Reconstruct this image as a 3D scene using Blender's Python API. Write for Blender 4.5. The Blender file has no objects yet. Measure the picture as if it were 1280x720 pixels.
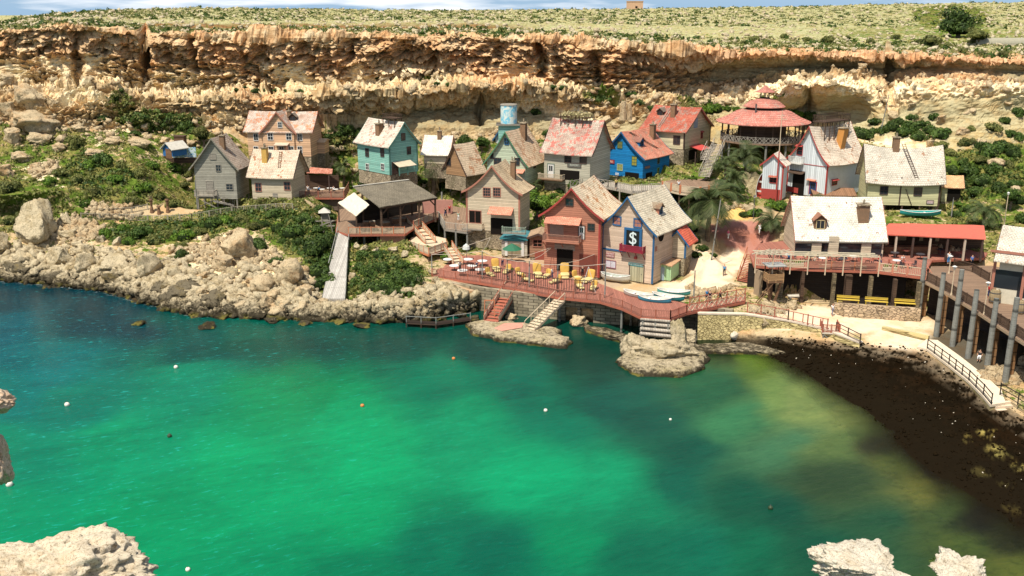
import bpy, math, random
import numpy as np
from mathutils import Vector, noise, Matrix
from mathutils.bvhtree import BVHTree
S = bpy.context.scene
COL = S.collection
R = math.radians
# ---------------------------------------------------------------- camera
CAMH, FPX, PITCH = 40.0, 1230.0, R(15.9)
CP, SP = math.cos(PITCH), math.sin(PITCH)
cam = bpy.data.objects.new('camera', bpy.data.cameras.new('camera'))
COL.objects.link(cam)
cam.location = (0, 0, CAMH)
cam.rotation_euler = (R(90) - PITCH, 0, 0)
cam.data.sensor_width = 36
cam.data.lens = 36 * FPX / 1280
cam.data.clip_end = 20000
cam.data.clip_start = 0.5
S.camera = cam
# ---------------------------------------------------------------- light
SUN_EL, SUN_AZ = R(62), math.atan2(-0.82, -0.57)       # azimuth (x,y) of the sun seen from the bay
world = bpy.data.worlds.new('World')
S.world = world
world.use_nodes = True
wn, wl = world.node_tree.nodes, world.node_tree.links
bg = wn['Background']
sky = wn.new('ShaderNodeTexSky')
sky.sky_type = 'NISHITA'
sky.sun_disc = False
sky.sun_elevation = SUN_EL
sky.sun_rotation = R(90) - SUN_AZ
sky.air_density = 1.0
sky.dust_density = 1.2
wtc = wn.new('ShaderNodeTexCoord')
wmp = wn.new('ShaderNodeMapping'); wmp.inputs['Scale'].default_value = (3.0, 3.0, 26)
wno = wn.new('ShaderNodeTexNoise'); wno.inputs['Scale'].default_value = 2.2; wno.inputs['Detail'].default_value = 7
wrp = wn.new('ShaderNodeValToRGB')
wrp.color_ramp.elements[0].position = 0.50; wrp.color_ramp.elements[1].position = 0.66
wmx = wn.new('ShaderNodeMix'); wmx.data_type = 'RGBA'
wmx.inputs[7].default_value = (9.5, 9.7, 10.0, 1)
wl.new(wtc.outputs['Generated'], wmp.inputs['Vector']); wl.new(wmp.outputs[0], wno.inputs['Vector'])
wl.new(wno.outputs['Fac'], wrp.inputs[0]); wl.new(wrp.outputs[0], wmx.inputs[0])
hx = wn.new('ShaderNodeMix'); hx.data_type = 'RGBA'; hx.inputs[7].default_value = (3.6, 5.9, 8.6, 1)
hs = wn.new('ShaderNodeSeparateXYZ'); hm_ = wn.new('ShaderNodeMapRange'); wl.new(wtc.outputs['Generated'], hs.inputs[0]); wl.new(hs.outputs[2], hm_.inputs[0])
hm_.inputs[1].default_value = 0.0; hm_.inputs[2].default_value = 0.25; hm_.inputs[3].default_value = 0.65; hm_.inputs[4].default_value = 0.0
wl.new(hm_.outputs[0], hx.inputs[0]); wl.new(sky.outputs[0], hx.inputs[6]); wl.new(hx.outputs[2], wmx.inputs[6]); wl.new(wmx.outputs[2], bg.inputs['Color'])
bg.inputs['Strength'].default_value = 0.085
sl = bpy.data.lights.new('sun', 'SUN')
sl.energy = 4.6
sl.angle = R(0.5)
sl.color = (1.0, 0.935, 0.82)
sun = bpy.data.objects.new('sun', sl)
COL.objects.link(sun)
sd = Vector((math.cos(SUN_AZ) * math.cos(SUN_EL), math.sin(SUN_AZ) * math.cos(SUN_EL), math.sin(SUN_EL)))
sun.rotation_euler = sd.to_track_quat('Z', 'Y').to_euler()
sun.location = sd * 200
S.view_settings.view_transform = 'Standard'
S.view_settings.look = 'None'
S.view_settings.exposure = 0.50
S.view_settings.gamma = 1
S.view_settings.use_curve_mapping = False
# ---------------------------------------------------------------- pixel <-> world helpers
def ray(px, py):
    u, v = (px - 640) / FPX, (360 - py) / FPX
    return Vector((u, CP + v * SP, -SP + v * CP))
def atz(px, py, z):
    d = ray(px, py); t = (z - CAMH) / d.z
    return Vector((d.x * t, d.y * t, z))
def atY(px, py, Y):
    d = ray(px, py); t = Y / d.y
    return Vector((d.x * t, Y, CAMH + d.z * t))
def proj(p):
    x, y, z = p[0], p[1], p[2] - CAMH
    dep = y * CP - z * SP
    return 640 + FPX * x / dep, 360 - FPX * (y * SP + z * CP) / dep
def solve(fn, target, lo, hi):
    flo = fn(lo) - target
    for _ in range(50):
        m = (lo + hi) / 2; fm = fn(m) - target
        if (fm > 0) == (flo > 0): lo = m
        else: hi = m
    return (lo + hi) / 2
def rnd(seed): return random.Random(seed)
# ---------------------------------------------------------------- objects
def tag(o, label=None, cat=None, group=None, kind=None):
    if label: o['label'] = label
    if cat: o['category'] = cat
    if group: o['group'] = group
    if kind: o['kind'] = kind
    return o
def empty(name, loc, rz=0.0, label=None, cat=None, group=None):
    o = bpy.data.objects.new(name, None); COL.objects.link(o)
    o.empty_display_size = 0.3
    o.location = loc; o.rotation_euler = (0, 0, rz)
    return tag(o, label, cat, group)
def meshobj(name, me, mat=None, parent=None):
    if mat is not None and len(me.materials) == 0: me.materials.append(mat)
    o = bpy.data.objects.new(name, me); COL.objects.link(o)
    if parent: o.parent = parent
    return o
def copy_tree(o, parent=None):
    c = o.copy(); COL.objects.link(c)
    if parent: c.parent = parent
    for ch in KIDS.get(o.name, list(o.children)): copy_tree(ch, c)
    return c
KIDS = {}
class MB:
    def __init__(s): s.v = []; s.f = []; s.uv = []
    def box(s, x0, y0, z0, x1, y1, z1):
        n = len(s.v)
        s.v += [(x0,y0,z0),(x1,y0,z0),(x1,y1,z0),(x0,y1,z0),(x0,y0,z1),(x1,y0,z1),(x1,y1,z1),(x0,y1,z1)]
        s.f += [(n,n+3,n+2,n+1),(n+4,n+5,n+6,n+7),(n,n+1,n+5,n+4),(n+1,n+2,n+6,n+5),(n+2,n+3,n+7,n+6),(n+3,n,n+4,n+7)]
        return s
    def beam(s, a, b, w, h=None):
        a, b = Vector(a), Vector(b); h = h or w
        d = (b - a)
        if d.length < 1e-5: return s
        d.normalize()
        up = Vector((0,0,1)) if abs(d.z) < 0.97 else Vector((0,1,0))
        r = d.cross(up).normalized(); u = r.cross(d)
        n = len(s.v)
        for q in (a, b):
            for (i, j) in ((-1,-1),(1,-1),(1,1),(-1,1)): s.v.append(tuple(q + r*(i*w/2) + u*(j*h/2)))
        s.f += [(n,n+1,n+2,n+3),(n+7,n+6,n+5,n+4),(n,n+4,n+5,n+1),(n+1,n+5,n+6,n+2),(n+2,n+6,n+7,n+3),(n+3,n+7,n+4,n)]
        return s
    def cyl(s, a, b, r0, r1=None, n=8, cap=True):
        a, b = Vector(a), Vector(b); r1 = r0 if r1 is None else r1
        d = (b - a).normalized()
        up = Vector((0,0,1)) if abs(d.z) < 0.97 else Vector((0,1,0))
        r = d.cross(up).normalized(); u = r.cross(d); k = len(s.v)
        for q, rr in ((a, r0), (b, r1)):
            for i in range(n):
                t = 2*math.pi*i/n; s.v.append(tuple(q + (r*math.cos(t) + u*math.sin(t))*rr))
        for i in range(n):
            j = (i+1) % n; s.f.append((k+i, k+j, k+n+j, k+n+i))
        if cap: s.f += [tuple(k+i for i in reversed(range(n))), tuple(k+n+i for i in range(n))]
        return s
    def tube(s, pts, rad, n=6):
        for i in range(len(pts)-1):
            r0 = rad[i] if isinstance(rad, (list, tuple)) else rad
            r1 = rad[i+1] if isinstance(rad, (list, tuple)) else rad
            s.cyl(pts[i], pts[i+1], r0, r1, n)
        return s
    def prism(s, pts, z0, z1):
        """vertical prism over a 2-D polygon (ccw)"""
        n = len(s.v); m = len(pts)
        s.v += [(p[0], p[1], z0) for p in pts] + [(p[0], p[1], z1) for p in pts]
        s.f += [tuple(n+i for i in reversed(range(m))), tuple(n+m+i for i in range(m))]
        for i in range(m):
            j = (i+1) % m; s.f.append((n+i, n+j, n+m+j, n+m+i))
        return s
    def prismy(s, pts, y0, y1):
        """polygon in xz extruded along y"""
        n = len(s.v); m = len(pts)
        s.v += [(p[0], y0, p[1]) for p in pts] + [(p[0], y1, p[1]) for p in pts]
        s.f += [tuple(n+i for i in range(m)), tuple(n+m+i for i in reversed(range(m)))]
        for i in range(m):
            j = (i+1) % m; s.f.append((n+j, n+i, n+m+i, n+m+j))
        return s
    def quad(s, a, b, c, d):
        n = len(s.v); s.v += [tuple(a), tuple(b), tuple(c), tuple(d)]; s.f.append((n,n+1,n+2,n+3)); return s
    def add(s, o, M=None):
        n = len(s.v)
        s.v += [tuple(M @ Vector(p)) for p in o.v] if M else o.v
        s.f += [tuple(i+n for i in f) for f in o.f]
        return s
    def mesh(s, name):
        me = bpy.data.meshes.new(name); me.from_pydata([tuple(p) for p in s.v], [], s.f); me.update(); return me
    def build(s, name, mat, parent=None, smooth=False):
        me = s.mesh(name)
        if smooth: me.shade_smooth()
        return meshobj(name, me, mat, parent)
def npmesh(name, V, F, smooth=False):
    me = bpy.data.meshes.new(name)
    V = np.asarray(V, dtype=np.float32); F = np.asarray(F, dtype=np.int32)
    me.vertices.add(len(V)); me.vertices.foreach_set('co', V.ravel())
    k = F.shape[1]
    me.loops.add(F.size); me.loops.foreach_set('vertex_index', F.ravel())
    me.polygons.add(len(F)); me.polygons.foreach_set('loop_start', np.arange(0, F.size, k, dtype=np.int32))
    me.update(calc_edges=True)
    if smooth: me.shade_smooth()
    return me
def colattr(me, name, C):
    a = me.color_attributes.new(name, 'FLOAT_COLOR', 'POINT')
    C = np.asarray(C, dtype=np.float32)
    if C.shape[1] == 3: C = np.hstack([C, np.ones((len(C), 1), np.float32)])
    a.data.foreach_set('color', C.ravel())
# ---------------------------------------------------------------- materials
class NT:
    def __init__(s, name, rough=0.85, spec=0.25):
        s.m = bpy.data.materials.new(name); s.m.use_nodes = True
        s.n, s.l = s.m.node_tree.nodes, s.m.node_tree.links
        s.b = s.n['Principled BSDF']; s.b.inputs['Roughness'].default_value = rough
        s.b.inputs['Specular IOR Level'].default_value = spec
        s.tc = s.n.new('ShaderNodeTexCoord')
    def val(s, sock, v):
        if isinstance(v, bpy.types.NodeSocket): s.l.new(v, sock)
        elif isinstance(v, (tuple, list)) and len(v) == 3 and sock.type == 'RGBA': sock.default_value = (*v, 1)
        else: sock.default_value = v
    def mapping(s, vec, scale=(1,1,1), rot=(0,0,0), loc=(0,0,0)):
        k = s.n.new('ShaderNodeMapping'); s.l.new(vec, k.inputs[0])
        k.inputs['Scale'].default_value = scale; k.inputs['Rotation'].default_value = rot; k.inputs['Location'].default_value = loc
        return k.outputs[0]
    def noise(s, vec, scale, detail=4, rough=0.55, dist=0.0):
        k = s.n.new('ShaderNodeTexNoise'); s.l.new(vec, k.inputs['Vector'])
        k.inputs['Scale'].default_value = scale; k.inputs['Detail'].default_value = detail
        k.inputs['Roughness'].default_value = rough; k.inputs['Distortion'].default_value = dist
        return k.outputs['Fac']
    def voro(s, vec, scale, feature='F1', out='Distance', rnd=1.0):
        k = s.n.new('ShaderNodeTexVoronoi'); k.feature = feature; s.l.new(vec, k.inputs['Vector'])
        k.inputs['Scale'].default_value = scale; k.inputs['Randomness'].default_value = rnd
        return k.outputs[out]
    def math(s, op, a, b=0.0, c=None):
        k = s.n.new('ShaderNodeMath'); k.operation = op; s.val(k.inputs[0], a); s.val(k.inputs[1], b)
        if c is not None: s.val(k.inputs[2], c)
        return k.outputs[0]
    def step(s, x, lo, hi, a=0.0, b=1.0):
        k = s.n.new('ShaderNodeMapRange'); k.interpolation_type = 'SMOOTHSTEP'
        s.val(k.inputs[0], x); s.val(k.inputs[1], lo); s.val(k.inputs[2], hi); s.val(k.inputs[3], a); s.val(k.inputs[4], b)
        return k.outputs[0]
    def mix(s, fac, a, b, mode='MIX'):
        k = s.n.new('ShaderNodeMix'); k.data_type = 'RGBA'; k.blend_type = mode
        s.val(k.inputs[0], fac); s.val(k.inputs[6], a); s.val(k.inputs[7], b)
        return k.outputs[2]
    def gray(s, v):
        k = s.n.new('ShaderNodeCombineColor'); [s.val(k.inputs[i], v) for i in range(3)]; return k.outputs[0]
    def attr(s, name):
        k = s.n.new('ShaderNodeAttribute'); k.attribute_name = name; return k
    def bump(s, h, strength=0.4, dist=0.05):
        k = s.n.new('ShaderNodeBump'); k.inputs['Strength'].default_value = strength; k.inputs['Distance'].default_value = dist
        s.l.new(h, k.inputs['Height']); s.l.new(k.outputs[0], s.b.inputs['Normal'])
    def done(s, col):
        s.val(s.b.inputs['Base Color'], col); return s.m
def sc(c, k): return tuple(min(1, x*k) for x in c)
MATS = {}
def wood(col, dirt=None, board=0.24, axis='z', name=None, wear=0.5, rough=0.85):
    """painted or bare boards: gaps, board-to-board tint, streaks, worn patches"""
    key = ('wood', col, dirt, board, axis, wear)
    if key in MATS: return MATS[key]
    t = NT(name or 'boards', rough)
    o = t.tc.outputs['Object']
    sx = t.n.new('ShaderNodeSeparateXYZ'); t.l.new(o, sx.inputs[0])
    ax = sx.outputs[{'x':0,'y':1,'z':2}[axis]]
    q = t.math('DIVIDE', ax, board); fl = t.math('FLOOR', q); fr = t.math('FRACT', q)
    wn_ = t.n.new('ShaderNodeTexWhiteNoise'); wn_.noise_dimensions = '1D'; t.l.new(fl, wn_.inputs['W'])
    gap = t.math('MULTIPLY', t.step(fr, 0.0, 0.12), t.step(fr, 1.0, 0.93))
    st = t.noise(t.mapping(o, {'z':(1.2,1.2,7),'x':(8,1,1),'y':(1,8,1)}[axis]), 1.6, 5, 0.65)
    big = t.noise(o, 0.55, 5, 0.6)
    dirt = dirt or tuple(x*0.45 + 0.03 for x in col)
    c = t.mix(t.step(st, 0.42, 0.75, 0, wear), col, dirt)
    c = t.mix(t.step(big, 0.5, 0.72, 0, wear*0.8), c, sc(col, 1.35))
    c = t.mix(1.0, c, t.gray(t.math('MULTIPLY_ADD', wn_.outputs[0], 0.28, 0.8)), 'MULTIPLY')
    c = t.mix(gap, sc(col, 0.25), c)
    t.bump(t.math('ADD', t.math('MULTIPLY', gap, 1.0), t.math('MULTIPLY', st, 0.35)), 0.5, 0.03)
    MATS[key] = t.done(c); return MATS[key]
def shingle(c1, c2, c3=None, amt=0.5, name='shingles', patch=0.5):
    c1, c2 = sc(c1, 1.25), sc(c2, 1.25)
    """shingle roof: courses along the slope (UV in metres), every shingle its own tint, faded patches of c3"""
    key = ('sh', c1, c2, c3, amt)
    if key in MATS: return MATS[key]
    t = NT(name, 0.9, 0.15)
    uv = t.tc.outputs['UV']; o = t.tc.outputs['Object']
    br = t.n.new('ShaderNodeTexBrick'); t.l.new(uv, br.inputs['Vector'])
    br.inputs['Scale'].default_value = 1; br.inputs['Brick Width'].default_value = 0.34; br.inputs['Row Height'].default_value = 0.26
    br.inputs['Mortar Size'].default_value = 0.018; br.inputs['Bias'].default_value = 0
    br.inputs['Color1'].default_value = (0,0,0,1); br.inputs['Color2'].default_value = (1,1,1,1); br.inputs['Mortar'].default_value = (0.5,0.5,0.5,1)
    sp = t.n.new('ShaderNodeSeparateColor'); t.l.new(br.outputs['Color'], sp.inputs[0])
    big = t.noise(o, 0.5, 5, 0.62)
    c = t.mix(sp.outputs[0], c1, c2)
    if c3:
        m = t.step(t.math('ADD', t.math('MULTIPLY', sp.outputs[0], 0.16), t.noise(t.mapping(o, (1,1,1), loc=(7,3,1)), 0.75, 6, 0.7)), 0.71-0.25*amt, 0.79-0.25*amt)
        c = t.mix(m, c, t.mix(sp.outputs[0], c3, sc(c3, 0.72)))
    c = t.mix(t.step(big, 0.38, 0.7, 0, 0.55), c, sc(c1, 0.55))
    c = t.mix(t.math('MULTIPLY', br.outputs['Fac'], 0.75), c, sc(c1, 0.22))
    fine = t.noise(o, 6, 3, 0.7)
    c = t.mix(1.0, c, t.gray(t.step(fine, 0.3, 0.7, 0.72, 1.18)), 'MULTIPLY')
    t.bump(t.math('ADD', t.math('SUBTRACT', 1.0, br.outputs['Fac']), t.math('MULTIPLY', sp.outputs[0], 0.8)), 0.7, 0.05)
    MATS[key] = t.done(c); return MATS[key]
def paint(col, rough=0.6, wear=0.35, name='paint', scale=1.5):
    key = ('p', col, rough, wear)
    if key in MATS: return MATS[key]
    t = NT(name, rough, 0.3); o = t.tc.outputs['Object']
    a = t.noise(o, scale, 6, 0.65); b = t.noise(o, scale*7, 3, 0.6)
    c = t.mix(t.step(a, 0.42, 0.7, 0, wear), col, tuple(x*0.5+0.03 for x in col))
    c = t.mix(t.step(b, 0.45, 0.75, 0, wear), c, tuple(min(1, x*1.25+0.02) for x in col))
    t.bump(b, 0.25, 0.02)
    MATS[key] = t.done(c); return MATS[key]
def stone(col, mortar, bw=0.5, bh=0.28, name='stone blocks', rubble=False, stain=(0.1,0.09,0.05)):
    key = ('st', col, bw, rubble)
    if key in MATS: return MATS[key]
    t = NT(name, 0.95, 0.15); o = t.tc.outputs['Object']
    sx = t.n.new('ShaderNodeSeparateXYZ'); t.l.new(o, sx.inputs[0])
    cb = t.n.new('ShaderNodeCombineXYZ')
    t.l.new(t.math('ADD', sx.outputs[0], sx.outputs[1]), cb.inputs[0]); t.l.new(sx.outputs[2], cb.inputs[1])
    if rubble:
        vec = t.mapping(cb.outputs[0], (1/bw, 1/bh, 1))
        d = t.voro(vec, 1.0, 'DISTANCE_TO_EDGE'); k = t.n.new('ShaderNodeTexVoronoi'); t.l.new(vec, k.inputs['Vector']); k.inputs['Scale'].default_value = 1
        sp = t.n.new('ShaderNodeSeparateColor'); t.l.new(k.outputs['Color'], sp.inputs[0]); rv = sp.outputs[0]
        gap = t.step(d, 0.0, 0.11)
    else:
        br = t.n.new('ShaderNodeTexBrick'); t.l.new(cb.outputs[0], br.inputs['Vector']); br.inputs['Scale'].default_value = 1
        br.inputs['Brick Width'].default_value = bw; br.inputs['Row Height'].default_value = bh; br.inputs['Mortar Size'].default_value = 0.03
        br.inputs['Color1'].default_value = (0,0,0,1); br.inputs['Color2'].default_value = (1,1,1,1); br.inputs['Mortar'].default_value = (.5,.5,.5,1)
        sp = t.n.new('ShaderNodeSeparateColor'); t.l.new(br.outputs['Color'], sp.inputs[0]); rv = sp.outputs[0]
        gap = t.math('SUBTRACT', 1.0, br.outputs['Fac'])
    big = t.noise(o, 0.5, 5, 0.65)
    c = t.mix(rv, sc(col, 0.7), sc(col, 1.2))
    c = t.mix(t.step(big, 0.45, 0.7, 0, 0.7), c, stain)
    c = t.mix(gap, mortar, c)
    t.bump(t.math('ADD', gap, t.math('MULTIPLY', t.noise(o, 5, 4), 0.5)), 0.8, 0.06)
    MATS[key] = t.done(c); return MATS[key]
def leafmat(c1, c2, c3=None, name='foliage'):
    key = ('lf', c1, c2, c3)
    if key in MATS: return MATS[key]
    t = NT(name, 0.6, 0.25); o = t.tc.outputs['Object']
    g = t.n.new('ShaderNodeNewGeometry'); oi = t.n.new('ShaderNodeObjectInfo')
    a = t.noise(o, 1.3, 3, 0.6); r = g.outputs['Random Per Island']
    c = t.mix(t.step(a, 0.35, 0.65), c1, c2)
    c = t.mix(t.step(r, 0.5, 1.0, 0, 0.75), c, c3 or sc(c2, 1.7))
    c = t.mix(1.0, c, t.gray(t.math('MULTIPLY_ADD', oi.outputs['Random'], 0.5, 0.75)), 'MULTIPLY')
    t.b.inputs['Base Color'].default_value = (*c1, 1)
    t.done(c)
    tr = t.n.new('ShaderNodeBsdfTranslucent'); t.l.new(c, tr.inputs[0])
    mx = t.n.new('ShaderNodeMixShader'); mx.inputs[0].default_value = 0.25
    out = [k for k in t.n if k.type == 'OUTPUT_MATERIAL'][0]
    t.l.new(t.b.outputs[0], mx.inputs[1]); t.l.new(tr.outputs[0], mx.inputs[2]); t.l.new(mx.outputs[0], out.inputs[0])
    MATS[key] = t.m; return t.m
GLASS = NT('window glass', 0.12, 0.6).done((0.02, 0.025, 0.03))
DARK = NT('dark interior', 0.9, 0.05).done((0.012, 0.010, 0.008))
WHITE = (0.75, 0.72, 0.64)
BRICK = stone((0.36, 0.16, 0.07), (0.2, 0.15, 0.1), 0.26, 0.1, 'chimney brick', stain=(0.16,0.07,0.03))
def rockmat(name, base, dark, orange, scale=1.0, wet=0):
    t = NT(name, 0.95, 0.12)
    g = t.n.new('ShaderNodeNewGeometry'); P = g.outputs['Position']
    a = t.noise(P, 0.35*scale, 7, 0.68, 0.4); b = t.noise(P, 1.8*scale, 6, 0.72); f = t.noise(P, 5.0*scale, 5, 0.75)
    cr = t.voro(t.mapping(P, (1,1,1.3)), 0.9*scale, 'DISTANCE_TO_EDGE')
    c = t.mix(t.step(a, 0.46, 0.70), base, orange)
    c = t.mix(t.step(b, 0.53, 0.66, 0, 0.85), c, dark)
    c = t.mix(t.step(b, 0.42, 0.3, 0, 0.6), c, sc(base, 1.28))
    c = t.mix(t.step(f, 0.55, 0.62, 0, 0.75), c, sc(dark, 0.7))
    c = t.mix(t.step(t.math('ADD', cr, t.math('MULTIPLY', b, .12)), 0.10, 0.05, 0, 0.3), c, sc(dark, 0.6))
    if wet:
        sx = t.n.new('ShaderNodeSeparateXYZ'); t.l.new(P, sx.inputs[0])
        z = t.math('ADD', sx.outputs[2], t.math('MULTIPLY', t.math('SUBTRACT', b, .5), -5.0*wet))
        c = t.mix(t.step(z, 2.2*wet, 0.5*wet, 0, 0.94), c, (0.028, 0.022, 0.012))
        c = t.mix(t.math('MULTIPLY', t.step(sx.outputs[2], 0.75*wet, 0.1), t.step(t.noise(P, .55, 4, .6), .48, .58, 0, .75)), c, (0.20, 0.17, 0.035))
    t.bump(t.math('ADD', t.math('MULTIPLY', b, 1.0), t.math('MULTIPLY', f, 0.8)), 1.0, 0.30/scale**1.7)
    return t.done(c)
# ================================================================ TERRAIN: guide lines (bearing px, elevation py, height z or distance Y)
XS = [-250, 0, 120, 240, 340, 430, 520, 600, 700, 800, 870, 930, 1000, 1080, 1150, 1200, 1280, 1530]
def row(mode, py, val, n, amp, x=None): return dict(mode=mode, py=py, val=val, n=n, amp=amp, x=x or XS)
XC = [-250, -100, 0, 60, 120, 180, 240, 340, 430, 480, 520, 560, 600, 650, 700, 760, 800, 840, 870, 930, 990, 1010, 1050, 1075, 1110, 1150, 1200, 1280, 1530]
GUIDES = [
 row('z', [400,395,400,430,432,436,436,410,420,428,432,480,520,610,670,705,740,880], [-4]*10+[-3,-2.2,-1.7,-1.5,-1.5,-1.5,-1.5,-1.5], 10, .3),
 row('z', [352,350,362,395,398,402,402,387,398.5,407,411,430,463,512,580,608,665,780], [0]*18, 40, .45),
 row('z', [315,318,325,350,362,378,378,361,371.5,379,383,418,424,430,436,468,522,640], [3,3,3,3,2.5,2.2,2.5,2.9,2.9,2.9,2.9,.8,1,1.3,1.5,1.4,1.3,1.2], 14, .35),
 row('z', [300,302,300,310,318,350,352,357,366,374,374,391,401,418,428,452,507,620], [4.5,4.5,4.6,4.5,4.5,3.5,3.6,3.0,3.0,2.9,3.0,3.0,2.4,1.7,1.5,1.4,1.4,1.4], 20, .25),
 row('z', [285,285,278,268,262,325,330,312,315,354,352,350,385,388,400,425,475,560], [6,6,6.2,6.5,7,4.2,3.8,3.2,3.2,3,3.2,3.4,2.2,2.2,2,1.6,1.6,1.6], 16, .22),
 row('z', [262,264,258,255,256,290,298,300,303,310,325,325,364,364,378,388,402,480], [8,8,8.4,7.6,7.6,6.5,6,4.2,3.9,5,4.6,4.6,2.2,2.2,1.8,1.6,1.6,1.6], 16, .2),
 row('z', [240,245,235,240,250,250,270,262,262,262,275,293,318,318,325,315,340,400], [11,11,11,9.5,8.5,9,8,8.5,8.5,8.5,7,6.5,6.9,7,6.8,6.6,6.6,6.6], 20, .2),
 row('z', [205,205,195,205,212,225,215,205,222,225,225,255,260,262,265,270,280,300], [14,14,15,14,13,12,13,14,12,11.5,11.5,9,8.5,9,9,8.6,8.5,8.5], 26, .3),
 row('Y', [165,158,150,156,160,166,160,160,168,172,175,172,172,172,172,172,168,165,166,166,166,168,170,176,185,192,190,180,170],
          [176,177,178,180,184,187,190,191,191,191,190,189,189,189,189,189,189,189,189,189,189,188,185,181,176,174,174,176,178], 34, .9, XC),
 row('Y', [145,140,128,132,128,132,140,142,142,142,138,136,134,140,142,148,150,148,145,142,138,138,140,144,150,158,150,140,135],
          [178,180,180,182,186,189,192,192,192,195,197,197,196,196,194,192,192,193,194,195,194,193,192,190,184,182,180,181,181], 22, .8, XC),
 row('Y', [122,120,108,112,106,118,126,122,116,116,116,112,108,108,113,128,132,134,130,124,106,104,106,112,126,108,106,112,110],
          [180,183,184,186,189,191,191,190,189,189,190,190,189,189,190,194,194,196,198,199,187,185,185,187,190,184,182,182,183], 12, .6, XC),
 row('Y', [110,108,100,101,97,106,110,108,102,100,100,98,98,100,103,114,116,112,108,106,99,98,99,102,106,101,99,105,104],
          [183,187,189,191,195,197,198,199,199,199,199,199,198,198,198,197,198,200,202,202,200,196,196,197,199,197,195,195,195], 34, 1.25, XC),
 row('Y', [90,84,70,66,62,78,80,76,74,72,74,72,72,76,78,84,86,90,88,86,84,84,84,86,86,86,86,90,90],
          [186,190,191,193,196,198.0,198.4,198.8,198,197.6,197.4,197.2,197.4,198.2,198,197.2,199,201,204,204,204,203,203,203,203,202,200,199,199], 30, 1.2, XC),
 row('Y', [70,56,40,32,33,40,46,48,47,46,46,44,45,48,52,56,60,63,66,68,66,66,69,70,71,71,73,78,80],
          [186,190,190,192,194,196,197,197,197,197,196,196,197,197,197,197,197,197,197,197,197,197,197,197,197,197,197,197,197], 14, .5, XC),
 row('Y', [66,52,35,26,27,35,39,39,39,38,38,37,38,40,42,45,48,50,52,53,53,53,55,56,57,57,58,60,60],
          [200,204,206,208,212,218,222,222,222,222,222,222,222,222,222,222,222,222,222,222,222,222,222,222,222,222,222,222,222], 6, .5, XC),
 row('Y', [64,50,33,24,24,31,32,33,33,33,33,32,33,35,36,38,40,42,44,44,44,44,46,47,48,48,48,50,50],
          [201,206,210,212,217,221,224,224,224,224,224,224,226,228,230,230,230,230,230,230,230,230,230,230,230,230,230,230,230], 40, .6, XC),
 row('Y', [62,46,29,19,14,12,10,11,12,13,13,13,13,13,12,12,11,10,10,9,8,8,7,6,5,5,4,3,0],
          [215,225,240,270,320,380,430,450,460,470,470,470,480,480,480,480,480,480,480,480,490,490,490,500,500,500,500,500,500], 6, .8, XC),
 row('z', [56]*29, [20,20,22,22,24,26,26]+[28]*22, 4, .3, XC),
]
def lin(a): return np.asarray(a, dtype=float)
def build_guides(pxs):
    out = []
    ker = np.array([1,2,3,4,3,2,1.]); ker /= ker.sum()
    for i, g in enumerate(GUIDES):
        py = np.interp(pxs, g['x'], g['py']); vv = np.interp(pxs, g['x'], g['val'])
        pys = np.convolve(np.pad(py, 3, 'edge'), ker, 'valid'); vs = np.convolve(np.pad(vv, 3, 'edge'), ker, 'valid')
        u, v = (pxs-640)/FPX, (360-pys)/FPX
        dy, dz = CP + v*SP, -SP + v*CP
        if i == len(GUIDES)-1:                      # far side of the plateau, falling away
            Y = np.full_like(pxs, 2500.0); t = Y/(CP + v*SP); P = np.stack([(pxs-640)/FPX*2400, Y, vs], 1)
        else:
            t = (vs-CAMH)/dz if g['mode'] == 'z' else vs/dy
            P = np.stack([u*t, dy*t, CAMH + dz*t], 1)
        out.append((P, pys))
    return out
STEP = 2.0
pxs = np.arange(-250, 1531, STEP)
G = build_guides(pxs)
rowsP, rowsPY, rowsK, rowsA = [], [], [], []
for k in range(len(GUIDES)-1):
    n = GUIDES[k]['n']; (P0, y0), (P1, y1) = G[k], G[k+1]
    for j in range(n):
        t = j/n
        rowsP.append(P0*(1-t) + P1*t); rowsPY.append(y0*(1-t)+y1*t); rowsK.append(k+t)
        rowsA.append(GUIDES[k]['amp']*(1-t) + GUIDES[k+1]['amp']*t)
rowsP.append(G[-1][0]); rowsPY.append(G[-1][1]); rowsK.append(len(GUIDES)-1); rowsA.append(.2)
TP = np.stack(rowsP); TPY = np.stack(rowsPY)                      # rows x cols x 3
NR, NC = TP.shape[:2]
TPX = np.tile(pxs, (NR, 1)); TK = np.tile(np.array(rowsK)[:, None], (1, NC)); TA = np.tile(np.array(rowsA)[:, None], (1, NC))
base = TP.reshape(-1, 3)
# smooth normals of the undisplaced sheet
du = np.gradient(TP, axis=1); dv = np.gradient(TP, axis=0)
NRM = np.cross(du, dv); NRM /= np.maximum(np.linalg.norm(NRM, axis=2, keepdims=True), 1e-9)
for _ in range(3):
    NRM[1:-1] = (NRM[:-2] + NRM[1:-1]*2 + NRM[2:]) / 4
NRM /= np.maximum(np.linalg.norm(NRM, axis=2, keepdims=True), 1e-9)
def blob(cx, cy, rx, ry, soft=0.35):
    d = np.sqrt(((TPX-cx)/rx)**2 + ((TPY-cy)/ry)**2)
    return np.clip((1-d)/soft + 0.5, 0, 1)
N1 = np.array([noise.fractal(Vector(p)*0.16, 0.9, 2.1, 4) for p in base]).reshape(NR, NC)
N2 = np.array([noise.ridged_multi_fractal(Vector((p[0]*0.22, p[1]*0.22, p[2]*0.5)), 0.8, 2.2, 5, 1.0, 2.0) for p in base]).reshape(NR, NC)
N3 = np.array([noise.fractal(Vector((p[0]*0.9+9, p[1]*0.9, p[2]*1.5)), 0.6, 2.2, 4) for p in base]).reshape(NR, NC)
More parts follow.
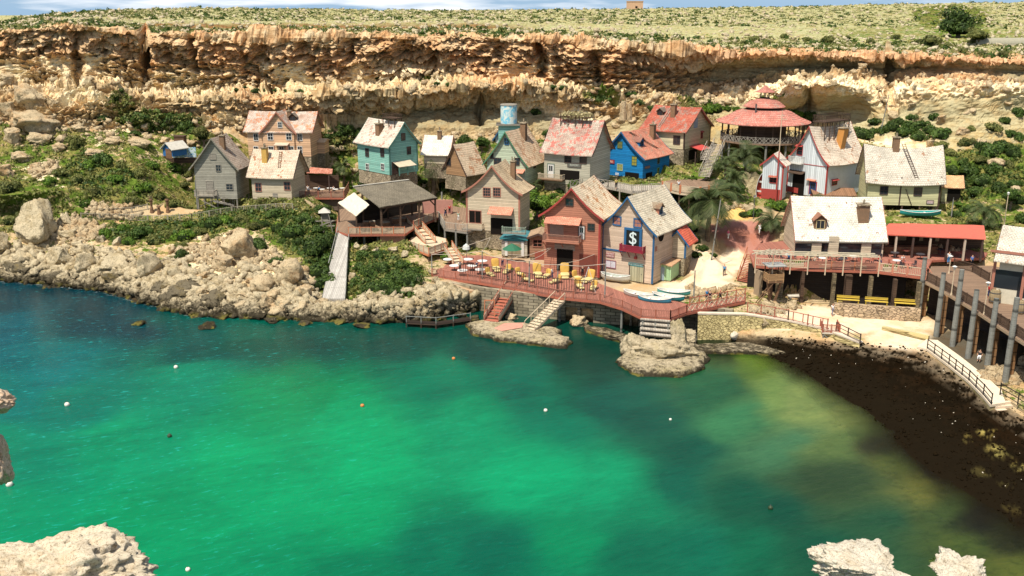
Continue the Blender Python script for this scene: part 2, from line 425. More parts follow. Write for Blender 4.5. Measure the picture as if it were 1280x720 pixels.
BUT = np.array([noise.fractal(Vector((p[0]*0.075, p[1]*0.04, p[2]*0.10+3)), 0.9, 2.3, 3) for p in base]).reshape(NR, NC)
STR = np.array([noise.noise(Vector((p[0]*0.05, p[1]*0.05, p[2]*1.15))) for p in base]).reshape(NR, NC)
WXP = TPX + N1*16 + N3*5; WYP = TPY + N3*5 + N1*7
def blob(cx, cy, rx, ry, soft=0.35):
    k = 0.35 if soft < .3 else 1.0
    d = np.sqrt(((TPX+(WXP-TPX)*k-cx)/rx)**2 + ((TPY+(WYP-TPY)*k-cy)/ry)**2)
    return np.clip((1-d)/soft + 0.5, 0, 1)
def crk(p):
    d_, _ = noise.voronoi(Vector((p[0]*.42+1.8*noise.noise(Vector(p)*.3), p[1]*.42, p[2]*.9))); return d_[1]-d_[0]
VOR = np.zeros(NR*NC); ck = (TK.ravel() > 7.8) & (TK.ravel() < 13.8)
VOR[ck] = [crk(p) for p in base[ck]]; VOR = VOR.reshape(NR, NC)
N4 = np.zeros(NR*NC); N4[ck] = [noise.ridged_multi_fractal(Vector((p[0]*.6, p[1]*.6, p[2]*.8+5)), .7, 2.2, 4, 1, 2)-1.1 for p in base[ck]]; N4 = N4.reshape(NR, NC)
FLAT = np.zeros((NR, NC))
for b in [(668,345,112,30),(800,360,60,20),(890,330,42,34),(925,290,52,26),(1000,270,60,20),(1060,400,95,20),(1130,425,45,16),(1060,325,130,22),
          (1220,420,80,45),(1250,365,80,40),(205,262,55,7),(420,236,50,14)]: FLAT = np.maximum(FLAT, blob(*b, soft=.25))
beach = np.clip((TPX-925)/30, 0, 1) * np.clip((2.9-TK)/0.4, 0, 1)
FLAT = np.maximum(FLAT, beach*0.55)
cliff = np.clip((TK-7.9)/0.5, 0, 1) * np.clip((13.6-TK)/0.5, 0, 1)
right = np.clip((TPX-840)/60, 0, 1); left0 = 1-right
smoothwall = np.maximum(right*np.maximum(np.clip((TK-11.2)/.3,0,1)*np.clip((12.7-TK)/.3,0,1), np.clip((TK-8.1)/.3,0,1)*np.clip((9.6-TK)/.3,0,1)),
                        blob(555, 152, 60, 24, .3)*cliff)
smoothwall = np.maximum(smoothwall, right*np.clip((TK-7.95)/.15,0,1)*np.clip((9.75-TK)/.2,0,1))
patchy = np.clip((BUT+N1*.5)*3+.55, 0, 1)
smoothwall = np.maximum(smoothwall, left0*np.clip((TK-10.7)/.2,0,1)*np.clip((11.95-TK+.5*N3)/.2,0,1)*patchy)
smoothwall = np.maximum(smoothwall, left0*np.clip((TK-8.1)/.2,0,1)*np.clip((9.2-TK+.5*N3)/.2,0,1)*np.clip((TPX-430)/30,0,1))
amp = TA*(1-FLAT)
D = amp*(1-.35*beach)*(0.75*N1 + 0.75*(N2-1.1)*(0.25+0.75*cliff) + 0.4*N3 + cliff*0.9*STR)
D += cliff*amp*(1.0*N4 - 0.8*np.clip(.16-VOR, 0, .16)/.16 + .5*np.clip(VOR, 0, .5))
D *= (1 - 0.85*smoothwall)
for (fx, y0, y1, fw, fd) in [(180,35,108,5,3.5),(240,45,90,4,2.5),(98,40,110,5,2.5),(678,52,98,5,4),(440,48,80,5,2),(545,60,90,7,2.5),(745,60,110,6,2.5),(600,110,160,5,2),(1112,70,150,6,2.0),(1010,95,160,5,1.5),(330,50,80,9,1.6),(380,50,76,8,1.4),(505,48,78,10,1.6),(625,50,80,8,1.8)]:
    D -= cliff*fd*np.exp(-((WXP*.5+TPX*.5-fx)/fw)**2)*np.clip((TPY-y0)/6,0,1)*np.clip((y1-TPY)/6,0,1)
D += cliff*np.clip((TK-9.6)/.5,0,1)*(1-0.7*right)*1.9*BUT + cliff*np.clip((10.4-TK)/.5,0,1)*1.3*BUT
D = np.where(TK < 0.5, D*0.3, D)
D *= 1 - .45*right*np.clip((TK-9.5)/.3,0,1)*np.clip((11.3-TK)/.3,0,1)
TPd = TP + NRM*D[..., None]*np.where(cliff > .5, 1.35, 1.0)[..., None]
TPd[..., 2] -= FLAT*0.03
# surface kind: tone colour, green cover
tone = np.empty((NR, NC, 3)); tone[:] = (0.46, 0.35, 0.205)
def paintc(w, c):
    global tone
    w = np.clip(w, 0, 1)[..., None]; tone = tone*(1-w) + np.array(c)*w
def kband(a, b, s=.25): return np.clip((TK-a)/s+.5, 0, 1)*np.clip((b-TK)/s+.5, 0, 1)
left = 1-np.clip((TPX-815)/60, 0, 1)
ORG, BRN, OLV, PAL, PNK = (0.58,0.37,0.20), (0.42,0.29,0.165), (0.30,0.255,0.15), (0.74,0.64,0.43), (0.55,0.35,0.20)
paintc(kband(13.3, 17.5), (0.39,0.375,0.20))
paintc(kband(8, 10.3), (0.46,0.35,0.2))
paintc(kband(10.2, 11.6)*left, (0.66,0.54,0.33))
nz = N1*0.6+N3*0.4
paintc(kband(11.2, 13.3)*left*np.clip(0.45+nz*2.2, 0, .9), ORG)
paintc(kband(11.2, 13.3)*left*np.clip(N2*1.6-1.9, 0, .8), BRN)
paintc(kband(11.2, 13.3)*left*np.clip(-nz*3-.1, 0, .9), (0.62,0.50,0.32))
paintc(cliff*np.clip(.12-VOR, 0, .1)*4*(1-smoothwall), (0.16,0.11,0.06))
paintc(left*smoothwall*kband(10.6,12), (0.60,0.51,0.33)); paintc(left*smoothwall*kband(8,9.4), (0.34,0.29,0.17))
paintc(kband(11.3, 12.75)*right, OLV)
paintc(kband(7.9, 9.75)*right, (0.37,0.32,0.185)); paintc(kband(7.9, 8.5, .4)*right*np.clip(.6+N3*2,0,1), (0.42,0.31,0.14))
paintc(kband(9.7, 10.9)*right*np.clip(.8+nz*1.5, 0, 1), PAL)
paintc(kband(12.8, 13.5)*right, PNK)
paintc(kband(14.6, 15.05, .1)*np.clip((TPX-150)/40,0,1)*(1-np.clip((TPX-620)/60,0,1)), (0.22,0.13,0.06))
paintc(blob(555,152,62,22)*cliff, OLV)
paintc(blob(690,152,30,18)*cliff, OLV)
paintc(kband(4.3, 8)*np.clip((TPX-420)/30,0,1)*np.clip((985-TPX)/30,0,1)*.75, (0.33,0.26,0.155))
for b in [(100,122,40,12),(150,175,35,14),(230,100,50,14),(60,215,40,20),(280,320,60,28),(95,290,50,16),(355,345,40,12),(250,150,60,8),(352,96,20,8),(505,93,22,7),(1020,110,60,9),(1120,180,60,12),(1190,108,60,9),(680,135,30,12),(720,150,25,15)]:
    paintc(blob(*b, soft=.5)*0.85, PAL)
for b in [(590,70,22,30),(760,78,14,26),(300,60,50,12),(420,72,30,14),(500,60,40,10),(640,100,60,12),(335,125,30,10),(1190,98,60,14)]: paintc(blob(*b, soft=.6)*.7, ORG)
for b in [(90,60,30,22),(210,62,30,18),(330,58,30,10),(455,60,40,12),(540,62,30,16),(620,58,30,10)]: paintc(blob(*b, soft=.6)*.55, BRN)
veg = np.zeros((NR, NC)) + 0.12
veg = np.where(TK > 13.4, 0.36, veg)
veg = np.where((TK < 7.9) & (TK > 2.2), 0.42, veg)
veg = np.where((TK < 7.9) & (TK > 3.6) & (TPX < 440), 0.60, veg)
veg = np.where((TK < 8.2) & (TK > 6.0) & (TPX > 1050), 0.62, veg)
veg = np.where((TK < 7.9) & (TK > 4.2) & (TPX > 420) & (TPX < 980), 0.60, veg)
for b in [(200,153,48,13,1),(110,215,70,24,.8),(40,240,50,22,.7),(150,238,70,20,.75),(232,200,60,14,.7),(200,290,130,16,.95),(310,272,75,18,.95),(390,290,60,36,1),
          (405,335,34,42,1),(480,345,48,32,1),(340,305,25,12,.8),(905,140,62,14,.95),(985,132,26,14,.9),(1100,168,50,18,1),(1150,165,40,22,.9),(1195,190,70,30,.8),
          (1240,222,55,34,.95),(1262,170,34,24,.9),(755,118,28,10,.8),(860,238,24,14,.9),(1190,28,50,18,1),(1130,45,120,9,.55),(1240,48,60,8,.6),(540,100,20,5,.6),(430,160,22,14,.9),
          (232,312,14,9,.8),(150,130,24,18,.55),(60,172,26,20,.4),(390,100,30,5,.7),(700,92,60,4,.5)]:
    veg = np.maximum(veg, blob(*b[:4], soft=.6)*b[4])
veg *= 1 - kband(11.2, 13.3)*0.9
tone *= 1 + .14*cliff[..., None]
veg *= 1 - smoothwall*0.8
for b in [(95,290,40,14),(280,318,60,26),(355,350,40,20),(140,262,30,10),(60,215,20,12)]: veg *= 1-blob(*b, soft=.5)*.8
veg *= 1-np.clip((2.2-TK)/.4, 0, 1)
paintc(np.clip((TPX-930)/30,0,1)*np.clip((2.05-TK)/.12, 0, 1), (0.008,0.0055,0.003))
paintc(beach*np.clip((1.93-TK)/.1,0,1)*np.clip(N3*2.2+N1*1.5-.1, 0, .5), (0.020,0.012,0.006))
paintc(beach*np.clip((TK-1.75)/.2,0,1)*np.clip((2.1-TK)/.1,0,1)*np.clip(.5+N3*2,0,1), (0.22,0.17,0.11))
for b in [(1245,555,10,6),(1250,575,12,6),(1228,600,10,6),(1215,560,6,4),(1270,590,8,5),(1262,612,8,4),(1265,640,8,4)]: paintc(blob(*b, soft=.8)*.9*np.clip(N3*3+.6,0,1), (0.36,0.3,0.09))
CON = (0.66,0.55,0.40)
rd = np.zeros((NR, NC))
for b in [(890,332,30,26),(918,312,20,18),(870,358,50,10),(1060,402,110,14),(1125,425,40,17),(1000,392,60,9)]: rd = np.maximum(rd, blob(*b, soft=.2))
rd *= np.clip((TK-1.95)/.05, 0, 1)
paintc(rd, CON); veg *= 1-rd
w = blob(925,286,44,10,.15); paintc(w, (0.36,0.17,0.13)); veg *= 1-w
w = blob(915,266,36,9,.12); paintc(w, (0.62,0.42,0.15)); veg *= 1-w
w = blob(668,345,112,28,.1); paintc(w, (0.4,0.3,0.2)); veg *= 1-w
w = blob(1240,440,90,40,.2)*np.clip((TK-2.9)/.2,0,1); paintc(w, (0.10,0.085,0.06)); veg *= 1-w  # ground under the boardwalk painted darker to stand for the deck's shadow
w = blob(1060,320,140,50,.2)*kband(3.6,6.5); veg *= 1-w
idx = np.arange(NR*NC).reshape(NR, NC)
quads = np.stack([idx[:-1,:-1], idx[:-1,1:], idx[1:,1:], idx[1:,:-1]], -1).reshape(-1, 4)
me = npmesh('ground', TPd.reshape(-1, 3), quads, True)
fs = ((TK > 2.05) & (FLAT < .4))[:-1,:-1].ravel(); me.polygons.foreach_set('use_smooth', ~fs)
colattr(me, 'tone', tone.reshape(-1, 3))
colattr(me, 'cover', np.stack([veg, FLAT, cliff, smoothwall], -1).reshape(-1, 4))
t = NT('limestone ground', 1.0, 0.0)
gn = t.n.new('ShaderNodeNewGeometry'); P = gn.outputs['Position']
tn = t.attr('tone').outputs['Color']; cv = t.attr('cover').outputs['Color']
sp = t.n.new('ShaderNodeSeparateColor'); t.l.new(cv, sp.inputs[0])
vg, fl, cl = sp.outputs
a = t.noise(P, 0.3, 6, 0.65, 0.3); b = t.noise(P, 1.5, 6, 0.7); f = t.noise(P, 4.5, 4, 0.75)
st = t.noise(t.mapping(P, (0.25,0.25,2.2)), 1.0, 5, 0.6)
nf0 = t.math('SUBTRACT', 1.0, fl); nf = t.math('MULTIPLY', nf0, t.math('MULTIPLY_ADD', t.attr('cover').outputs['Alpha'], -.7, 1.0))
c = t.mix(t.math('MULTIPLY', t.step(a, 0.42, 0.66), 0.55), tn, t.mix(1.0, tn, (0.95,0.68,0.45), 'MULTIPLY'))
c = t.mix(t.math('MULTIPLY', t.step(b, 0.52, 0.70), t.math('MULTIPLY_ADD', nf, 0.55, 0.1)), c, t.mix(1.0, c, (0.27,0.22,0.16), 'MULTIPLY'))
c = t.mix(t.math('MULTIPLY', t.step(b, 0.46, 0.34), t.math('MULTIPLY', nf, 0.7)), c, t.mix(1.0, c, (1.45,1.45,1.4), 'MULTIPLY'))
c = t.mix(t.math('MULTIPLY', t.step(f, 0.54, 0.64), t.math('MULTIPLY_ADD', nf, 0.5, 0.1)), c, t.mix(1.0, c, (0.42,0.38,0.32), 'MULTIPLY'))
c = t.mix(t.math('MULTIPLY', cl, t.step(st, 0.5, 0.62, 0, 0.5)), c, t.mix(1.0, c, (0.5,0.42,0.32), 'MULTIPLY'))
vn = t.math('ADD', vg, t.math('MULTIPLY', t.math('SUBTRACT', t.noise(P, 0.8, 6, 0.72), 0.5), 2.0))
dry = t.mix(t.step(f, 0.4, 0.62), (0.24,0.20,0.065), (0.12,0.13,0.03))
grn = t.mix(t.step(b, 0.4, 0.62), (0.055,0.095,0.012), (0.12,0.17,0.028))
gv = t.mix(t.step(t.noise(P, 0.25, 4, .6), 0.44, 0.58), grn, dry)
c = t.mix(t.math('MULTIPLY', t.step(vn, 0.42, 0.56), nf), c, gv)
sx = t.n.new('ShaderNodeSeparateXYZ'); t.l.new(P, sx.inputs[0])
zz = t.math('ADD', sx.outputs[2], t.math('MULTIPLY', b, -1.2))
c = t.mix(t.math('MULTIPLY', t.step(zz, 0.5, -0.3, 0, 0.9), 1.0), c, (0.011,0.008,0.0045))
t.bump(t.math('ADD', t.math('MULTIPLY', b, 1.0), t.math('MULTIPLY', f, 0.5)), 0.6, 0.22)
GROUND_MAT = t.done(c)
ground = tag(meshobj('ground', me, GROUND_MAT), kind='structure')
BVH = BVHTree.FromPolygons([tuple(p) for p in TPd.reshape(-1, 3)], quads.tolist())
PADS, LATER = [], []
def gz(x, y, default=0.0, top=60):
    h = BVH.ray_cast(Vector((x, y, top)), Vector((0, 0, -1)))
    return h[0].z if h[0] else default
def hitpx(px, py):
    h = BVH.ray_cast(Vector((0, 0, CAMH)), ray(px, py).normalized())
    return h[0]
def settle():
    """cut level building pads into the slope under every house and deck"""
    global BVH
    V = TPd.reshape(-1, 3)
    for (o, ex, ey, hw, y0, y1, zf, lift) in PADS:
        d = V[:, :2] - np.array([o.x, o.y]); u = d@np.array([ex.x, ex.y]); w = d@np.array([ey.x, ey.y])
        near = (TK.ravel() < 8.9) & (np.abs(u) < hw+14) & (w > y0-14) & (w < y1+14)
        du = np.maximum(np.abs(u)-hw, 0); dw = np.maximum(np.maximum(y0-w, w-y1), 0); dd = np.sqrt(du*du+dw*dw)
        cap = zf - 0.22 + 0.75*np.maximum(dd-0.9, 0) + 5*np.maximum(TK.ravel()-7.7, 0) + 0.05*np.sin(u*2.1)*np.cos(w*1.7)
        V[:, 2] = np.where(near & (V[:, 2] > cap), cap, V[:, 2])
        if lift:
            flo = zf - 0.35 - 0.8*np.maximum(dd-0.6, 0)
            V[:, 2] = np.where(near & (V[:, 2] < flo) & (dd < 4), flo, V[:, 2])
    ground.data.vertices.foreach_set('co', V.astype(np.float32).ravel()); ground.data.update()
    BVH = BVHTree.FromPolygons([tuple(p) for p in V], quads.tolist())
    for fn in LATER: fn()
# ================================================================ HOUSES
def textmesh(txt, size, font_extrude=0.01, align='CENTER'):
    cu = bpy.data.curves.new('lettering', 'FONT'); cu.body = txt; cu.size = size; cu.extrude = font_extrude
    cu.align_x = align; cu.align_y = 'CENTER'; cu.resolution_u = 2
    o = bpy.data.objects.new('tmp', cu); COL.objects.link(o)
    bpy.context.view_layer.update()
    me = bpy.data.meshes.new_from_object(o.evaluated_get(bpy.context.evaluated_depsgraph_get()))
    bpy.data.objects.remove(o); bpy.data.curves.remove(cu); me.name = 'lettering'; return me
class House:
    def __init__(s, name, label, cat, rot, corner, wpx, lpx, eave, apex, wall, roof, trim, L=None, W=None, oh=0.55, og=0.45, c=0.25, sag=0.12,
                 group='cottages of the village', seed=1, th=0.14, floor=None, base=2.6, hide_trim=False):
        px, py, z = corner; s.rot = R(rot); N = atz(px, py, z)
        s.ex = Vector((math.cos(s.rot), math.sin(s.rot), 0)); s.ey = Vector((-math.sin(s.rot), math.cos(s.rot), 0))
        sg = 1 if rot >= 0 else -1
        s.W = W or solve(lambda w: sg*proj(N + s.ex*(sg*w))[0], sg*wpx, 0.3, 30)
        s.L = L or solve(lambda l: -sg*proj(N + s.ey*l)[0], -sg*lpx, 0.3, 30)
        s.o = N + s.ex*(sg*s.W/2)
        s.He = solve(lambda h: -proj(N + Vector((0,0,h)))[1], -eave, 0.2, 25)
        s.Hr = solve(lambda h: -proj(s.o + Vector((0,0,h)))[1], -apex, 0.2, 30)
        print('HOUSE %-22s W%.1f L%.1f He%.1f Hr%.1f at %.0f,%.0f' % (name, s.W, s.L, s.He, s.Hr, s.o.x, s.o.y))
        s.oh, s.og, s.c, s.sag, s.rg = oh, og, c, sag, rnd(seed)
        s.tw = (s.W/2)/(s.W/2+oh); s.dz = (s.Hr-s.He-0.05)/s.shape(s.tw)
        s.root = empty(name, s.o, s.rot, label, cat, group)
        s.wallm, s.roofm, s.trimm = wall, roof, trim
        s.seed = seed
        PADS.append((s.o, s.ex, s.ey, s.W/2+.3, -.9, s.L+.3, z, base and z > 3.2))
        hb = MB(); W2 = s.W/2
        pr = [(x, s.rz(x, 0)-th*0.8) for x in np.linspace(-W2, W2, 13)]
        pts = [(-W2, -0.0)] + [(W2, 0.0)] + [(x, z_) for x, z_ in reversed(pr)]
        n = len(hb.v); m = len(pts)
        ys = np.linspace(0, s.L, 4)
        for y in ys:
            for i, (x, z_) in enumerate(pts):
                zz = z_ if i < 2 else s.rz(x, y)-th*0.8
                hb.v.append((x, y, zz))
        hb.f.append(tuple(range(m))); hb.f.append(tuple(3*m+i for i in reversed(range(m))))
        for k in range(3):
            for i in range(m):
                j = (i+1) % m; hb.f.append((k*m+j, k*m+i, (k+1)*m+i, (k+1)*m+j))
        s.wall = hb.build('wall', wall, s.root)
        if base: MB().box(-W2+.05, .05, -base, W2-.05, s.L-.05, -0.004).build('foundation', STONE_BASE, s.root)
        s.make_roof(th)
        if trim:
            for (y0, nm) in ((-og-0.05, 'bargeboard'), (s.L+og, 'bargeboard')):
                tb = MB()
                for sgn in (-1, 1):
                    xs = np.linspace(0, sgn*(W2+oh), 9)
                    for a, b in zip(xs[:-1], xs[1:]):
                        yy = min(max(y0, -og), s.L+og); za, zb = s.rz(a, yy), s.rz(b, yy)
                        tb.prismy([(a, za-.30), (b, zb-.30), (b, zb+.03), (a, za+.03)] if sgn > 0 else [(b, zb-.30), (a, za-.30), (a, za+.03), (b, zb+.03)], y0, y0+0.05)
                tb.build(nm, trim, s.root)
    def shape(s, t): return (1+s.c)*t - s.c*t*t
    def rz(s, x, y):
        t = min(1.0, abs(x)/(s.W/2+s.oh)); v = min(1, max(0, (y+s.og)/(s.L+2*s.og)))
        return s.Hr - s.dz*s.shape(t) - s.sag*4*v*(1-v)*(1-0.5*t)
    def make_roof(s, th):
        V, F, UV = [], [], []; NT_, NY = 8, 10
        for sgn in (-1, 1):
            ids = {}
            for lay in (0, 1):
                for i in range(NT_+1):
                    for j in range(NY+1):
                        x = sgn*(s.W/2+s.oh)*i/NT_; y = -s.og + (s.L+2*s.og)*j/NY
                        jit = (s.rg.random()-.5)*0.05
                        ids[lay, i, j] = len(V)
                        V.append((x, y + (s.rg.random()-.5)*.06*(j in (0, NY)), s.rz(x, y) + jit - (th if lay else 0) + (0.02 if i == 0 else 0)))
                        UV.append((y, abs(x)*1.25 + (s.rg.random())*0.0))
            def q(a, b, c_, d): F.append((a, b, c_, d) if sgn > 0 else (d, c_, b, a))
            for i in range(NT_):
                for j in range(NY):
                    q(ids[0,i,j], ids[0,i+1,j], ids[0,i+1,j+1], ids[0,i,j+1]); q(ids[1,i,j+1], ids[1,i+1,j+1], ids[1,i+1,j], ids[1,i,j])
            for i in range(NT_): q(ids[1,i,0], ids[1,i+1,0], ids[0,i+1,0], ids[0,i,0]); q(ids[0,i,NY], ids[0,i+1,NY], ids[1,i+1,NY], ids[1,i,NY])
            for j in range(NY): q(ids[0,NT_,j], ids[1,NT_,j], ids[1,NT_,j+1], ids[0,NT_,j+1])
        me = bpy.data.meshes.new('roof'); me.from_pydata(V, [], F); me.update()
        ul = me.uv_layers.new(name='UVMap'); li = np.zeros(len(me.loops), np.int32); me.loops.foreach_get('vertex_index', li)
        ul.data.foreach_set('uv', np.array(UV, np.float32)[li].ravel())
        s.roof = meshobj('roof', me, s.roofm, s.root)
    def loc(s, p): d = Vector(p)-s.o; return Vector((d.dot(s.ex), d.dot(s.ey), d.z))
    def wld(s, p): return s.o + s.ex*p[0] + s.ey*p[1] + Vector((0, 0, p[2]))
    def hit(s, side, px, py):
        C = s.loc((0, 0, CAMH)); r = ray(px, py); d = Vector((r.dot(s.ex), r.dot(s.ey), r.z))
        if side == 'F': t = -C.y/d.y; p = C+d*t; return p.x, p.z
        X = s.W/2 if side == 'R' else -s.W/2
        t = (X-C.x)/d.x; p = C+d*t; return p.y, p.z
    def hitroof(s, px, py):
        C = s.loc((0, 0, CAMH)); r = ray(px, py); d = Vector((r.dot(s.ex), r.dot(s.ey), r.z)).normalized()
        D0 = C.length - 25; p = C
        for k in range(900):
            p = C + d*(D0 + k*0.08)
            if abs(p.x) < s.W/2+s.oh and -s.og < p.y < s.L+s.og and p.z <= s.rz(p.x, p.y): return p
        return Vector((0, s.L/2, s.Hr))
    def fix(s, mb, side):
        """plane coords (u, -out, z) -> house coords"""
        out = []
        for (u, o, z) in mb.v:
            if side == 'F': out.append((u, o, z))
            elif side == 'R': out.append((s.W/2 - o, u, z))
            else: out.append((-s.W/2 + o, u, z))
        mb.v = out; return mb
    def win(s, side, px, py, w, h, fr, nx=2, ny=2, name='window', pane=None, fw=0.10, shutters=None):
        u, z = s.hit(side, px, py)
        m = MB(); x0, x1, z0, z1 = u-w/2, u+w/2, z-h/2, z+h/2
        m.box(x0-fw, -.07, z0-fw, x0, -.003, z1+fw).box(x1, -.07, z0-fw, x1+fw, -.003, z1+fw)
        m.box(x0, -.07, z1, x1, -.003, z1+fw).box(x0, -.10, z0-fw, x1, -.003, z0)
        for i in range(1, nx): x = x0+(x1-x0)*i/nx; m.box(x-.025, -.05, z0, x+.025, -.02, z1)
        for i in range(1, ny): zz = z0+(z1-z0)*i/ny; m.box(x0, -.055, zz-.025, x1, -.022, zz+.025)
        o = s.fix(m, side).build(name, fr, s.root)
        s.fix(MB().box(x0, -.03, z0, x1, -.004, z1), side).build('pane', pane or GLASS, o)
        if shutters:
            for a, b in ((x0-fw-w*.45, x0-fw-.01), (x1+fw+.01, x1+fw+w*.45)):
                s.fix(MB().box(a, -.06, z0-fw*.5, b, -.004, z1+fw*.5), side).build('shutter', shutters, o)
        return o
    def door(s, side, px, py, w, h, mat, frame=None, panes=True):
        u, z = s.hit(side, px, py); z = max(z, 0.02)
        m = MB().box(u-w/2, -.05, z, u+w/2, -.004, z+h)
        o = s.fix(m, side).build('door', mat, s.root)
        f = MB().box(u-w/2-.12, -.09, z, u-w/2, -.003, z+h+.12).box(u+w/2, -.09, z, u+w/2+.12, -.003, z+h+.12).box(u-w/2, -.09, z+h, u+w/2, -.003, z+h+.12)
        s.fix(f, side).build('door_frame', frame or s.trimm, o)
        s.fix(MB().box(u+w*.33, -.1, z+h*.45, u+w*.33+.08, -.05, z+h*.45+.1), side).build('handle', METAL, o)
        if panes: s.fix(MB().box(u-w*.3, -.065, z+h*.5, u-w*.04, -.045, z+h*.88).box(u+w*.04, -.065, z+h*.5, u+w*.3, -.045, z+h*.88), side).build('pane', GLASS, o)
        return o
    def panel(s, side, px, py, w, h, mat, name='panel', out=.04, zc=None, d0=.003):
        u, z = s.hit(side, px, py)
        return s.fix(MB().box(u-w/2, -out, z-h/2, u+w/2, -d0, z+h/2), side).build(name, mat, s.root)
    def sign(s, side, px, py, w, h, txt, board, ink, size=None, border=None):
        u, z = s.hit(side, px, py)
        o = s.fix(MB().box(u-w/2, -.08, z-h/2, u+w/2, -.004, z+h/2), side).build('sign', board, s.root)
        if border:
            b = MB().box(u-w/2-.07, -.1, z-h/2-.07, u+w/2+.07, -.02, z-h/2).box(u-w/2-.07, -.1, z+h/2, u+w/2+.07, -.02, z+h/2+.07)
            b.box(u-w/2-.07, -.1, z-h/2, u-w/2, -.02, z+h/2).box(u+w/2, -.1, z-h/2, u+w/2+.07, -.02, z+h/2)
            s.fix(b, side).build('sign_frame', border, o)
        me = textmesh(txt, size or h*.75)
        me.materials.clear()
        co = np.zeros(len(me.vertices)*3, np.float32); me.vertices.foreach_get('co', co); co = co.reshape(-1, 3)
        ww = co[:, 0].max()-co[:, 0].min(); k = min(1, (w*.92)/ww)
        sgn = -1 if side == 'L' else 1
        mb = MB(); mb.v = [(u + sgn*p[0]*k, -.09-p[2], z+p[1]) for p in co]; mb = s.fix(mb, side)
        me.vertices.foreach_set('co', np.array(mb.v, np.float32).ravel()); me.update()
        meshobj('lettering', me, ink, o); return o
    def chimney(s, px, py, top, w=.9, mat=None, lean=0, pots=1, cap=True, d=None):
        p = s.hitroof(px, py); d = d or w
        H = solve(lambda h: -proj(s.wld((p.x, p.y, p.z+h)))[1], -top, .1, 8)
        b = MB().beam((p.x, p.y+.2, p.z-.9), (p.x+lean, p.y+.2, p.z+H), w, d)
        o = b.build('chimney', mat or BRICK, s.root)
        T = Vector((p.x+lean, p.y+.2, p.z+H))
        if cap: MB().box(T.x-w*.62, T.y-d*.62, T.z-.02, T.x+w*.62, T.y+d*.62, T.z+.13).build('chimney_cap', STONE_BASE, o)
        for i in range(pots):
            x = T.x + (i-(pots-1)/2)*w*.5
            MB().cyl((x, T.y, T.z+.1), (x, T.y, T.z+.75), .14, .10, 8).build('chimney_pot', STONE_BASE, o)
        return o
    def ladder(s, a, b, mat, w=.45):
        p, q = s.hitroof(*a), s.hitroof(*b); up = Vector((0, 0, .12)); p = p+up; q = q+up; n = Vector((0, 1, 0))
        m = MB().beam(p-n*w/2, q-n*w/2, .07).beam(p+n*w/2, q+n*w/2, .07)
        k = max(3, int((q-p).length/.4))
        for i in range(k):
            c = p.lerp(q, (i+.5)/k); m.beam(c-n*w/2, c+n*w/2, .06)
        return m.build('roof_ladder', mat, s.root)
    def dormer(s, px, py, w, h, wall, roofm, fr, side=1):
        p = s.hitroof(px, py); sx_ = 1 if p.x > 0 else -1
        zb = p.z-.2; x0 = p.x; xin = x0 - sx_*(w*1.6)
        m = MB(); P = [(p.y-w/2, zb), (p.y+w/2, zb), (p.y+w/2, zb+h), (p.y, zb+h+w*.4), (p.y-w/2, zb+h)]
        n = len(m.v); m.v += [(x0, a, b) for a, b in P] + [(xin, a, b) for a, b in P]
        m.f += [(0,1,2,3,4), (9,8,7,6,5)] + [(i, (i+1) % 5, 5+(i+1) % 5, 5+i) for i in range(5)]
        o = m.build('dormer', wall, s.root)
        r = MB()
        for sg in (-1, 1):
            r.v += []; e = (p.y+sg*(w/2+.18), zb+h-.12); k = (p.y, zb+h+w*.4+.06); n = len(r.v)
            r.v += [(x0+sx_*.25, *e), (x0+sx_*.25, *k), (xin, *k), (xin, *e), (x0+sx_*.25, e[0], e[1]+.1), (x0+sx_*.25, k[0], k[1]+.1), (xin, k[0], k[1]+.1), (xin, e[0], e[1]+.1)]
            r.f += [(n,n+1,n+2,n+3),(n+7,n+6,n+5,n+4),(n,n+4,n+5,n+1),(n+1,n+5,n+6,n+2),(n+2,n+6,n+7,n+3),(n+3,n+7,n+4,n)]
        r.build('dormer_roof', roofm, o)
        f = MB(); X = x0+sx_*.02; ww = w*.30; hh = h*.36; zc = zb+h*.55+.1
        def bx(y0, z0, y1, z1, t): f.box(min(X, X+sx_*t), y0, z0, max(X, X+sx_*t), y1, z1)
        bx(p.y-ww-.08, zc-hh-.08, p.y-ww, zc+hh+.08, .06); bx(p.y+ww, zc-hh-.08, p.y+ww+.08, zc+hh+.08, .06)
        bx(p.y-ww, zc+hh, p.y+ww, zc+hh+.08, .06); bx(p.y-ww, zc-hh-.08, p.y+ww, zc-hh, .06); bx(p.y-.03, zc-hh, p.y+.03, zc+hh, .05)
        wo = f.build('window', fr, o)
        g = MB(); g.box(min(X-sx_*.015, X+sx_*.02), p.y-ww, zc-hh, max(X-sx_*.015, X+sx_*.02), p.y+ww, zc+hh)
        wo2 = g.build('pane', GLASS, o)
        return o
    def awning(s, side, px, py, w, out, drop, mat, posts=None, name='awning', jag=True):
        u, z = s.hit(side, px, py); V = []; n = 7; m = MB(); UV = []
        for k in range(2):
            for i in range(n+1):
                for j in range(3):
                    uu = u-w/2+w*i/n; o = out*j/2; zz = z - drop*(j/2)**.9 - (.07 if k else 0) + s.rg.uniform(-.03, .03)
                    m.v.append((uu, -o-.005, zz)); UV.append((uu, o*1.3))
        def I(k, i, j): return k*(n+1)*3 + i*3 + j
        for i in range(n):
            for j in range(2):
                m.f += [(I(0,i,j), I(0,i,j+1), I(0,i+1,j+1), I(0,i+1,j)), (I(1,i,j), I(1,i+1,j), I(1,i+1,j+1), I(1,i,j+1))]
            m.f.append((I(0,i,2), I(1,i,2), I(1,i+1,2), I(0,i+1,2)))
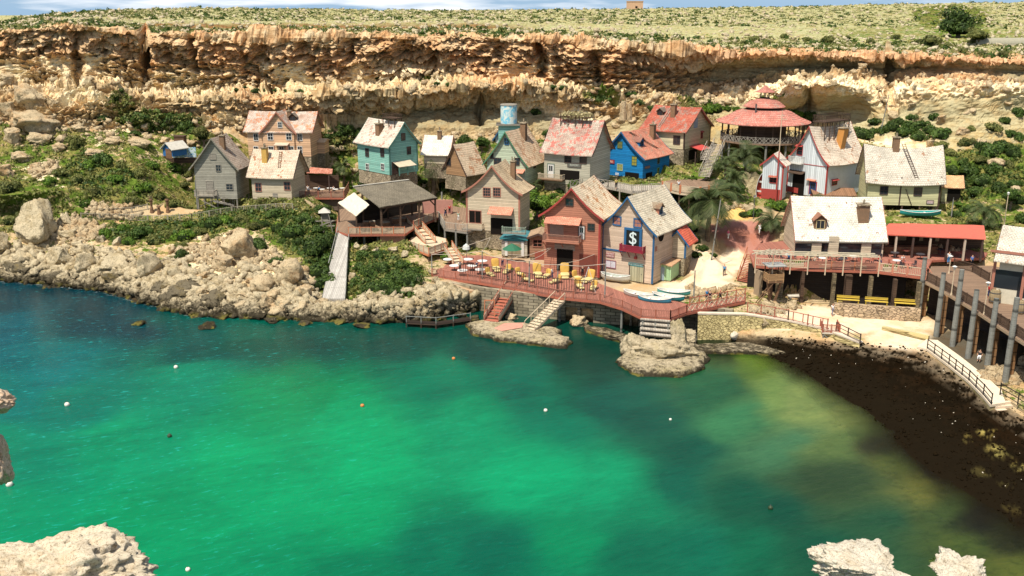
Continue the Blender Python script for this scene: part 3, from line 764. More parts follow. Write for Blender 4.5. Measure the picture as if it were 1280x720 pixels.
        for j in range(2): m.f += [(I(0,0,j), I(1,0,j), I(1,0,j+1), I(0,0,j+1)), (I(0,n,j), I(0,n,j+1), I(1,n,j+1), I(1,n,j))]
        me = s.fix(m, side).mesh(name); ul = me.uv_layers.new(name='UVMap'); li = np.zeros(len(me.loops), np.int32); me.loops.foreach_get('vertex_index', li)
        ul.data.foreach_set('uv', np.array(UV, np.float32)[li].ravel())
        o = meshobj(name, me, mat, s.root)
        if posts:
            for i in range(posts):
                x = u-w/2+.1+(w-.2)*i/max(1, posts-1)
                s.fix(MB().box(x-.06, -out+.05, 0.0, x+.06, -out+.17, z-drop-.03), side).build('awning_post', s.trimm or WOODD, o)
        return o
    def balcony(s, side, px, py, w, out, h, slab, slat, posts=True, legs=0, gap=.18):
        u, z = s.hit(side, px, py)
        o = s.fix(MB().box(u-w/2, -out, z-.16, u+w/2, -.003, z), side).build('balcony', slab, s.root)
        r = MB(); r.box(u-w/2, -out, z+h-.07, u+w/2, -out+.08, z+h).box(u-w/2, -out+.08, z+h-.07, u-w/2+.08, -.003, z+h).box(u+w/2-.08, -out+.08, z+h-.07, u+w/2, -.003, z+h)
        x = u-w/2+.06
        while x < u+w/2-.05: r.box(x, -out+.02, z, x+.06, -out+.06, z+h-.07); x += gap
        y = .1
        while y < out-.1: r.box(u-w/2+.02, -y-.05, z, u-w/2+.06, -y, z+h-.07).box(u+w/2-.06, -y-.05, z, u+w/2-.02, -y, z+h-.07); y += gap
        s.fix(r, side).build('railing', slat, o)
        for i in range(legs):
            x = u-w/2+.1+(w-.2)*i/max(1, legs-1)
            s.fix(MB().beam((x, -out+.1, z-.1), (x, -.02, z-1.1), .09), side).build('bracket', slab, o)
        return o
    def posts(s, mat, hgt, nx=3, ny=3, w=.22, name='stilt'):
        LATER.append(lambda: s._posts(mat, hgt, nx, ny, w, name)); PADS[-1] = (*PADS[-1][:6], PADS[-1][6]-hgt, False)
    def _posts(s, mat, hgt, nx, ny, w, name):
        for i in range(nx):
            for j in range(ny):
                x = -s.W/2+.15+(s.W-.3)*i/(nx-1); y = .15+(s.L-.3)*j/(ny-1); p = s.wld((x, y, 0)); g = gz(p.x, p.y)-p.z-.3
                if g < -.15: MB().box(x-w/2, y-w/2, g, x+w/2, y+w/2, -.003).build(name, mat, s.root)
    def corner_trim(s, mat, sides='LR', band=None):
        for sg, nm in ((-1, 'L'), (1, 'R')):
            if nm in sides:
                X = sg*s.W/2; m = MB().box(X-.14, -.05, 0, X+.14, -.004, s.He)
                m.box(min(X+sg*.004, X+sg*.05), -.05, 0, max(X+sg*.004, X+sg*.05), .2, s.He)
                m.build('corner_board', mat, s.root)
    def walk(s, y0, y1, w, mat, h=.8, up=.5, rail=True):
        """roof platform straddling the ridge"""
        zc = s.Hr + up; m = MB().box(-w/2, y0, zc, w/2, y1, zc+.15)
        for x in (-w/2+.1, w/2-.1):
            n = max(2, int((y1-y0)/1.2))
            for i in range(n+1):
                y = y0+.1+(y1-y0-.2)*i/n; m.box(x-.06, y-.06, s.rz(x, y)-.1, x+.06, y+.06, zc-.002)
        o = m.build('roof_platform', mat, s.root)
        if rail:
            r = MB()
            for (a, b) in (((-w/2, y0), (w/2, y0)), ((w/2, y0), (w/2, y1)), ((w/2, y1), (-w/2, y1)), ((-w/2, y1), (-w/2, y0))):
                A, B = Vector((*a, zc+.15)), Vector((*b, zc+.15)); n = max(2, int((B-A).length/.3))
                r.beam(A+Vector((0,0,h)), B+Vector((0,0,h)), .08)
                for i in range(n+1): p = A.lerp(B, i/n); r.beam(p, p+Vector((0,0,h)), .05)
            r.build('railing', mat, o)
        return o
METAL = paint((0.08,0.08,0.08), 0.5, .3, 'metal')
STONE_BASE = stone((0.38,0.31,0.21), (0.12,0.09,0.06), 0.45, 0.25, 'rubble base', rubble=True)
WOODG = wood((0.30,0.27,0.22), (0.12,0.10,0.08), .2, 'z', 'grey timber')
WOODP = wood((0.42,0.37,0.30), (0.2,0.16,0.12), .3, 'x', 'bleached planks')
WOODD = wood((0.09,0.055,0.035), (0.04,0.025,0.018), .3, 'z', 'dark timber')
WOODB = wood((0.20,0.11,0.06), (0.09,0.05,0.03), .25, 'z', 'brown timber')
RAILR = paint((0.36,0.11,0.065), .7, .5, 'red rail paint')
RAILO = paint((0.48,0.17,0.08), .7, .5, 'orange rail paint')
RAILC = paint((0.55,0.44,0.30), .8, .5, 'cream rail paint')
CREAM = wood((0.56,0.47,0.33), (0.30,0.23,0.15), .26, 'z', 'cream boards', .45)
TRIMR = paint((0.35,0.05,0.04), .6, .4, 'red trim')
TRIMB = paint((0.02,0.10,0.22), .6, .4, 'blue trim')
TRIMD = paint((0.07,0.04,0.03), .7, .4, 'dark trim')
TRIMP = paint((0.36,0.15,0.10), .7, .4, 'dull red trim')
WTRIM = paint((0.62,0.6,0.55), .6, .3, 'white trim')
# --- grey timber house on stilts
SH_GREY = shingle((0.34,0.27,0.21), (0.44,0.35,0.27), (0.30,0.16,0.10), .25)
SH_TAN = shingle((0.46,0.36,0.25), (0.56,0.44,0.31), (0.50,0.24,0.12), .35)
SH_WHITE = shingle((0.46,0.41,0.33), (0.54,0.49,0.40), (0.50,0.24,0.12), .08)
SH_PINK = shingle((0.50,0.22,0.16), (0.60,0.33,0.25), (0.62,0.50,0.38), .42)
SH_RED = shingle((0.34,0.085,0.055), (0.42,0.13,0.08), (0.44,0.31,0.24), .5)
SH_RPALE = shingle((0.42,0.13,0.10), (0.52,0.23,0.18), (0.56,0.48,0.38), .85)
SH_SALM = shingle((0.55,0.20,0.13), (0.62,0.27,0.18), (0.60,0.42,0.32), .28)
h = House('timber_house', 'tall weathered grey board house standing on stilts with a small stair porch', 'house', -5, (297,249,8.3), 246, 312, 206, 172,
          wood((0.33,0.31,0.25), (0.17,0.15,0.11), .3, 'z', 'grey boards', .6), SH_GREY, wood((0.25,0.23,0.18), None, .3), c=.1, base=0, oh=.75, og=.55)
h.win('F', 273, 210, .8, 1.0, WOODG); h.win('F', 287, 233.5, 1.1, .9, WOODG); h.win('F', 266, 196, 1.0, .8, WOODG, pane=WOODG)
h.door('F', 263, 241, 1.1, 2.0, WOODG, WOODG, panes=False); h.chimney(278, 184, 170, .8); h.posts(WOODG, 2, 3, 3)
h.balcony('F', 259, 243, 3.6, 1.3, .9, WOODG, WOODP)
# stairs down from the porch
V3_ = Vector
def stairs(name, a, b, w, tread, rail, parent=None, label=None, cat='staircase', rails=True, group=None, hr=.95, solid=False, n=None, cap=None, panel=None):
    """flight from a (top) to b (bottom), world points"""
    a, b = Vector(a), Vector(b); d = Vector((b.x-a.x, b.y-a.y, 0)); Lh = d.length; d.normalize(); r = Vector((d.y, -d.x, 0))
    ang = math.atan2(d.y, d.x); root = parent or empty(name, b, 0, label, cat, group); off = Vector((0,0,0)) if parent else b
    n = n or max(3, int(abs(a.z-b.z)/.2))
    st = MB(); M_ = []
    for i in range(n):
        p = a.lerp(b, (i+.5)/n) - off; q = d*(Lh/n*.5+.04)
        st.quad(p-q-r*w/2, p+q-r*w/2, p+q+r*w/2, p-q+r*w/2); k = len(st.v); 
        st.v += [tuple(Vector(v)-Vector((0,0,.07))) for v in st.v[k-4:k]]; st.f += [(k+3,k+2,k+1,k)] + [(k-4+i_, k-4+(i_+1) % 4, k+(i_+1) % 4, k+i_) for i_ in range(4)]
    st.build('tread', tread, root)
    if panel:
        for sg in (-1, 1): U_ = V3_((0,0,.42)); MB().beam(a-off+r*sg*(w/2+.07)+U_, b-off+r*sg*(w/2+.07)+U_, .05, .62).build('side_panel', panel, root)
    sm = MB()
    for sg in (-1, 1): sm.beam(a-off+r*sg*(w/2+.03)-Vector((0,0,.15)), b-off+r*sg*(w/2+.03)-Vector((0,0,.05)), .07, .28)
    sm.build('stringer', rail, root)
    if rails:
        for sg in (-1, 1):
            rm = MB(); A, B = a-off+r*sg*(w/2+.03), b-off+r*sg*(w/2+.03); U = Vector((0,0,hr))
            rm.beam(A+U, B+U, .07); m_ = max(2, int((B-A).length/1.3))
            for i in range(m_+1): p = A.lerp(B, i/m_); rm.beam(p, p+U, .08)
            if cap is not None:
                k = int((B-A).length/.17)
                for i in range(k): p = A.lerp(B, (i+.5)/k); rm.beam(p, p+U, .035)
            rm.build('handrail', cap or rail, root)
    return root
def sub(hs, p): return hs.loc(p)
a_, b_ = hs_a = (h.wld((-.4, -1.0, -.05)), atz(291, 255, 7.0))
stairs('x', h.loc(h.wld((h.hit('F', 269, 243)[0], -1.0, -.05))), h.loc(atz(292, 256, 7.1)), .9, WOODP, WOODP, parent=h.root)
MB().beam((-h.W/2-.1, .5, -1.6), (-h.W/2+3, 0.1, -.3), .15).beam((0, -.8, -1.4), (-2.2, -.9, -.2), .15).build('brace', WOODG, h.root)
# --- peach mansion
PEACH = wood((0.66,0.42,0.25), (0.50,0.30,0.17), .4, 'z', 'peach boards', .2)
SH_PATCH = shingle((0.50,0.20,0.10), (0.60,0.30,0.17), (0.68,0.60,0.50), .95)
h = House('mansion', 'large peach house with red and white patterned roof and a wide central gable', 'house', 84, (389,196,13.6), 398, 311, 163, 139, PEACH, SH_PATCH, TRIMP, W=7.0, c=.2, oh=.5, og=.6, sag=.15)
for px in (320, 338, 361, 375):
    h.win('L', px, 171.5, .75, 1.15, WTRIM); h.win('L', px, 187, .75, 1.1, WTRIM)
h.chimney(363, 146, 139, .7, pots=1); h.dormer(366, 151, 1.5, .9, WOODD, SH_GREY, TRIMD)
hm = h
# cross gable of the mansion (an own wing, child of the mansion)
cg = House('wing', 'w', 'house', -6, (369,196,13.6), 330, 372, 163, 139, PEACH, SH_PATCH, TRIMP, L=4.2, c=.15, oh=.6, og=.4)
cg.win('F', 350, 156, .7, .9, WTRIM)
for px in (338, 361): cg.win('F', px, 170.5, .9, 1.2, WTRIM)
for px in (339, 352, 364): cg.win('F', px, 187, .8, 1.1, WTRIM)
cg.awning('F', 353, 178.5, 2.6, 1.2, .3, paint((0.5,0.4,0.3)), posts=2)
def absorb(child, parent, newname):
    """make a wing's parts parts of the main house"""
    M_ = parent.root.matrix_basis.inverted() @ child.root.matrix_basis
    for o in list(child.root.children):
        o.parent = parent.root; o.matrix_basis = M_ @ o.matrix_basis
        if o.name.split('.')[0] in ('wall', 'roof'): o.name = newname + '_' + o.name.split('.')[0]
    bpy.data.objects.remove(child.root)
bpy.context.view_layer.update()
absorb(cg, hm, 'wing')
ext = House('porch', 'p', 'house', 84, (406,192,13.6), 409, 386, 177, 173, PEACH, paint((0.6,0.45,0.3)), None, W=3.0, c=0, oh=.3, og=.2, sag=0)
absorb(ext, hm, 'porch')
# --- low cream cottage
h = House('cottage', 'low cream cottage with a pale sagging roof and a tall yellow chimney with two pots', 'house', 80, (365,250,8.2), 374, 316, 217, 187, CREAM,
          shingle((0.50,0.40,0.29),(0.60,0.48,0.36),(0.55,0.24,0.12),.25), TRIMD, W=6.4, c=-.1, oh=.6, og=.7, sag=.2, base=.9)
h.win('L', 323, 234, 1.0, 1.3, TRIMP); h.win('L', 359, 232.5, 1.0, 1.3, TRIMP)
h.chimney(333, 200, 185, .9, paint((0.55,0.33,0.08), .7, .4), pots=2); h.ladder((351, 190), (349, 211), WOODB)
h.panel('L', 344, 244, .9, .7, WOODG, 'vent')
# --- turquoise house
TURQ = wood((0.20,0.44,0.36), (0.42,0.50,0.42), .3, 'z', 'turquoise boards', .55)
h = House('gabled_house', 'turquoise two storey house with a pale roof and a railed platform on its ridge', 'house', 44, (488,219,12.2), 522, 448, 180, 152, TURQ,
          shingle((0.50,0.43,0.35),(0.60,0.52,0.42),(0.55,0.28,0.20),.38), paint((0.08,0.2,0.16)), c=.2, oh=.6, og=.5, base=2.4)
for px in (459, 478): h.win('L', px, 190.5, .9, 1.3, TRIMD); h.win('L', px+.5, 208.5, .8, 1.0, WTRIM)
h.win('F', 504, 171, .7, 1.1, TRIMD); h.win('F', 511, 188, .7, 1.2, TRIMD)
h.chimney(475, 166, 155, 1.0); h.awning('F', 502, 201, 3.8, 1.8, .7, paint((0.5,0.42,0.3)), posts=3); h.door('F', 494, 221, 1.1, 2.1, TRIMD, TRIMD)
h.walk(1.2, 4.6, 1.8, WOODD, .6, .35); h.corner_trim(paint((0.08,0.2,0.16)))
# --- hidden pale-roofed hut behind the turquoise house
h = House('hut', 'small pale roofed hut half hidden behind the turquoise house and palm', 'hut', 80, (560,205,13.4), 563, 530, 190, 169, CREAM, shingle((0.6,0.55,0.45),(0.7,0.64,0.54)), TRIMP, W=5, c=.1)
h.chimney(551, 172, 164, .7)
# --- brown cottage
h = House('cottage', 'small brown cottage with a tan roof beside the fan palm', 'house', -40, (582,221,11.6), 556, 604, 212, 180, wood((0.34,0.20,0.10),(0.16,0.09,0.05),.3), SH_TAN, TRIMD, c=.1, oh=.7, og=.4)
h.win('F', 561, 202, .9, 1.2, TRIMD)
# --- pale green house
GRNW = wood((0.47,0.53,0.38), (0.28,0.36,0.24), .3, 'z', 'pale green boards', .5)
h = House('gabled_house', 'pale green gabled house with dark green bargeboards below the blue water tank', 'house', -24, (657,232,11.2), 609, 681, 203, 164, GRNW,
          shingle((0.50,0.38,0.25),(0.60,0.44,0.30),(0.58,0.32,0.18),.5), paint((0.06,0.17,0.09)), c=.22, oh=.7, og=.5, base=2.4)
h.win('F', 633.5, 177, .7, .9, TRIMB); h.win('F', 622, 202, 1.2, 1.1, TRIMD); h.win('F', 646, 202, .9, 1.1, TRIMD); h.win('F', 615, 195, .4, .8, TRIMD)
h.chimney(654, 171, 154, .95); h.awning('F', 643, 211, 4.0, 1.2, .5, SH_SALM); h.win('R', 668, 205, .8, 1.2, TRIMD)
# --- cream witch-hat house
h = House('gabled_house', 'cream house with a swept curved gable roof and a red tiled awning below two windows', 'house', -17, (649,291,6.2), 584, 662, 240, 206, CREAM,
          shingle((0.42,0.32,0.20),(0.52,0.40,0.26),(0.38,0.24,0.14),.25), TRIMP, c=.55, oh=.7, og=.55, base=3.0, sag=.2)
for px in (608.5, 621): h.win('F', px, 240, 1.1, 1.25, TRIMP, 3, 3)
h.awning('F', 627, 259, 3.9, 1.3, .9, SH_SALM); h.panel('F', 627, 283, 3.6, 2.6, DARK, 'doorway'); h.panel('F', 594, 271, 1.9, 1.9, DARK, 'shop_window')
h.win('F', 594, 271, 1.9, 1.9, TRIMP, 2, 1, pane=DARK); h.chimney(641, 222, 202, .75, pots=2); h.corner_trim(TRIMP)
h.balcony('F', 592, 285, 3.4, .9, .9, WOODG, RAILC)
# --- house with faded red roof and ridge garden
OLIVE = wood((0.45,0.42,0.32), (0.25,0.23,0.17), .3, 'z', 'olive cream boards', .4)
h = House('gabled_house', 'olive cream house with a faded red roof and dry grass heaped on its ridge', 'house', 62, (737,233,11.4), 762, 680, 190, 150, OLIVE, SH_RPALE, TRIMD, c=.3, oh=.7, og=.6, sag=.25, base=2.4)
h.win('L', 710, 198, 1.1, 1.3, TRIMD, 2, 3); h.win('L', 729, 199, 1.1, 1.3, TRIMD, 2, 3); h.door('L', 688.5, 222, 1.1, 2.3, WTRIM, paint((0.15,0.2,0.15)))
h.sign('L', 718, 206.5, 2.4, .6, 'BAKERY', paint((0.12,0.12,0.10)), paint((0.5,0.5,0.42)), border=TRIMD)
h.panel('L', 712, 219, 3.6, 1.6, DARK, 'doorway'); h.balcony('L', 691, 223, 4.6, 1.2, .9, WOODB, RAILC)
ro = h.walk(1.6, 7.2, 1.9, WOODD, .3, .3, rail=False); RIDGE = h
# --- blue house
BLUE = wood((0.008,0.17,0.42), (0.02,0.24,0.46), .3, 'z', 'bright blue boards', .5)
h = House('gabled_house', 'bright blue corner house with a rusty pink roof, a blue dormer and a red sign', 'house', -38, (803,223.5,11.4), 751, 836, 196, 164, BLUE, 
          shingle((0.46,0.17,0.11),(0.56,0.25,0.17),(0.55,0.38,0.27),.4), TRIMB, c=.3, oh=.65, og=.5, base=1.2, sag=.2)
h.win('F', 775, 181, .9, 1.1, paint((0.03,0.12,0.10)), pane=paint((0.16,0.15,0.04), .4)); h.win('F', 793, 201, .9, 1.5, paint((0.03,0.12,0.10)), 2, 3, pane=paint((0.3,0.25,0.04), .4)); h.win('F', 775, 209, 1.0, 1.0, paint((0.35,0.4,0.3)), pane=paint((0.25,0.26,0.08), .4))
h.sign('F', 761, 201.5, 2.4, .62, 'TOYMILL', paint((0.35,0.05,0.04)), paint((0.7,0.62,0.52)), border=paint((0.05,0.03,0.1)))
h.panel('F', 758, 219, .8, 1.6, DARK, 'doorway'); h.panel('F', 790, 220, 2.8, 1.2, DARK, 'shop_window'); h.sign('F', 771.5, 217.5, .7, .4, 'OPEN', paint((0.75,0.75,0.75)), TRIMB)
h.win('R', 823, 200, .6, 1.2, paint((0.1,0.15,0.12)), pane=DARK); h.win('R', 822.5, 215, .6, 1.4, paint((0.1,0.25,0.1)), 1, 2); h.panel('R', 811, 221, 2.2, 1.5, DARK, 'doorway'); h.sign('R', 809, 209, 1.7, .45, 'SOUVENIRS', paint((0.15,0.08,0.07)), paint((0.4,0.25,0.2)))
h.dormer(802, 183, 1.5, 1.1, BLUE, SH_PINK, TRIMB); h.chimney(815, 172, 156, .85); h.ladder((787, 166), (822, 186), WOODD, .5)
# --- cream house with bright red roof
CRM2 = wood((0.60,0.52,0.33), (0.38,0.3,0.18), .25, 'z', 'yellowish cream boards', .35)
h = House('gabled_house', 'cream two storey house with a bright red roof and a small red porch roof', 'house', 55, (855,187,15.4), 887, 803, 163, 134, CRM2, SH_RED, TRIMP, c=.2, oh=.6, og=.5, base=3.2, sag=.15)
h.win('F', 869.5, 154, 1.3, 1.5, paint((0.2,0.28,0.38)), pane=paint((0.25,0.32,0.38), .3)); h.win('F', 877, 169, .7, 1.0, TRIMR); h.awning('F', 877, 163.5, 1.1, .4, .2, TRIMR)
h.awning('F', 868, 181, 4.2, 2.4, .6, paint((0.50,0.07,0.06), .6, .3)); h.chimney(843, 145, 131, .9); h.dormer(825, 144, 1.3, .9, WOODD, SH_GREY, TRIMD); h.ladder((840, 134), (823, 160), WOODP)
h.win('L', 846, 175, 1.2, 1.4, TRIMD); h.corner_trim(TRIMD)
u, z = h.hit('F', 868, 181)
for i, x in enumerate((.2, h.W-.2)): MB().box(-h.W/2+x-.08, -2.3, -3.1, -h.W/2+x+.08, -2.14, z-.65).build('porch_post', TRIMD, h.root)
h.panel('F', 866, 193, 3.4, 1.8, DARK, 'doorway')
# --- white and red house: main block and annex
WHT = wood((0.62,0.67,0.68), (0.42,0.45,0.44), .35, 'x', 'white boards', .3)
h = House('captain_house', 'white house with red trim, a sweeping curved shingle roof and a leaning orange chimney', 'house', -52, (1031,248,9.3), 983, 1078, 203, 157, WHT,
          shingle((0.55,0.45,0.34),(0.66,0.56,0.44),(0.55,0.30,0.18),.3), TRIMR, c=.55, oh=.7, og=.5, sag=.5, base=2.4)
h.corner_trim(TRIMR); h.win('F', 1000, 188, 1.0, 1.5, TRIMR, 1, 2); h.awning('F', 1000, 181, 1.4, .5, .2, TRIMR); h.balcony('F', 997, 203, 2.6, 1.0, 1.1, WTRIM, WTRIM)
h.panel('F', 998, 230, 2.4, 4.0, DARK, 'doorway'); h.door('F', 1015.5, 243, 1.3, 2.1, paint((0.02,0.05,0.15)), TRIMR); h.awning('F', 1015, 224, 1.8, .5, .15, SH_SALM)
h.awning('F', 997, 213, 3.2, .9, .4, WOODD, name='canopy'); h.win('R', 1043, 228, 1.3, .8, TRIMR); h.awning('R', 1043, 223.5, 1.8, .5, .2, TRIMR)
h.chimney(1049, 180, 160, 1.2, paint((0.52,0.24,0.06), .7, .4), lean=.5, d=1.2); h.walk(2.2, 9.2, 2.6, WOODD, 1.0, .35)
for (u0, u1, z0, z1) in ((-h.W/2+.2, h.W/2-.2, h.He*.86, h.He*.86+.1),): MB().box(u0, -.06, z0, u1, -.003, z1).build('trim_board', TRIMR, h.root)
MB().box(-h.W/2+.2, -.05, .1, -1.5, -.003, 1.0).box(1.0, -.05, .1, 1.6, -.003, 1.0).build('plinth_board', TRIMR, h.root)
h.panel('F', 1004, 171, .5, .9, DARK, 'figurehead', out=.3)
hm = h
an = House('annex', 'a', 'house', -28, (976,250,9.0), 951, 984, 205, 192, WHT, shingle((0.6,0.52,0.42),(0.7,0.6,0.5)), TRIMR, L=3.2, c=.1, oh=.5, og=.3, sag=0)
an.win('F', 966.5, 225, 1.0, .9, TRIMR); an.awning('F', 966.5, 219.5, 1.5, .5, .2, SH_RED); an.corner_trim(TRIMR, 'R')
MB().box(-an.W/2, -.05, .0, an.W/2-.2, -.003, 1.7).build('plinth_board', TRIMR, an.root)
bpy.context.view_layer.update(); absorb(an, hm, 'annex')
# --- yellow house on the right
YEL = wood((0.56,0.53,0.30), (0.36,0.33,0.17), .26, 'z', 'pale yellow boards', .3)
h = House('stilt_house', 'pale yellow house on low stilts with a wide whitish sagging roof and a leaning ladder', 'house', 82, (1173,258,9.3), 1181, 1083, 221, 181, YEL, SH_WHITE, TRIMD, W=7.2, c=-.15, oh=.7, og=.6, sag=.75, base=0)
h.win('L', 1105, 238, 1.1, 1.2, TRIMD); h.win('L', 1147.5, 239.5, 1.1, 1.2, TRIMD); h.chimney(1121, 186, 172, 1.0, pots=2); h.ladder((1154, 183), (1146, 224), TRIMD, .5)
h.sign('L', 1162.5, 252.5, 1.0, .45, 'PRIVATE', paint((0.6,0.5,0.5)), TRIMP, border=TRIMD); h.corner_trim(TRIMD, 'L')
u0, z0 = h.hit('L', 1126, 235); s_ = MB().box(u0-.1, -.05, 0, u0+.1, -.004, h.He-.2); h.fix(s_, 'L').build('post_board', TRIMD, h.root)
u1, z1 = h.hit('L', 1132, 236); u2, z2 = h.hit('L', 1139, 259); h.fix(MB().beam((u1, -.12, z1), (u2, -.12, max(z2, .1)), .14, .08), 'L').build('leaning_plank', TRIMD, h.root)
h.posts(TRIMD, 1, 3, 5)
h = House('annex', 'small yellow lean-to with orange roof and open dark doorway right of the pale yellow house', 'hut', 75, (1199,253,9.2), 1211, 1176, 232, 219, YEL, shingle((0.55,0.30,0.15),(0.62,0.40,0.22)), TRIMD, W=4, c=0, oh=.5, og=.5, base=.6)
h.panel('L', 1192, 244, 2.0, 2.2, DARK, 'doorway')
# --- white roofed boat house by the terrace
h = House('boathouse', 'boathouse with a wide peeling white shingle roof and one small dormer behind the terrace', 'boathouse', 86, (1103,322,7.0), 1108, 995, 297, 246, CREAM,
          shingle((0.55,0.51,0.42),(0.66,0.62,0.53),(0.40,0.20,0.10),.05), TRIMP, W=9, c=-.05, oh=.5, og=.4, sag=.1, base=.5)
h.dormer(1025, 287, 1.7, 1.5, WOODB, shingle((0.5,0.22,0.13),(0.6,0.35,0.25)), paint((0.5,0.4,0.2))); h.chimney(1080, 272, 256, 1.4, pots=1)
h.ladder((1066, 248), (1064, 262), WTRIM); h.panel('L', 1012, 311, 4.0, 1.5, GLASS, 'shop_window'); h.panel('L', 1060, 311, 9.0, 1.5, GLASS, 'shop_window')
h.panel('L', 1020, 312, 1.3, 1.9, CREAM, 'pillar', out=.25); h.panel('L', 1041, 308, 1.3, 2.8, CREAM, 'pillar', out=.5); h.panel('L', 1082, 312, 1.3, 1.9, CREAM, 'pillar', out=.25)
h = House('shed', 'flat brown board roofed shed between the white boathouse and the white and red house', 'shed', 86, (1068,252,8.8), 1072, 1018, 244, 235, WOODB, wood((0.26,0.14,0.08),(0.12,0.07,0.04),.3,'y'), TRIMD, W=5, c=0, oh=.3, og=.3, sag=0)
# --- salmon barn
SALM = wood((0.44,0.19,0.12), (0.27,0.12,0.08), .3, 'z', 'salmon boards', .45)
h = House('gabled_house', 'salmon red house with a pale patched roof, red awning and railed balcony by the deck', 'house', -20, (748,347,3.3), 680, 771, 270, 234, SALM,
          shingle((0.54,0.44,0.30),(0.63,0.50,0.36),(0.56,0.26,0.11),.42), TRIMR, c=.35, oh=.75, og=.55, sag=.2, base=.5)
h.win('F', 712, 253, 1.0, .9, TRIMD, 2, 2); h.awning('F', 705, 271, 5.2, 1.3, .8, SH_SALM); h.win('F', 739, 284, .9, .9, TRIMD)
h.balcony('F', 704, 300, 5.4, 1.3, 1.0, SALM, paint((0.3,0.16,0.11)), legs=3); h.panel('F', 696, 288, 2.0, 1.8, paint((0.3,0.2,0.15)), 'boarding'); h.door('F', 727, 299, .8, 1.9, WTRIM, TRIMD)
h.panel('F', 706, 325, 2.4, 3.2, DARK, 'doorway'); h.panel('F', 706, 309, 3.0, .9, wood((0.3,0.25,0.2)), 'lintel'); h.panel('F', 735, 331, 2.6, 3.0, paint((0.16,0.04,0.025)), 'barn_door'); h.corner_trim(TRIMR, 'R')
# --- pink-cream house with the dollar sign
PCRM = wood((0.60,0.46,0.34), (0.42,0.29,0.2), .16, 'z', 'pinkish cream boards', .4)
h = House('bank_house', 'pinkish cream house with blue trim and a black board bearing a white dollar sign', 'house', -33, (815,355,3.1), 752, 855, 289, 245, PCRM,
          shingle((0.52,0.45,0.33),(0.62,0.54,0.40),(0.50,0.36,0.22),.2), TRIMB, c=.3, oh=.7, og=.5, sag=.15, base=.4)
h.corner_trim(TRIMB); h.win('F', 771.5, 276, 1.0, 1.0, TRIMB, pane=TRIMP, fw=.18); h.win('F', 797.5, 279, 1.0, 1.0, TRIMB, pane=TRIMP, fw=.18)
u, z = h.hit('F', 792, 298)
sg = h.fix(MB().box(u-1.0, -.22, z-1.25, u+1.0, -.05, z+1.15), 'F').build('dollar_sign', paint((0.01,0.012,0.01), .5, .2), h.root)
fr = MB().box(u-1.35, -.3, z-1.4, u-1.0, -.004, z+1.45).box(u+1.0, -.3, z-1.4, u+1.35, -.004, z+1.45).box(u-1.0, -.3, z+1.15, u+1.0, -.004, z+1.45)
h.fix(fr, 'F').build('sign_frame', TRIMB, sg)
me = textmesh('$', 2.5, .02); co = np.zeros(len(me.vertices)*3, np.float32); me.vertices.foreach_get('co', co); co = co.reshape(-1, 3)
me.vertices.foreach_set('co', np.stack([co[:,0]+u, -.25-co[:,2], co[:,1]+z], 1).ravel().astype(np.float32)); meshobj('lettering', me, paint((0.6,0.68,0.66)), sg)
h.balcony('F', 792, 312.5, 3.7, .9, .8, paint((0.22,0.02,0.03)), paint((0.26,0.02,0.04)), legs=4, gap=.09)
h.sign('F', 763, 318.5, 1.35, .75, 'FREE BAIT\nSERVICES', paint((0.28,0.10,0.09)), paint((0.7,0.6,0.55)), size=.33)
h.win('F', 763.5, 330, 1.5, .95, paint((0.25,0.1,0.12)), 2, 1, pane=paint((0.55,0.52,0.55), .4)); h.sign('F', 795, 331, 2.3, .42, 'THE TREASURE', paint((0.05,0.18,0.18)), paint((0.35,0.5,0.48)))
h.door('F', 795.5, 354, 2.1, 2.4, wood((0.40,0.37,0.24),(0.2,0.2,0.12),.4,'x'), TRIMD, panes=False); h.panel('F', 795, 322, .35, .35, TRIMR, 'lantern', out=.3)
u, z = h.hit('F', 765, 312); h.fix(MB().box(-h.W/2, -.09, z-.12, -.2, -.004, z+.12), 'F').build('trim_board', TRIMB, h.root)
u, z = h.hit('R', 826, 295); h.fix(MB().cyl((u, -.02, z), (u, -.14, z), .75, .75, 20), 'R').build('porthole', DARK, h.root)
h.panel('R', 820, 311, .6, .7, TRIMP, 'notice'); h.dormer(826, 268, 1.3, 1.2, TRIMP, SH_TAN, TRIMB)
bk = h
an = House('annex', 'x', 'house', -27, (856,323,5.6), 836, 868, 300, 287, CREAM, shingle((0.52,0.10,0.06),(0.6,0.16,0.09)), TRIMB, L=3.5, c=0, oh=.7, og=.4, sag=0)
an.corner_trim(TRIMB, 'R'); bpy.context.view_layer.update(); absorb(an, bk, 'annex')
h = House('shed', 'mint green boarded shed with a tan flat roof built against the dollar sign house', 'shed', -27, (838,351,3.1), 818, 846, 332, 329, wood((0.36,0.55,0.30),(0.25,0.4,0.25),.5,'x'), paint((0.45,0.27,0.15)), None, L=4, c=0, oh=.2, og=.3, sag=0, base=.3)
h.panel('F', 827, 342, .8, 1.9, paint((0.25,0.33,0.36)), 'door')
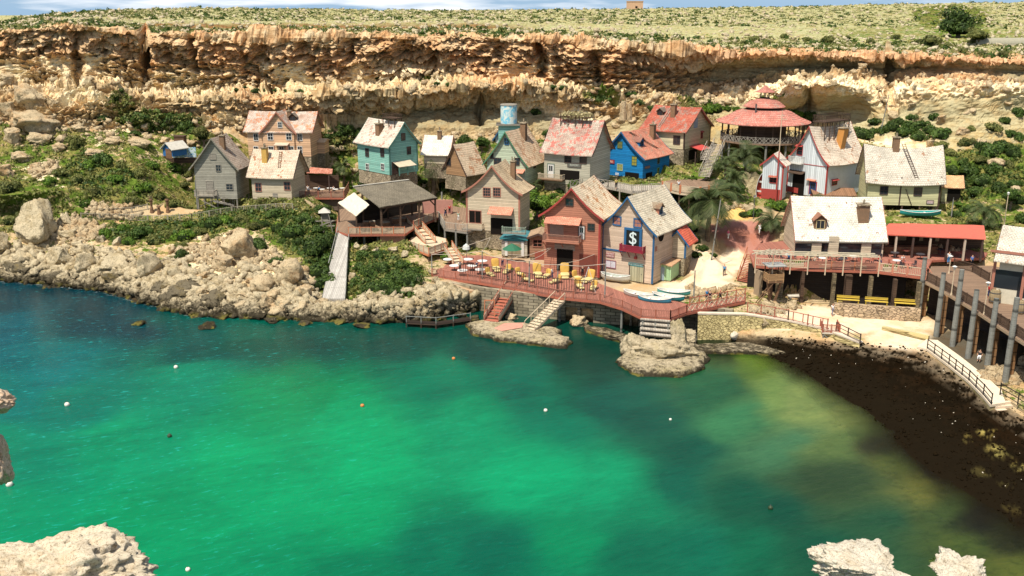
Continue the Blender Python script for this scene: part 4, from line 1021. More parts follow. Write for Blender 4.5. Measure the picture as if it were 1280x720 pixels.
# --- shop and shacks between
h = House('shop', 'small shop with a dark teal frame and white pilasters under the cream house', 'shop', -12, (659,320,3.4), 627, 660, 298, 294, wood((0.5,0.45,0.35),None,.3), paint((0.05,0.17,0.19)), paint((0.03,0.18,0.2)), L=4, c=0, oh=.2, og=.4, sag=0, base=.3)
h.panel('F', 643, 311, 1.9, 1.6, paint((0.25,0.2,0.12)), 'shop_window'); h.panel('F', 633, 310, .4, 2.4, WTRIM, 'pilaster', out=.12); h.panel('F', 653.5, 311, .4, 2.4, WTRIM, 'pilaster', out=.12)
h.panel('F', 643, 299.5, 3.4, .5, paint((0.03,0.18,0.2)), 'fascia', out=.15)
h.balcony('F', 643, 290, 3.7, .8, .9, WOODG, wood((0.35,0.45,0.35),(0.25,0.2,0.15),.3,'x'))
h = House('shack', 'crooked brown board shack between the teal framed shop and the salmon house', 'shack', -8, (684,322,3.4), 662, 686, 296, 291, wood((0.32,0.18,0.11),(0.15,0.08,0.05),.35,'z'), wood((0.38,0.26,0.16),None,.3,'y'), TRIMD, L=4, c=0, oh=.4, og=.5, sag=.1, base=.3)
h.win('F', 672, 304, 1.3, 1.0, TRIMP, pane=DARK); h.panel('F', 675, 320, 1.6, 1.4, paint((0.25,0.06,0.04)), 'shutter')
# ================================================================ DECKS, RAILINGS, PAVILIONS
def poly_deck(name, pts, z, th, mat, label=None, cat='deck', parent=None, fascia=None, pad=True):
    """pts: world xy list; plank slab with its top at z"""
    P = [(p[0], p[1]) for p in pts]
    ar = sum(P[i][0]*P[(i+1) % len(P)][1]-P[(i+1) % len(P)][0]*P[i][1] for i in range(len(P)))
    if ar < 0: P = P[::-1]
    root = parent or empty(name, (P[0][0], P[0][1], z), 0, label, cat)
    off = Vector((0,0,0)) if parent else Vector((P[0][0], P[0][1], z))
    m = MB().prism([(p[0]-off.x, p[1]-off.y) for p in P], -th + (z-off.z), (z-off.z))
    m.build('decking', mat, root)
    if fascia:
        f = MB(); n = len(P)
        for i in range(n):
            a, b = P[i], P[(i+1) % n]; nrm = Vector((b[1]-a[1], a[0]-b[0], 0)).normalized()*.045
            A = Vector((a[0], a[1], z-.17))-off+nrm; B = Vector((b[0], b[1], z-.17))-off+nrm; f.beam(A, B, .07, .3)
        f.build('fascia', fascia, root)
    return root
def fence(pts, h, mpost, mrail, style='bars', every=1.8, gap=.17, pw=.12, root=None, off=None, name='railing', label=None, cat='railing', bw=.045, sep=True, mbar=None, group=None):
    pts = [Vector(p) for p in pts]
    if root is None: root = empty(name, pts[0], 0, label, cat, group); off = pts[0]; par = root
    else:
        off = off or Vector((0,0,0)); par = None
    U = Vector((0,0,h)); r = MB(); bars = MB(); posts = []
    for a, b in zip(pts[:-1], pts[1:]):
        a, b = a-off, b-off; L = (b-a).length
        if L < .05: continue
        n = max(1, round(L/every))
        for i in range(n+1):
            p = a.lerp(b, i/n)
            if i < n or (b+off - pts[-1]).length < .01: posts.append(p)
        r.beam(a+U, b+U, .09, .07)
        if style != 'rope': r.beam(a+U*.12, b+U*.12, .06)
        if style in ('bars', 'picket'):
            k = max(1, int(L/gap))
            for i in range(k): p = a.lerp(b, (i+.5)/k); bars.beam(p+U*.1, p+U*(1.08 if style == 'picket' else .98), bw)
        if style == 'x':
            for i in range(n):
                p, q = a.lerp(b, i/n), a.lerp(b, (i+1)/n); m_ = p.lerp(q, .5)
                for (c, d) in ((p, m_), (m_, q)): bars.beam(c+U*.14, d+U*.94, .07); bars.beam(c+U*.94, d+U*.14, .07)
        if style == 'rails': r.beam(a+U*.55, b+U*.55, .06)
        if style == 'boards':
            for k in (.3, .5, .7, .88): r.beam(a+U*k, b+U*k, .04, h*.16)
    rr = r.build('rail', mrail, root) if par is not None else r.build('railing', mrail, root)
    holder = root if par is not None else rr
    if bars.v: bars.build('balusters' if style != 'x' else 'lattice', mbar or mrail, holder)
    if sep:
        for p in posts: MB().beam(p-Vector((0,0,.1)), p+U*1.1, pw).build('post', mpost, holder)
    else:
        pm = MB()
        for p in posts: pm.beam(p-Vector((0,0,.1)), p+U*1.1, pw)
        pm.build('posts', mpost, holder)
    return root
def legs(root, pts, w, mat, name='pile', top=None, lean=0, rnd_=False, depth=.6, bottom=None):
    """piles from deck level to the ground or sea bed; pts are world points"""
    off = root.location
    for p in pts:
        g = bottom if bottom is not None else gz(p.x, p.y, -2) - depth
        if g > p.z-.2: continue
        MB().cyl(Vector((p.x, p.y, g))-off, Vector((p.x, p.y, p.z))-off, w*.55, w*.5, 8).build(name, mat, root)
PLANKR = wood((0.33,0.13,0.09), (0.20,0.11,0.075), .22, 'x', 'red painted planks')
PLANKB = wood((0.26,0.17,0.11), (0.14,0.09,0.06), .25, 'x', 'brown planks')
PILE = wood((0.24,0.24,0.21), (0.11,0.10,0.08), 3.0, 'z', 'grey pile', .7)
V3 = Vector
# ---- main red deck along the quay
zd = 3.5
front = [(540,345),(600,353),(645,361),(700,371.5),(750,376.5),(778,385),(801,396),(838,398.5),(858,391)]
back = [(862,381),(836,374),(806,371),(775,364),(748,354),(716,350),(690,336),(640,324),(600,319),(556,320),(543,330)]
F = [atz(x, y, zd) for x, y in front]; B = [atz(x, y, zd) for x, y in back]
deck = poly_deck('deck', F+B, zd, .12, PLANKR, 'long red plank deck on the quay crowded with yellow loungers', fascia=RAILR)
O = deck.location
fence(F[:-1], 1.0, RAILR, paint((0.30,0.12,0.08), .8, .5), 'bars', 2.0, .2, root=deck, off=O)
fence([F[-2], F[-1]], 1.0, RAILR, RAILR, 'bars', 1.4, .2, root=deck, off=O)
inner = [atz(x, y, zd) for x, y in [(575,345),(601,348),(640,354.5),(697,365.5),(742,369)]]
def late_deck():
    legs(deck, [F[0]+V3((.3,.3,-.1)), F[0]+V3((1.2,.6,-.1)), F[3]+V3((0,.5,-.1)), F[5]+V3((0,.5,-.1)), F[6]+V3((.3,.6,-.1)), F[7]+V3((-.3,.6,-.1))], .28, PILE)
LATER.append(late_deck)
fence(inner, 1.9, TRIMD, TRIMD, 'bars', 3.0, .34, root=deck, off=O, bw=.075)
for px, py, top in [(603,349,314), (634,353,324), (661.5,359,326), (697,365,331), (540,340,318), (756,372,330)]:
    p = atz(px, py, zd); H = solve(lambda h_: -proj(p+V3((0,0,h_)))[1], -top, .2, 8)
    MB().cyl(p-O, p-O+V3((0,0,H)), .10, .07, 6).build('flag_pole', PILE, deck)
ropes = MB()
pp = {k: None for k in ()}
def poletop(px, py, top): p = atz(px, py, zd); H = solve(lambda h_: -proj(p+V3((0,0,h_)))[1], -top, .2, 8); return p+V3((0,0,H))-O
A_, B_, C_, D_, E_, F_ = [poletop(*q) for q in [(540,340,318),(603,349,314),(634,353,324),(661.5,359,326),(697,365,331),(756,372,330)]]
wl1, wl2 = atz(690, 309, 7.2)-O, atz(748, 316, 6.6)-O; wl3 = atz(613, 297, 7.0)-O
for a, b in ((A_,B_),(B_,C_),(C_,D_),(D_,E_),(E_,F_),(B_,wl3),(C_,wl1),(D_,wl1),(E_,wl2),(A_,wl3)):
    mid = (a+b)/2-V3((0,0,.25)); ropes.tube([a, mid, b], .035, 4)
ropes.build('rope', paint((0.45,0.38,0.3)), deck)
# trestle frame with a hanging V near the dollar sign house
# ---- bridge to the road
bF = [atz(x, y, zd) for x, y in [(858.5,391),(931,377)]]; bB = [atz(x, y, zd) for x, y in [(931,370.5),(862,382)]]
br = poly_deck('footbridge', bF+bB, zd+.02, .14, PLANKR, 'short red footbridge with crossed white and red railings resting on a square stone pier', 'footbridge', fascia=RAILR)
fence(bF, 1.05, RAILR, RAILR, 'x', 1.5, root=br, off=br.location, mbar=RAILC); fence(bB[::-1], 1.05, RAILR, RAILR, 'x', 1.5, root=br, off=br.location, mbar=RAILC)
# ---- quay wall
QW = stone((0.30,0.25,0.17), (0.06,0.05,0.035), 0.95, 0.42, 'quay blocks', stain=(0.07,0.065,0.04))
def pxY(px, Y, z=0.0): return V3(((px-640)/FPX*(Y*CP+(CAMH-z)*SP), Y, z))
Q = [pxY(*q) for q in [(548,132.5),(600,129),(650,126.5),(700,124.8),(745,123.5),(775,122.7),(800,122),(868,120.5),(914,118.6)]]
root = empty('quay_wall', Q[0], 0, 'dark stained block wall of the quay with low cave openings under the red deck', 'quay wall')
qm = MB()
def wallseg(mb, a, b, z0, z1, th=.7, off=V3((0,0,0))):
    n = V3((b.y-a.y, a.x-b.x, 0)).normalized(); s_ = [a, b, b-n*th, a-n*th]; k = len(mb.v)
    for z in (z0, z1): mb.v += [(p.x-off.x, p.y-off.y, z-off.z) for p in s_]
    mb.f += [(k,k+3,k+2,k+1),(k+4,k+5,k+6,k+7)] + [(k+i, k+(i+1) % 4, k+4+(i+1) % 4, k+4+i) for i in range(4)]
n_ = 0
for i in range(len(Q)-1):
    a, b = Q[i], Q[i+1]
    if i in (0, 3, 5):                                      # cave openings: piers and a lintel
        wallseg(qm, a, a.lerp(b, .14), -1.5, 1.9, off=Q[0]); wallseg(qm, a.lerp(b, .48), a.lerp(b, .56), -1.5, 1.9, off=Q[0]); wallseg(qm, a.lerp(b, .92), b, -1.5, 1.9, off=Q[0]); wallseg(qm, a, b, 1.904, 3.3, off=Q[0])
    else: wallseg(qm, a, b, -1.5, 3.3, off=Q[0])
qm.build('wall', QW, root)
MB().box(-.02,0,0,0,.01,.01)
# retaining wall of yellow stones along the road
YST = stone((0.52,0.42,0.20), (0.16,0.12,0.05), 0.42, 0.32, 'yellow rubble wall', rubble=True, stain=(0.3,0.24,0.10))
rt = [(872,391,3.2),(931,392,3.1),(985,400,2.6),(1030,410,2.1),(1077,428,1.7)]
T_ = [atz(x, y+1, z) for x, y, z in rt]
root = empty('retaining_wall', T_[0], 0, 'low wall of yellow rubble stones with a pale coping below the road', 'retaining wall')
m = MB(); cp = MB()
for i in range(len(T_)-1):
    a, b = T_[i], T_[i+1]; n = V3((b.y-a.y, a.x-b.x, 0)).normalized(); k = len(m.v); o = T_[0]
    quad_ = [(a+n*.35, a.z), (b+n*.35, b.z)]
    m.v += [tuple(V3((a.x, a.y, -.8))+n*.9-o), tuple(V3((b.x, b.y, -.8))+n*.9-o), tuple(b+n*.3-o), tuple(a+n*.3-o), tuple(b-n*.6-o), tuple(a-n*.6-o)]
    m.f += [(k,k+1,k+2,k+3),(k+3,k+2,k+4,k+5)]
    cp.beam(a-o+V3((0,0,.08)), b-o+V3((0,0,.08)), .7, .18)
m.build('wall', YST, root); cp.build('coping', paint((0.6,0.5,0.38), .9), root)
pr = empty('bridge_pier', atz(911, 408, 0), R(-12), 'square stone pier carrying the road end of the red footbridge', 'pier')
MB().box(-1.0, -.8, -1, .9, 1.2, 3.3).build('shaft', QW, pr)
# road railings
p0 = [atz(x, y, z) for x, y, z in [(934,391,3.2),(985,400,2.75)]]
fence(p0, 1.3, RAILR, RAILR, 'x', 1.7, label='crossed white and red fence on the yellow wall beside the road', cat='fence', name='fence', mbar=RAILC)
p0 = [atz(x, y, z) for x, y, z in [(985,400,2.75),(1034,411,2.3)]]
fence(p0, 1.2, RAILR, RAILR, 'bars', 2.6, 1.0, label='dull red fence with upright bars curving along the road to the landing stage', cat='fence', name='fence', bw=.09)
p0 = [atz(x, y, z) for x, y, z in [(1045,413,2.1),(1075,428,1.9)]]
fence(p0, 1.0, TRIMD, TRIMD, 'rails', 2.4, label='dark two railed fence right of the small landing stage', cat='fence', name='fence')
# landing stage
root = empty('landing_stage', atz(1037, 431, .3), R(-8), 'small pale landing stage with red rails on crossed legs at the beach edge', 'landing stage')
MB().box(-1.1, -.6, 1.55, 1.0, 1.6, 1.7).build('platform', paint((0.6,0.52,0.4)), root)
for x in (-.95, .8):
    for y in (-.45, 1.2): MB().beam((x, y, -.3), (x, y, 1.54), .14).build('leg', PILE, root)
MB().beam((-.95,-.47,0), (.8,-.47,1.5), .09).beam((.8,-.5,0), (-.95,-.5,1.5), .09).build('cross_brace', PILE, root)
fence([V3(p) for p in ((-1.05,1.5,1.7),(-1.05,-.5,1.7),(.95,-.5,1.7),(.95,1.5,1.7))], 1.0, RAILR, RAILR, 'bars', 1.0, .15, root=root)
# ---- stairs from the deck to the rock platform
stairs('staircase', atz(645,352.5,3.4), atz(614,402,.7), 1.9, RAILR, RAILR, label='wide red staircase with cream side panels going down from the deck to the flat rock', hr=1.0, panel=RAILC)
MBp = MB()
stairs('staircase', atz(700,374,3.2), atz(662,412,.7), 1.5, RAILC, RAILC, label='narrow grey staircase with rope rails leading from the deck down to the flat rock', hr=1.0)
fr = empty('gate_frame', atz(612, 399, .7), 0, 'small orange arched gate frame at the foot of the wide red staircase', 'gate')
MB().box(-.7,-.05,0,-.58,.05,2.5).box(.58,-.05,0,.7,.05,2.5).box(-.7,-.05,2.5,.7,.05,2.64).build('frame', RAILO, fr)
# ---- slipway ramp
a, b, c, d = atz(423,288,6.3), atz(435.5,288,6.3), atz(431,373,1.9), atz(402.5,373,1.9)
rp = empty('slipway', d, 0, 'long pale timber slipway sloping down from the grey roofed boat shed to the shore rocks', 'slipway')
m = MB(); N_ = 7; rg = rnd(3)
for i in range(N_):
    t0, t1 = i/N_, (i+.99)/N_; dz = V3((0,0,rg.uniform(-.04,.04)))
    P4 = [a.lerp(d, t0)+dz-d, a.lerp(d, t1)+dz-d, b.lerp(c, t1)+dz-d, b.lerp(c, t0)+dz-d]; k = len(m.v)
    m.v += [tuple(p) for p in P4]+[tuple(p-V3((0,0,.08))) for p in P4]; m.f += [(k,k+1,k+2,k+3),(k+7,k+6,k+5,k+4)]+[(k+j, k+4+j, k+4+(j+1) % 4, k+(j+1) % 4) for j in range(4)]
m.build('planks', wood((0.44,0.41,0.36), (0.2,0.18,0.15), .24, 'x', 'silver planks', .6), rp)
MB().beam(a-d-V3((0,0,.25)), -V3((0,0,.25)), .16, .35).beam(b-d-V3((0,0,.25)), c-d-V3((0,0,.25)), .16, .35).build('side_beam', PILE, rp)
MB().beam(V3((-.05,-.1,-.6)), c-d+V3((.05,-.1,-.6)), .12, 1.0).build('end_board', wood((0.4,0.36,0.3),None,.3,'x'), rp)
MB().beam(a-d+V3((-.1,0,.5)), (a.lerp(d,.55))-d+V3((-.2,0,.35)), .1).beam(b-d+V3((.15,0,1.0)), b.lerp(c,.2)-d+V3((.15,0,.4)), .1).build('handrail', PILE, rp)
def late_ramp():
    for t in (.15, .4, .65, .9): legs(rp, [a.lerp(d, t)-V3((0,0,.2)), b.lerp(c, t)-V3((0,0,.2))], .22, PILE, 'trestle_leg')
LATER.append(late_ramp)
# ---- grey roofed boat shed (open pavilion) and its deck
zp = 6.3
dk = [atz(x, y, zp) for x, y in [(436,293),(506,292.5),(517,285),(548,272),(535,258),(470,252),(424,262),(420,288)]]
bs = poly_deck('boat_shed', dk, zp, .2, PLANKB, 'open timber boat shed with one big sloping grey roof above the slipway', 'boat shed', fascia=RAILR)
O = bs.location
A, B_, C, D_ = atz(441.5,233.6,12.6), atz(511,225,12.6), atz(546.5,246.6,10.4), atz(474.5,259,10.4)
def slab(mb, pts, th=.12, sub=6, jit=.04, rg=rnd(4)):
    a, b, c, d = [V3(p) for p in pts]; n0 = len(mb.v); nu = nv = sub
    for k in range(2):
        for i in range(nu+1):
            for j in range(nv+1):
                p = a.lerp(b, i/nu).lerp(d.lerp(c, i/nu), j/nv); mb.v.append((p.x, p.y, p.z + rg.uniform(-jit, jit) - (th if k else 0)))
    def I(k, i, j): return n0 + k*(nu+1)*(nv+1) + i*(nv+1) + j
    for i in range(nu):
        for j in range(nv): mb.f += [(I(0,i,j), I(0,i,j+1), I(0,i+1,j+1), I(0,i+1,j)), (I(1,i,j), I(1,i+1,j), I(1,i+1,j+1), I(1,i,j+1))]
        mb.f += [(I(0,i,nv), I(1,i,nv), I(1,i+1,nv), I(0,i+1,nv)), (I(0,i,0), I(0,i+1,0), I(1,i+1,0), I(1,i,0))]
    for j in range(nv): mb.f += [(I(0,0,j), I(1,0,j), I(1,0,j+1), I(0,0,j+1)), (I(0,nu,j), I(0,nu,j+1), I(1,nu,j+1), I(1,nu,j))]
    return mb
def rslab(name, pts, mat, parent, off, th=.12, jit=.04):
    mb = slab(MB(), [p-off for p in pts], th, 8, jit); me = mb.mesh(name); a, b, c, d = [V3(p) for p in pts]
    ux = (b-a).normalized(); vx = (d-a).normalized(); ul = me.uv_layers.new(name='UVMap'); li = np.zeros(len(me.loops), np.int32); me.loops.foreach_get('vertex_index', li)
    co = np.array(mb.v); uv = np.stack([(co-np.array(a-off))@np.array(ux), (co-np.array(a-off))@np.array(vx)], 1).astype(np.float32)
    ul.data.foreach_set('uv', uv[li].ravel()); return meshobj(name, me, mat, parent)
GROOF = shingle((0.15,0.13,0.095),(0.20,0.17,0.12),(0.27,0.23,0.17),.2, name='grey sheets')
rslab('roof', [A, B_, C, D_], GROOF, bs, O)
Bk = V3((1.6, 3.4, -1.9)); rslab('roof_back', [A+V3((0,.05,0)), B_+V3((0,.05,0)), B_+Bk, A+Bk], GROOF, bs, O)
MB().beam(A-O+V3((0,0,.08)), B_-O+V3((0,0,.08)), .35, .1).build('ridge_board', paint((0.5,0.46,0.38)), bs)
for (p, q) in ((D_, C),):
    for t in (.03, .35, .68, .97):
        w = p.lerp(q, t); MB().beam(V3((w.x-.1, w.y+.25, zp))-O, V3((w.x-.1, w.y+.25, w.z-.12))-O, .3).build('post', WOODD, bs)
        MB().beam(V3((w.x-.1, w.y+.3, w.z-1.4))-O, w.lerp(q if t < .9 else p, .12)+V3((0,.3,-.2))-O, .16).build('brace', WOODD, bs)
for t in (.05, .5, .95):
    w = A.lerp(B_, t)+V3((.6,2.2,0)); MB().beam(V3((w.x, w.y, zp-1))-O, V3((w.x, w.y, w.z-1.3))-O, .3).build('post', WOODD, bs)
MB().beam(D_-O-V3((0,-.25,.25)), C-O-V3((0,-.25,.25)), .2, .25).build('eave_beam', WOODD, bs)
bw_ = [atz(447,279,zp), atz(522,265,zp)]
m = MB(); wallseg(m, bw_[0], bw_[1], zp, zp+3.6, .2, O); m.build('back_wall', wood((0.03,0.022,0.016),None,.3), bs)  # boards coloured near black to deepen the roof shade inside the shed
fence([atz(x, y, zp) for x, y in [(436,293),(506,292.5)]], 1.1, RAILO, RAILO, 'bars', 1.9, .2, root=bs, off=O, mbar=RAILC, bw=.08)
fence([atz(x, y, zp) for x, y in [(517,285),(548,272)]], 1.1, RAILR, RAILC, 'bars', 1.8, .2, root=bs, off=O)
cn = [atz(442.6,240.7,11.3), atz(461.5,256,10.9), atz(445,270,9.1), atz(422.5,253.7,9.5)]
rslab('side_canopy', cn, paint((0.62,0.55,0.42), .85), bs, O, .08, .07)
for p in (cn[2], cn[3]): MB().beam(V3((p.x, p.y+.2, zp))-O, p-O+V3((0,.2,-.1)), .22).build('post', WOODD, bs)
LATER.append(lambda: legs(bs, [atz(x, y, zp-.2) for x, y in [(438,291),(455,291),(472,291),(490,291),(505,291),(517,283),(532,277),(447,283),(480,283)]], .34, PILE))
def late_x():
    for (x0, y0, x1, y1) in ((448,293,455,318),(498,293,494,320)): pass
m = MB(); wallseg(m, atz(475,300,5.2), atz(505,300,5.2), 3.6, 6.0, .2); w_ = m.build('board_wall', paint((0.42,0.2,0.14)), None)
tag(w_, 'pinkish board panel under the grey roofed boat shed deck', 'panel')
# landing and lower flight
zl = 4.9
lp = [atz(x, y, zl) for x, y in [(512,309),(536,318),(559,310),(557,298),(530,292),(514,297)]]
ld = poly_deck('stair_landing', lp, zl, .25, RAILC, 'cream landing platform with orange rails between the two cream flights of stairs', 'landing', fascia=RAILO)
fence(lp[:3], 1.0, RAILO, RAILC, 'boards', 1.6, root=ld, off=ld.location)
LATER.append(lambda: legs(ld, [p-V3((0,-.3,.2)) for p in lp[:3]], .3, WOODD))
stairs('staircase', atz(515,277,6.3), atz(538,304,4.95), 1.6, RAILC, RAILO, label='upper cream staircase with orange handrails beside the boat shed', hr=1.0, panel=RAILC)
stairs('staircase', atz(559,309,4.9), atz(573,331,3.55), 1.4, RAILC, RAILO, label='lower cream staircase dropping from the landing onto the red deck', hr=1.0, panel=RAILC)
# ---- upper walkway between boat shed and cream house
zw = 6.25
wp = [atz(x, y, zw) for x, y in [(548,272),(556,286),(584,290),(598,285),(596,262),(556,256),(534,258)]]
wk = poly_deck('walkway', wp, zw, .22, PLANKB, 'raised plank walkway with pale slatted railing linking boat shed and cream house', 'walkway', fascia=WOODG)
fence(wp[:3], 1.1, PILE, WOODP, 'bars', 2.2, .2, root=wk, off=wk.location)
LATER.append(lambda: legs(wk, [p-V3((0,-.2,.1)) for p in wp[:3]]+[(wp[1]+wp[2])/2], .32, PILE))
for (px, py, top) in ((553,281,240),(584,286,262),(546,262,256)):
    p = atz(px, py, zw-3); H = solve(lambda h_: -proj(p+V3((0,0,h_)))[1], -top, .2, 14); MB().cyl(p-wk.location, p+V3((0,0,H))-wk.location, .2, .14, 8).build('mast', PILE, wk)
m = MB(); wallseg(m, atz(528,266,6.4), atz(566,266,6.4), 6.2, 8.6, .3); w_ = m.build('screen_wall', paint((0.45,0.22,0.17))); tag(w_, 'low pinkish red wall behind the raised walkway', 'wall')
# ---- restaurant terrace right of the low cottage
zt = 8.0
tp = [atz(x, y, zt) for x, y in [(366,247),(430,247),(436,236),(376,234)]]
tr = poly_deck('restaurant_terrace', tp, zt, .25, PLANKB, 'brown railed terrace with white tables and a red edged canopy beside the low cottage', 'terrace', fascia=RAILR); O = tr.location
fence([tp[0], tp[1], tp[2]], 1.1, RAILR, wood((0.25,0.13,0.09),None,.2,'z'), 'bars', 2.2, .16, root=tr, off=O, bw=.07)
m = MB(); wallseg(m, tp[0]+V3((.2,.5,0)), tp[1]+V3((-.2,.5,0)), 5.6, 7.74, .3, O); m.build('lower_wall', wood((0.14,0.10,0.07),None,.3,'z'), tr)
rslab('canopy', [atz(388,209,12.0), atz(416,211,12.0), atz(415,217,11.2), atz(383,216,11.2)], shingle((0.40,0.14,0.09),(0.5,0.25,0.18)), tr, O, .1)
for px, py in ((386,233.5),(412,235)):
    p = atz(px, py+6, zt); MB().box(p.x-O.x-.1, p.y-O.y-.1, 0, p.x-O.x+.1, p.y-O.y+.1, 3.1).build('post', TRIMD, tr)
m = MB(); wallseg(m, atz(376,237,zt), atz(424,237,zt), zt, zt+2.6, .2, O); m.build('back_wall', WOODD, tr)
def table(name, loc, label, group, w=1.0, mat=WTRIM, h=.75):
    t_ = empty(name, loc, 0, label, 'table', group)
    MB().cyl((0,0,h-.05), (0,0,h), w/2, w/2, 12).build('tabletop', mat, t_); MB().cyl((0,0,0), (0,0,h-.052), .05, .05, 6).cyl((0,0,0), (0,0,.03), .28, .28, 10).build('pedestal', METAL, t_); return t_
for i, px in enumerate((379,387,395,403,412,420,428)):
    table('table', atz(px, 240 + (i % 2)*1.5, zt), 'small round white table on the brown restaurant terrace', 'white tables on the restaurant terrace', .95)
# ---- round pavilion
cc = atY(953, 165, 180); zr = 17.0
rt_ = empty('round_pavilion', (cc.x, cc.y, zr), R(22.5), 'round open pavilion with a three tiered faded red roof and crossed railings', 'pavilion')
def ring(r, z, n=16): return [(r*math.cos(2*math.pi*i/n), r*math.sin(2*math.pi*i/n), z) for i in range(n)]
def tier(prof, name, mat, par, n=24):
    V, F, UV = [], [], []
    for k, (r, z) in enumerate(prof):
        for i in range(n+1): a_ = 2*math.pi*i/n; V.append((r*math.cos(a_), r*math.sin(a_), z)); UV.append((a_*5, k*.9))
    for k in range(len(prof)-1):
        for i in range(n): F.append((k*(n+1)+i, (k+1)*(n+1)+i, (k+1)*(n+1)+i+1, k*(n+1)+i+1))
    me = bpy.data.meshes.new(name); me.from_pydata(V, [], F); me.update(); ul = me.uv_layers.new(name='UVMap'); li = np.zeros(len(me.loops), np.int32); me.loops.foreach_get('vertex_index', li)
    ul.data.foreach_set('uv', np.array(UV, np.float32)[li].ravel()); return meshobj(name, me, mat, par)
def zof(py, Y): return atY(953, py, Y).z - zr
z_e, z_1, z_2, z_3 = zof(157.5, 172), zof(138, 177), zof(135, 176.5), zof(123, 179)
PVR = shingle((0.42,0.15,0.11),(0.50,0.22,0.17),(0.55,0.36,0.28),.3)
tier([(8.4, z_e-.15), (8.45, z_e), (6.6, z_e+.75), (4.9, z_e+1.75), (3.3, z_1)], 'lower_roof', PVR, rt_); tier([(8.4, z_e-.15), (.5, z_e-.1)], 'soffit', WOODD, rt_)
tier([(3.0, z_1-.6),(3.0, z_2+.1)], 'drum', WOODD, rt_); tier([(3.7, z_2-.1), (3.75, z_2), (2.6, z_2+.9), (1.7, z_3-.3), (.9, z_3)], 'middle_roof', PVR, rt_)
tier([(.9, z_3),(.9, z_3+.1)], 'cupola_base', WOODD, rt_)
z_4, z_5 = zof(115.5, 178.6), zof(106.5, 180)
for i in range(6): a_ = i*math.pi/3; MB().cyl((.8*math.cos(a_), .8*math.sin(a_), z_3), (.8*math.cos(a_), .8*math.sin(a_), z_4), .07).build('cupola_post', TRIMD, rt_)
tier([(1.75, z_4-.05), (1.75, z_4), (.9, z_4+.5), (.05, z_5)], 'cupola_roof', PVR, rt_, 12); tier([(1.7, z_4-.04), (.05, z_4)], 'cupola_soffit', WOODD, rt_, 12)
MB().cyl((0,0,-.25), (0,0,0), 7.6, 7.6, 16).build('floor', PLANKB, rt_); MB().cyl((0,0,0), (0,0,z_e), 4.2, 4.2, 12).build('inner_wall', WOODD, rt_)
for i in range(16):
    a_ = 2*math.pi*i/16; x, y = 7.3*math.cos(a_), 7.3*math.sin(a_); MB().cyl((x,y,-.2), (x,y,z_e-.1), .12).build('post', WOODD, rt_)
rg_ = [V3(p) for p in ring(7.5, 0, 16)]; rg_.append(rg_[0]); fence(rg_, 1.05, WOODG, WOODG, 'x', 1.5, root=rt_, mbar=WOODP, sep=False)
PADS.append((V3((cc.x, cc.y, 0)), V3((1,0,0)), V3((0,1,0)), 8.0, -8.5, 8, zr-1.2, False))
def late_rp():
    for i in range(12):
        a_ = 2*math.pi*i/12; x, y = 7.0*math.cos(a_), 7.0*math.sin(a_); w = rt_.matrix_basis @ V3((x, y, 0)); g = gz(w.x, w.y)-zr-.4
        if g < -.4: MB().cyl((x,y,g), (x,y,-.25), .2).build('stilt', PILE, rt_)
LATER.append(late_rp)
MB().cyl((-3.6,-2.5,z_e+1), (-3.6,-2.5,z_e+3.4), .14).build('stove_pipe', METAL, rt_)
stairs('staircase', atz(899,180,17.0), atz(880,221,12.4), 1.8, WOODP, WOODP, label='steep grey staircase climbing to the round pavilion', hr=1.0)
stairs('staircase', atz(888,183,16.0), atz(880,200,14.2), 1.2, WOODP, WOODP, label='short crossing flight of stairs left of the steep pavilion staircase', hr=1.0)
# ---- terrace of the bright red roofed house
zq = 11.6
qp_ = [atz(x, y, zq) for x, y in [(828,236),(850,241),(875,243.5),(896,240),(897,224),(860,222),(832,226)]]
qt = poly_deck('house_terrace', qp_, zq, .2, PLANKB, 'curved plank terrace with cream panels and orange posts below the bright red roof', 'terrace', fascia=RAILC)
fence(qp_[:4], 1.15, RAILO, RAILC, 'boards', 2.6, root=qt, off=qt.location, pw=.3)
PADS.append((qt.location+V3((3,0,0)), V3((1,0,0)), V3((0,1,0)), 5.5, -3, 3, zq-.9, False))
LATER.append(lambda: legs(qt, [p-V3((0,-.4,.1)) for p in qp_[:4]]+[(qp_[1]+qp_[2])/2-V3((0,-.4,.1))], .3, WOODD, depth=1))
# ---- trestle bridge in front of the blue house
zb_ = 11.4
tb = [atz(x, y, zb_) for x, y in [(713,235),(735,231),(760,234),(790,240),(826,238),(826,231),(790,232),(760,226.5),(735,224.5),(713,228)]]
tbo = poly_deck('trestle_bridge', tb, zb_, .2, WOODP, 'rustic timber bridge on crossed trestles running past the blue house', 'footbridge', fascia=WOODP)
fence([tb[0], tb[1], tb[2]], 1.15, WOODP, WOODP, 'x', 2.4, root=tbo, off=tbo.location); fence([tb[2], tb[3], tb[4]], 1.15, WOODP, WOODP, 'bars', 2.0, .35, root=tbo, off=tbo.location, bw=.07)
PADS.append((tbo.location+V3((5,0,0)), V3((1,0,0)), V3((0,1,0)), 7, -2, 2.5, zb_-1.6, False))
def late_tb():
    legs(tbo, [p+V3((0,.2,-.1)) for p in tb[:5]]+[(tb[1]+tb[2])/2, (tb[2]+tb[3])/2], .26, WOODP, depth=1.5)
LATER.append(late_tb)
# ---- board stair running down behind the dollar sign house
stairs('staircase', atz(822,236,11.2), atz(861,281,7.6), 1.9, WOODG, WOODP, label='long grey board staircase with dark risers sloping down behind the dollar sign house', rails=False, n=22)
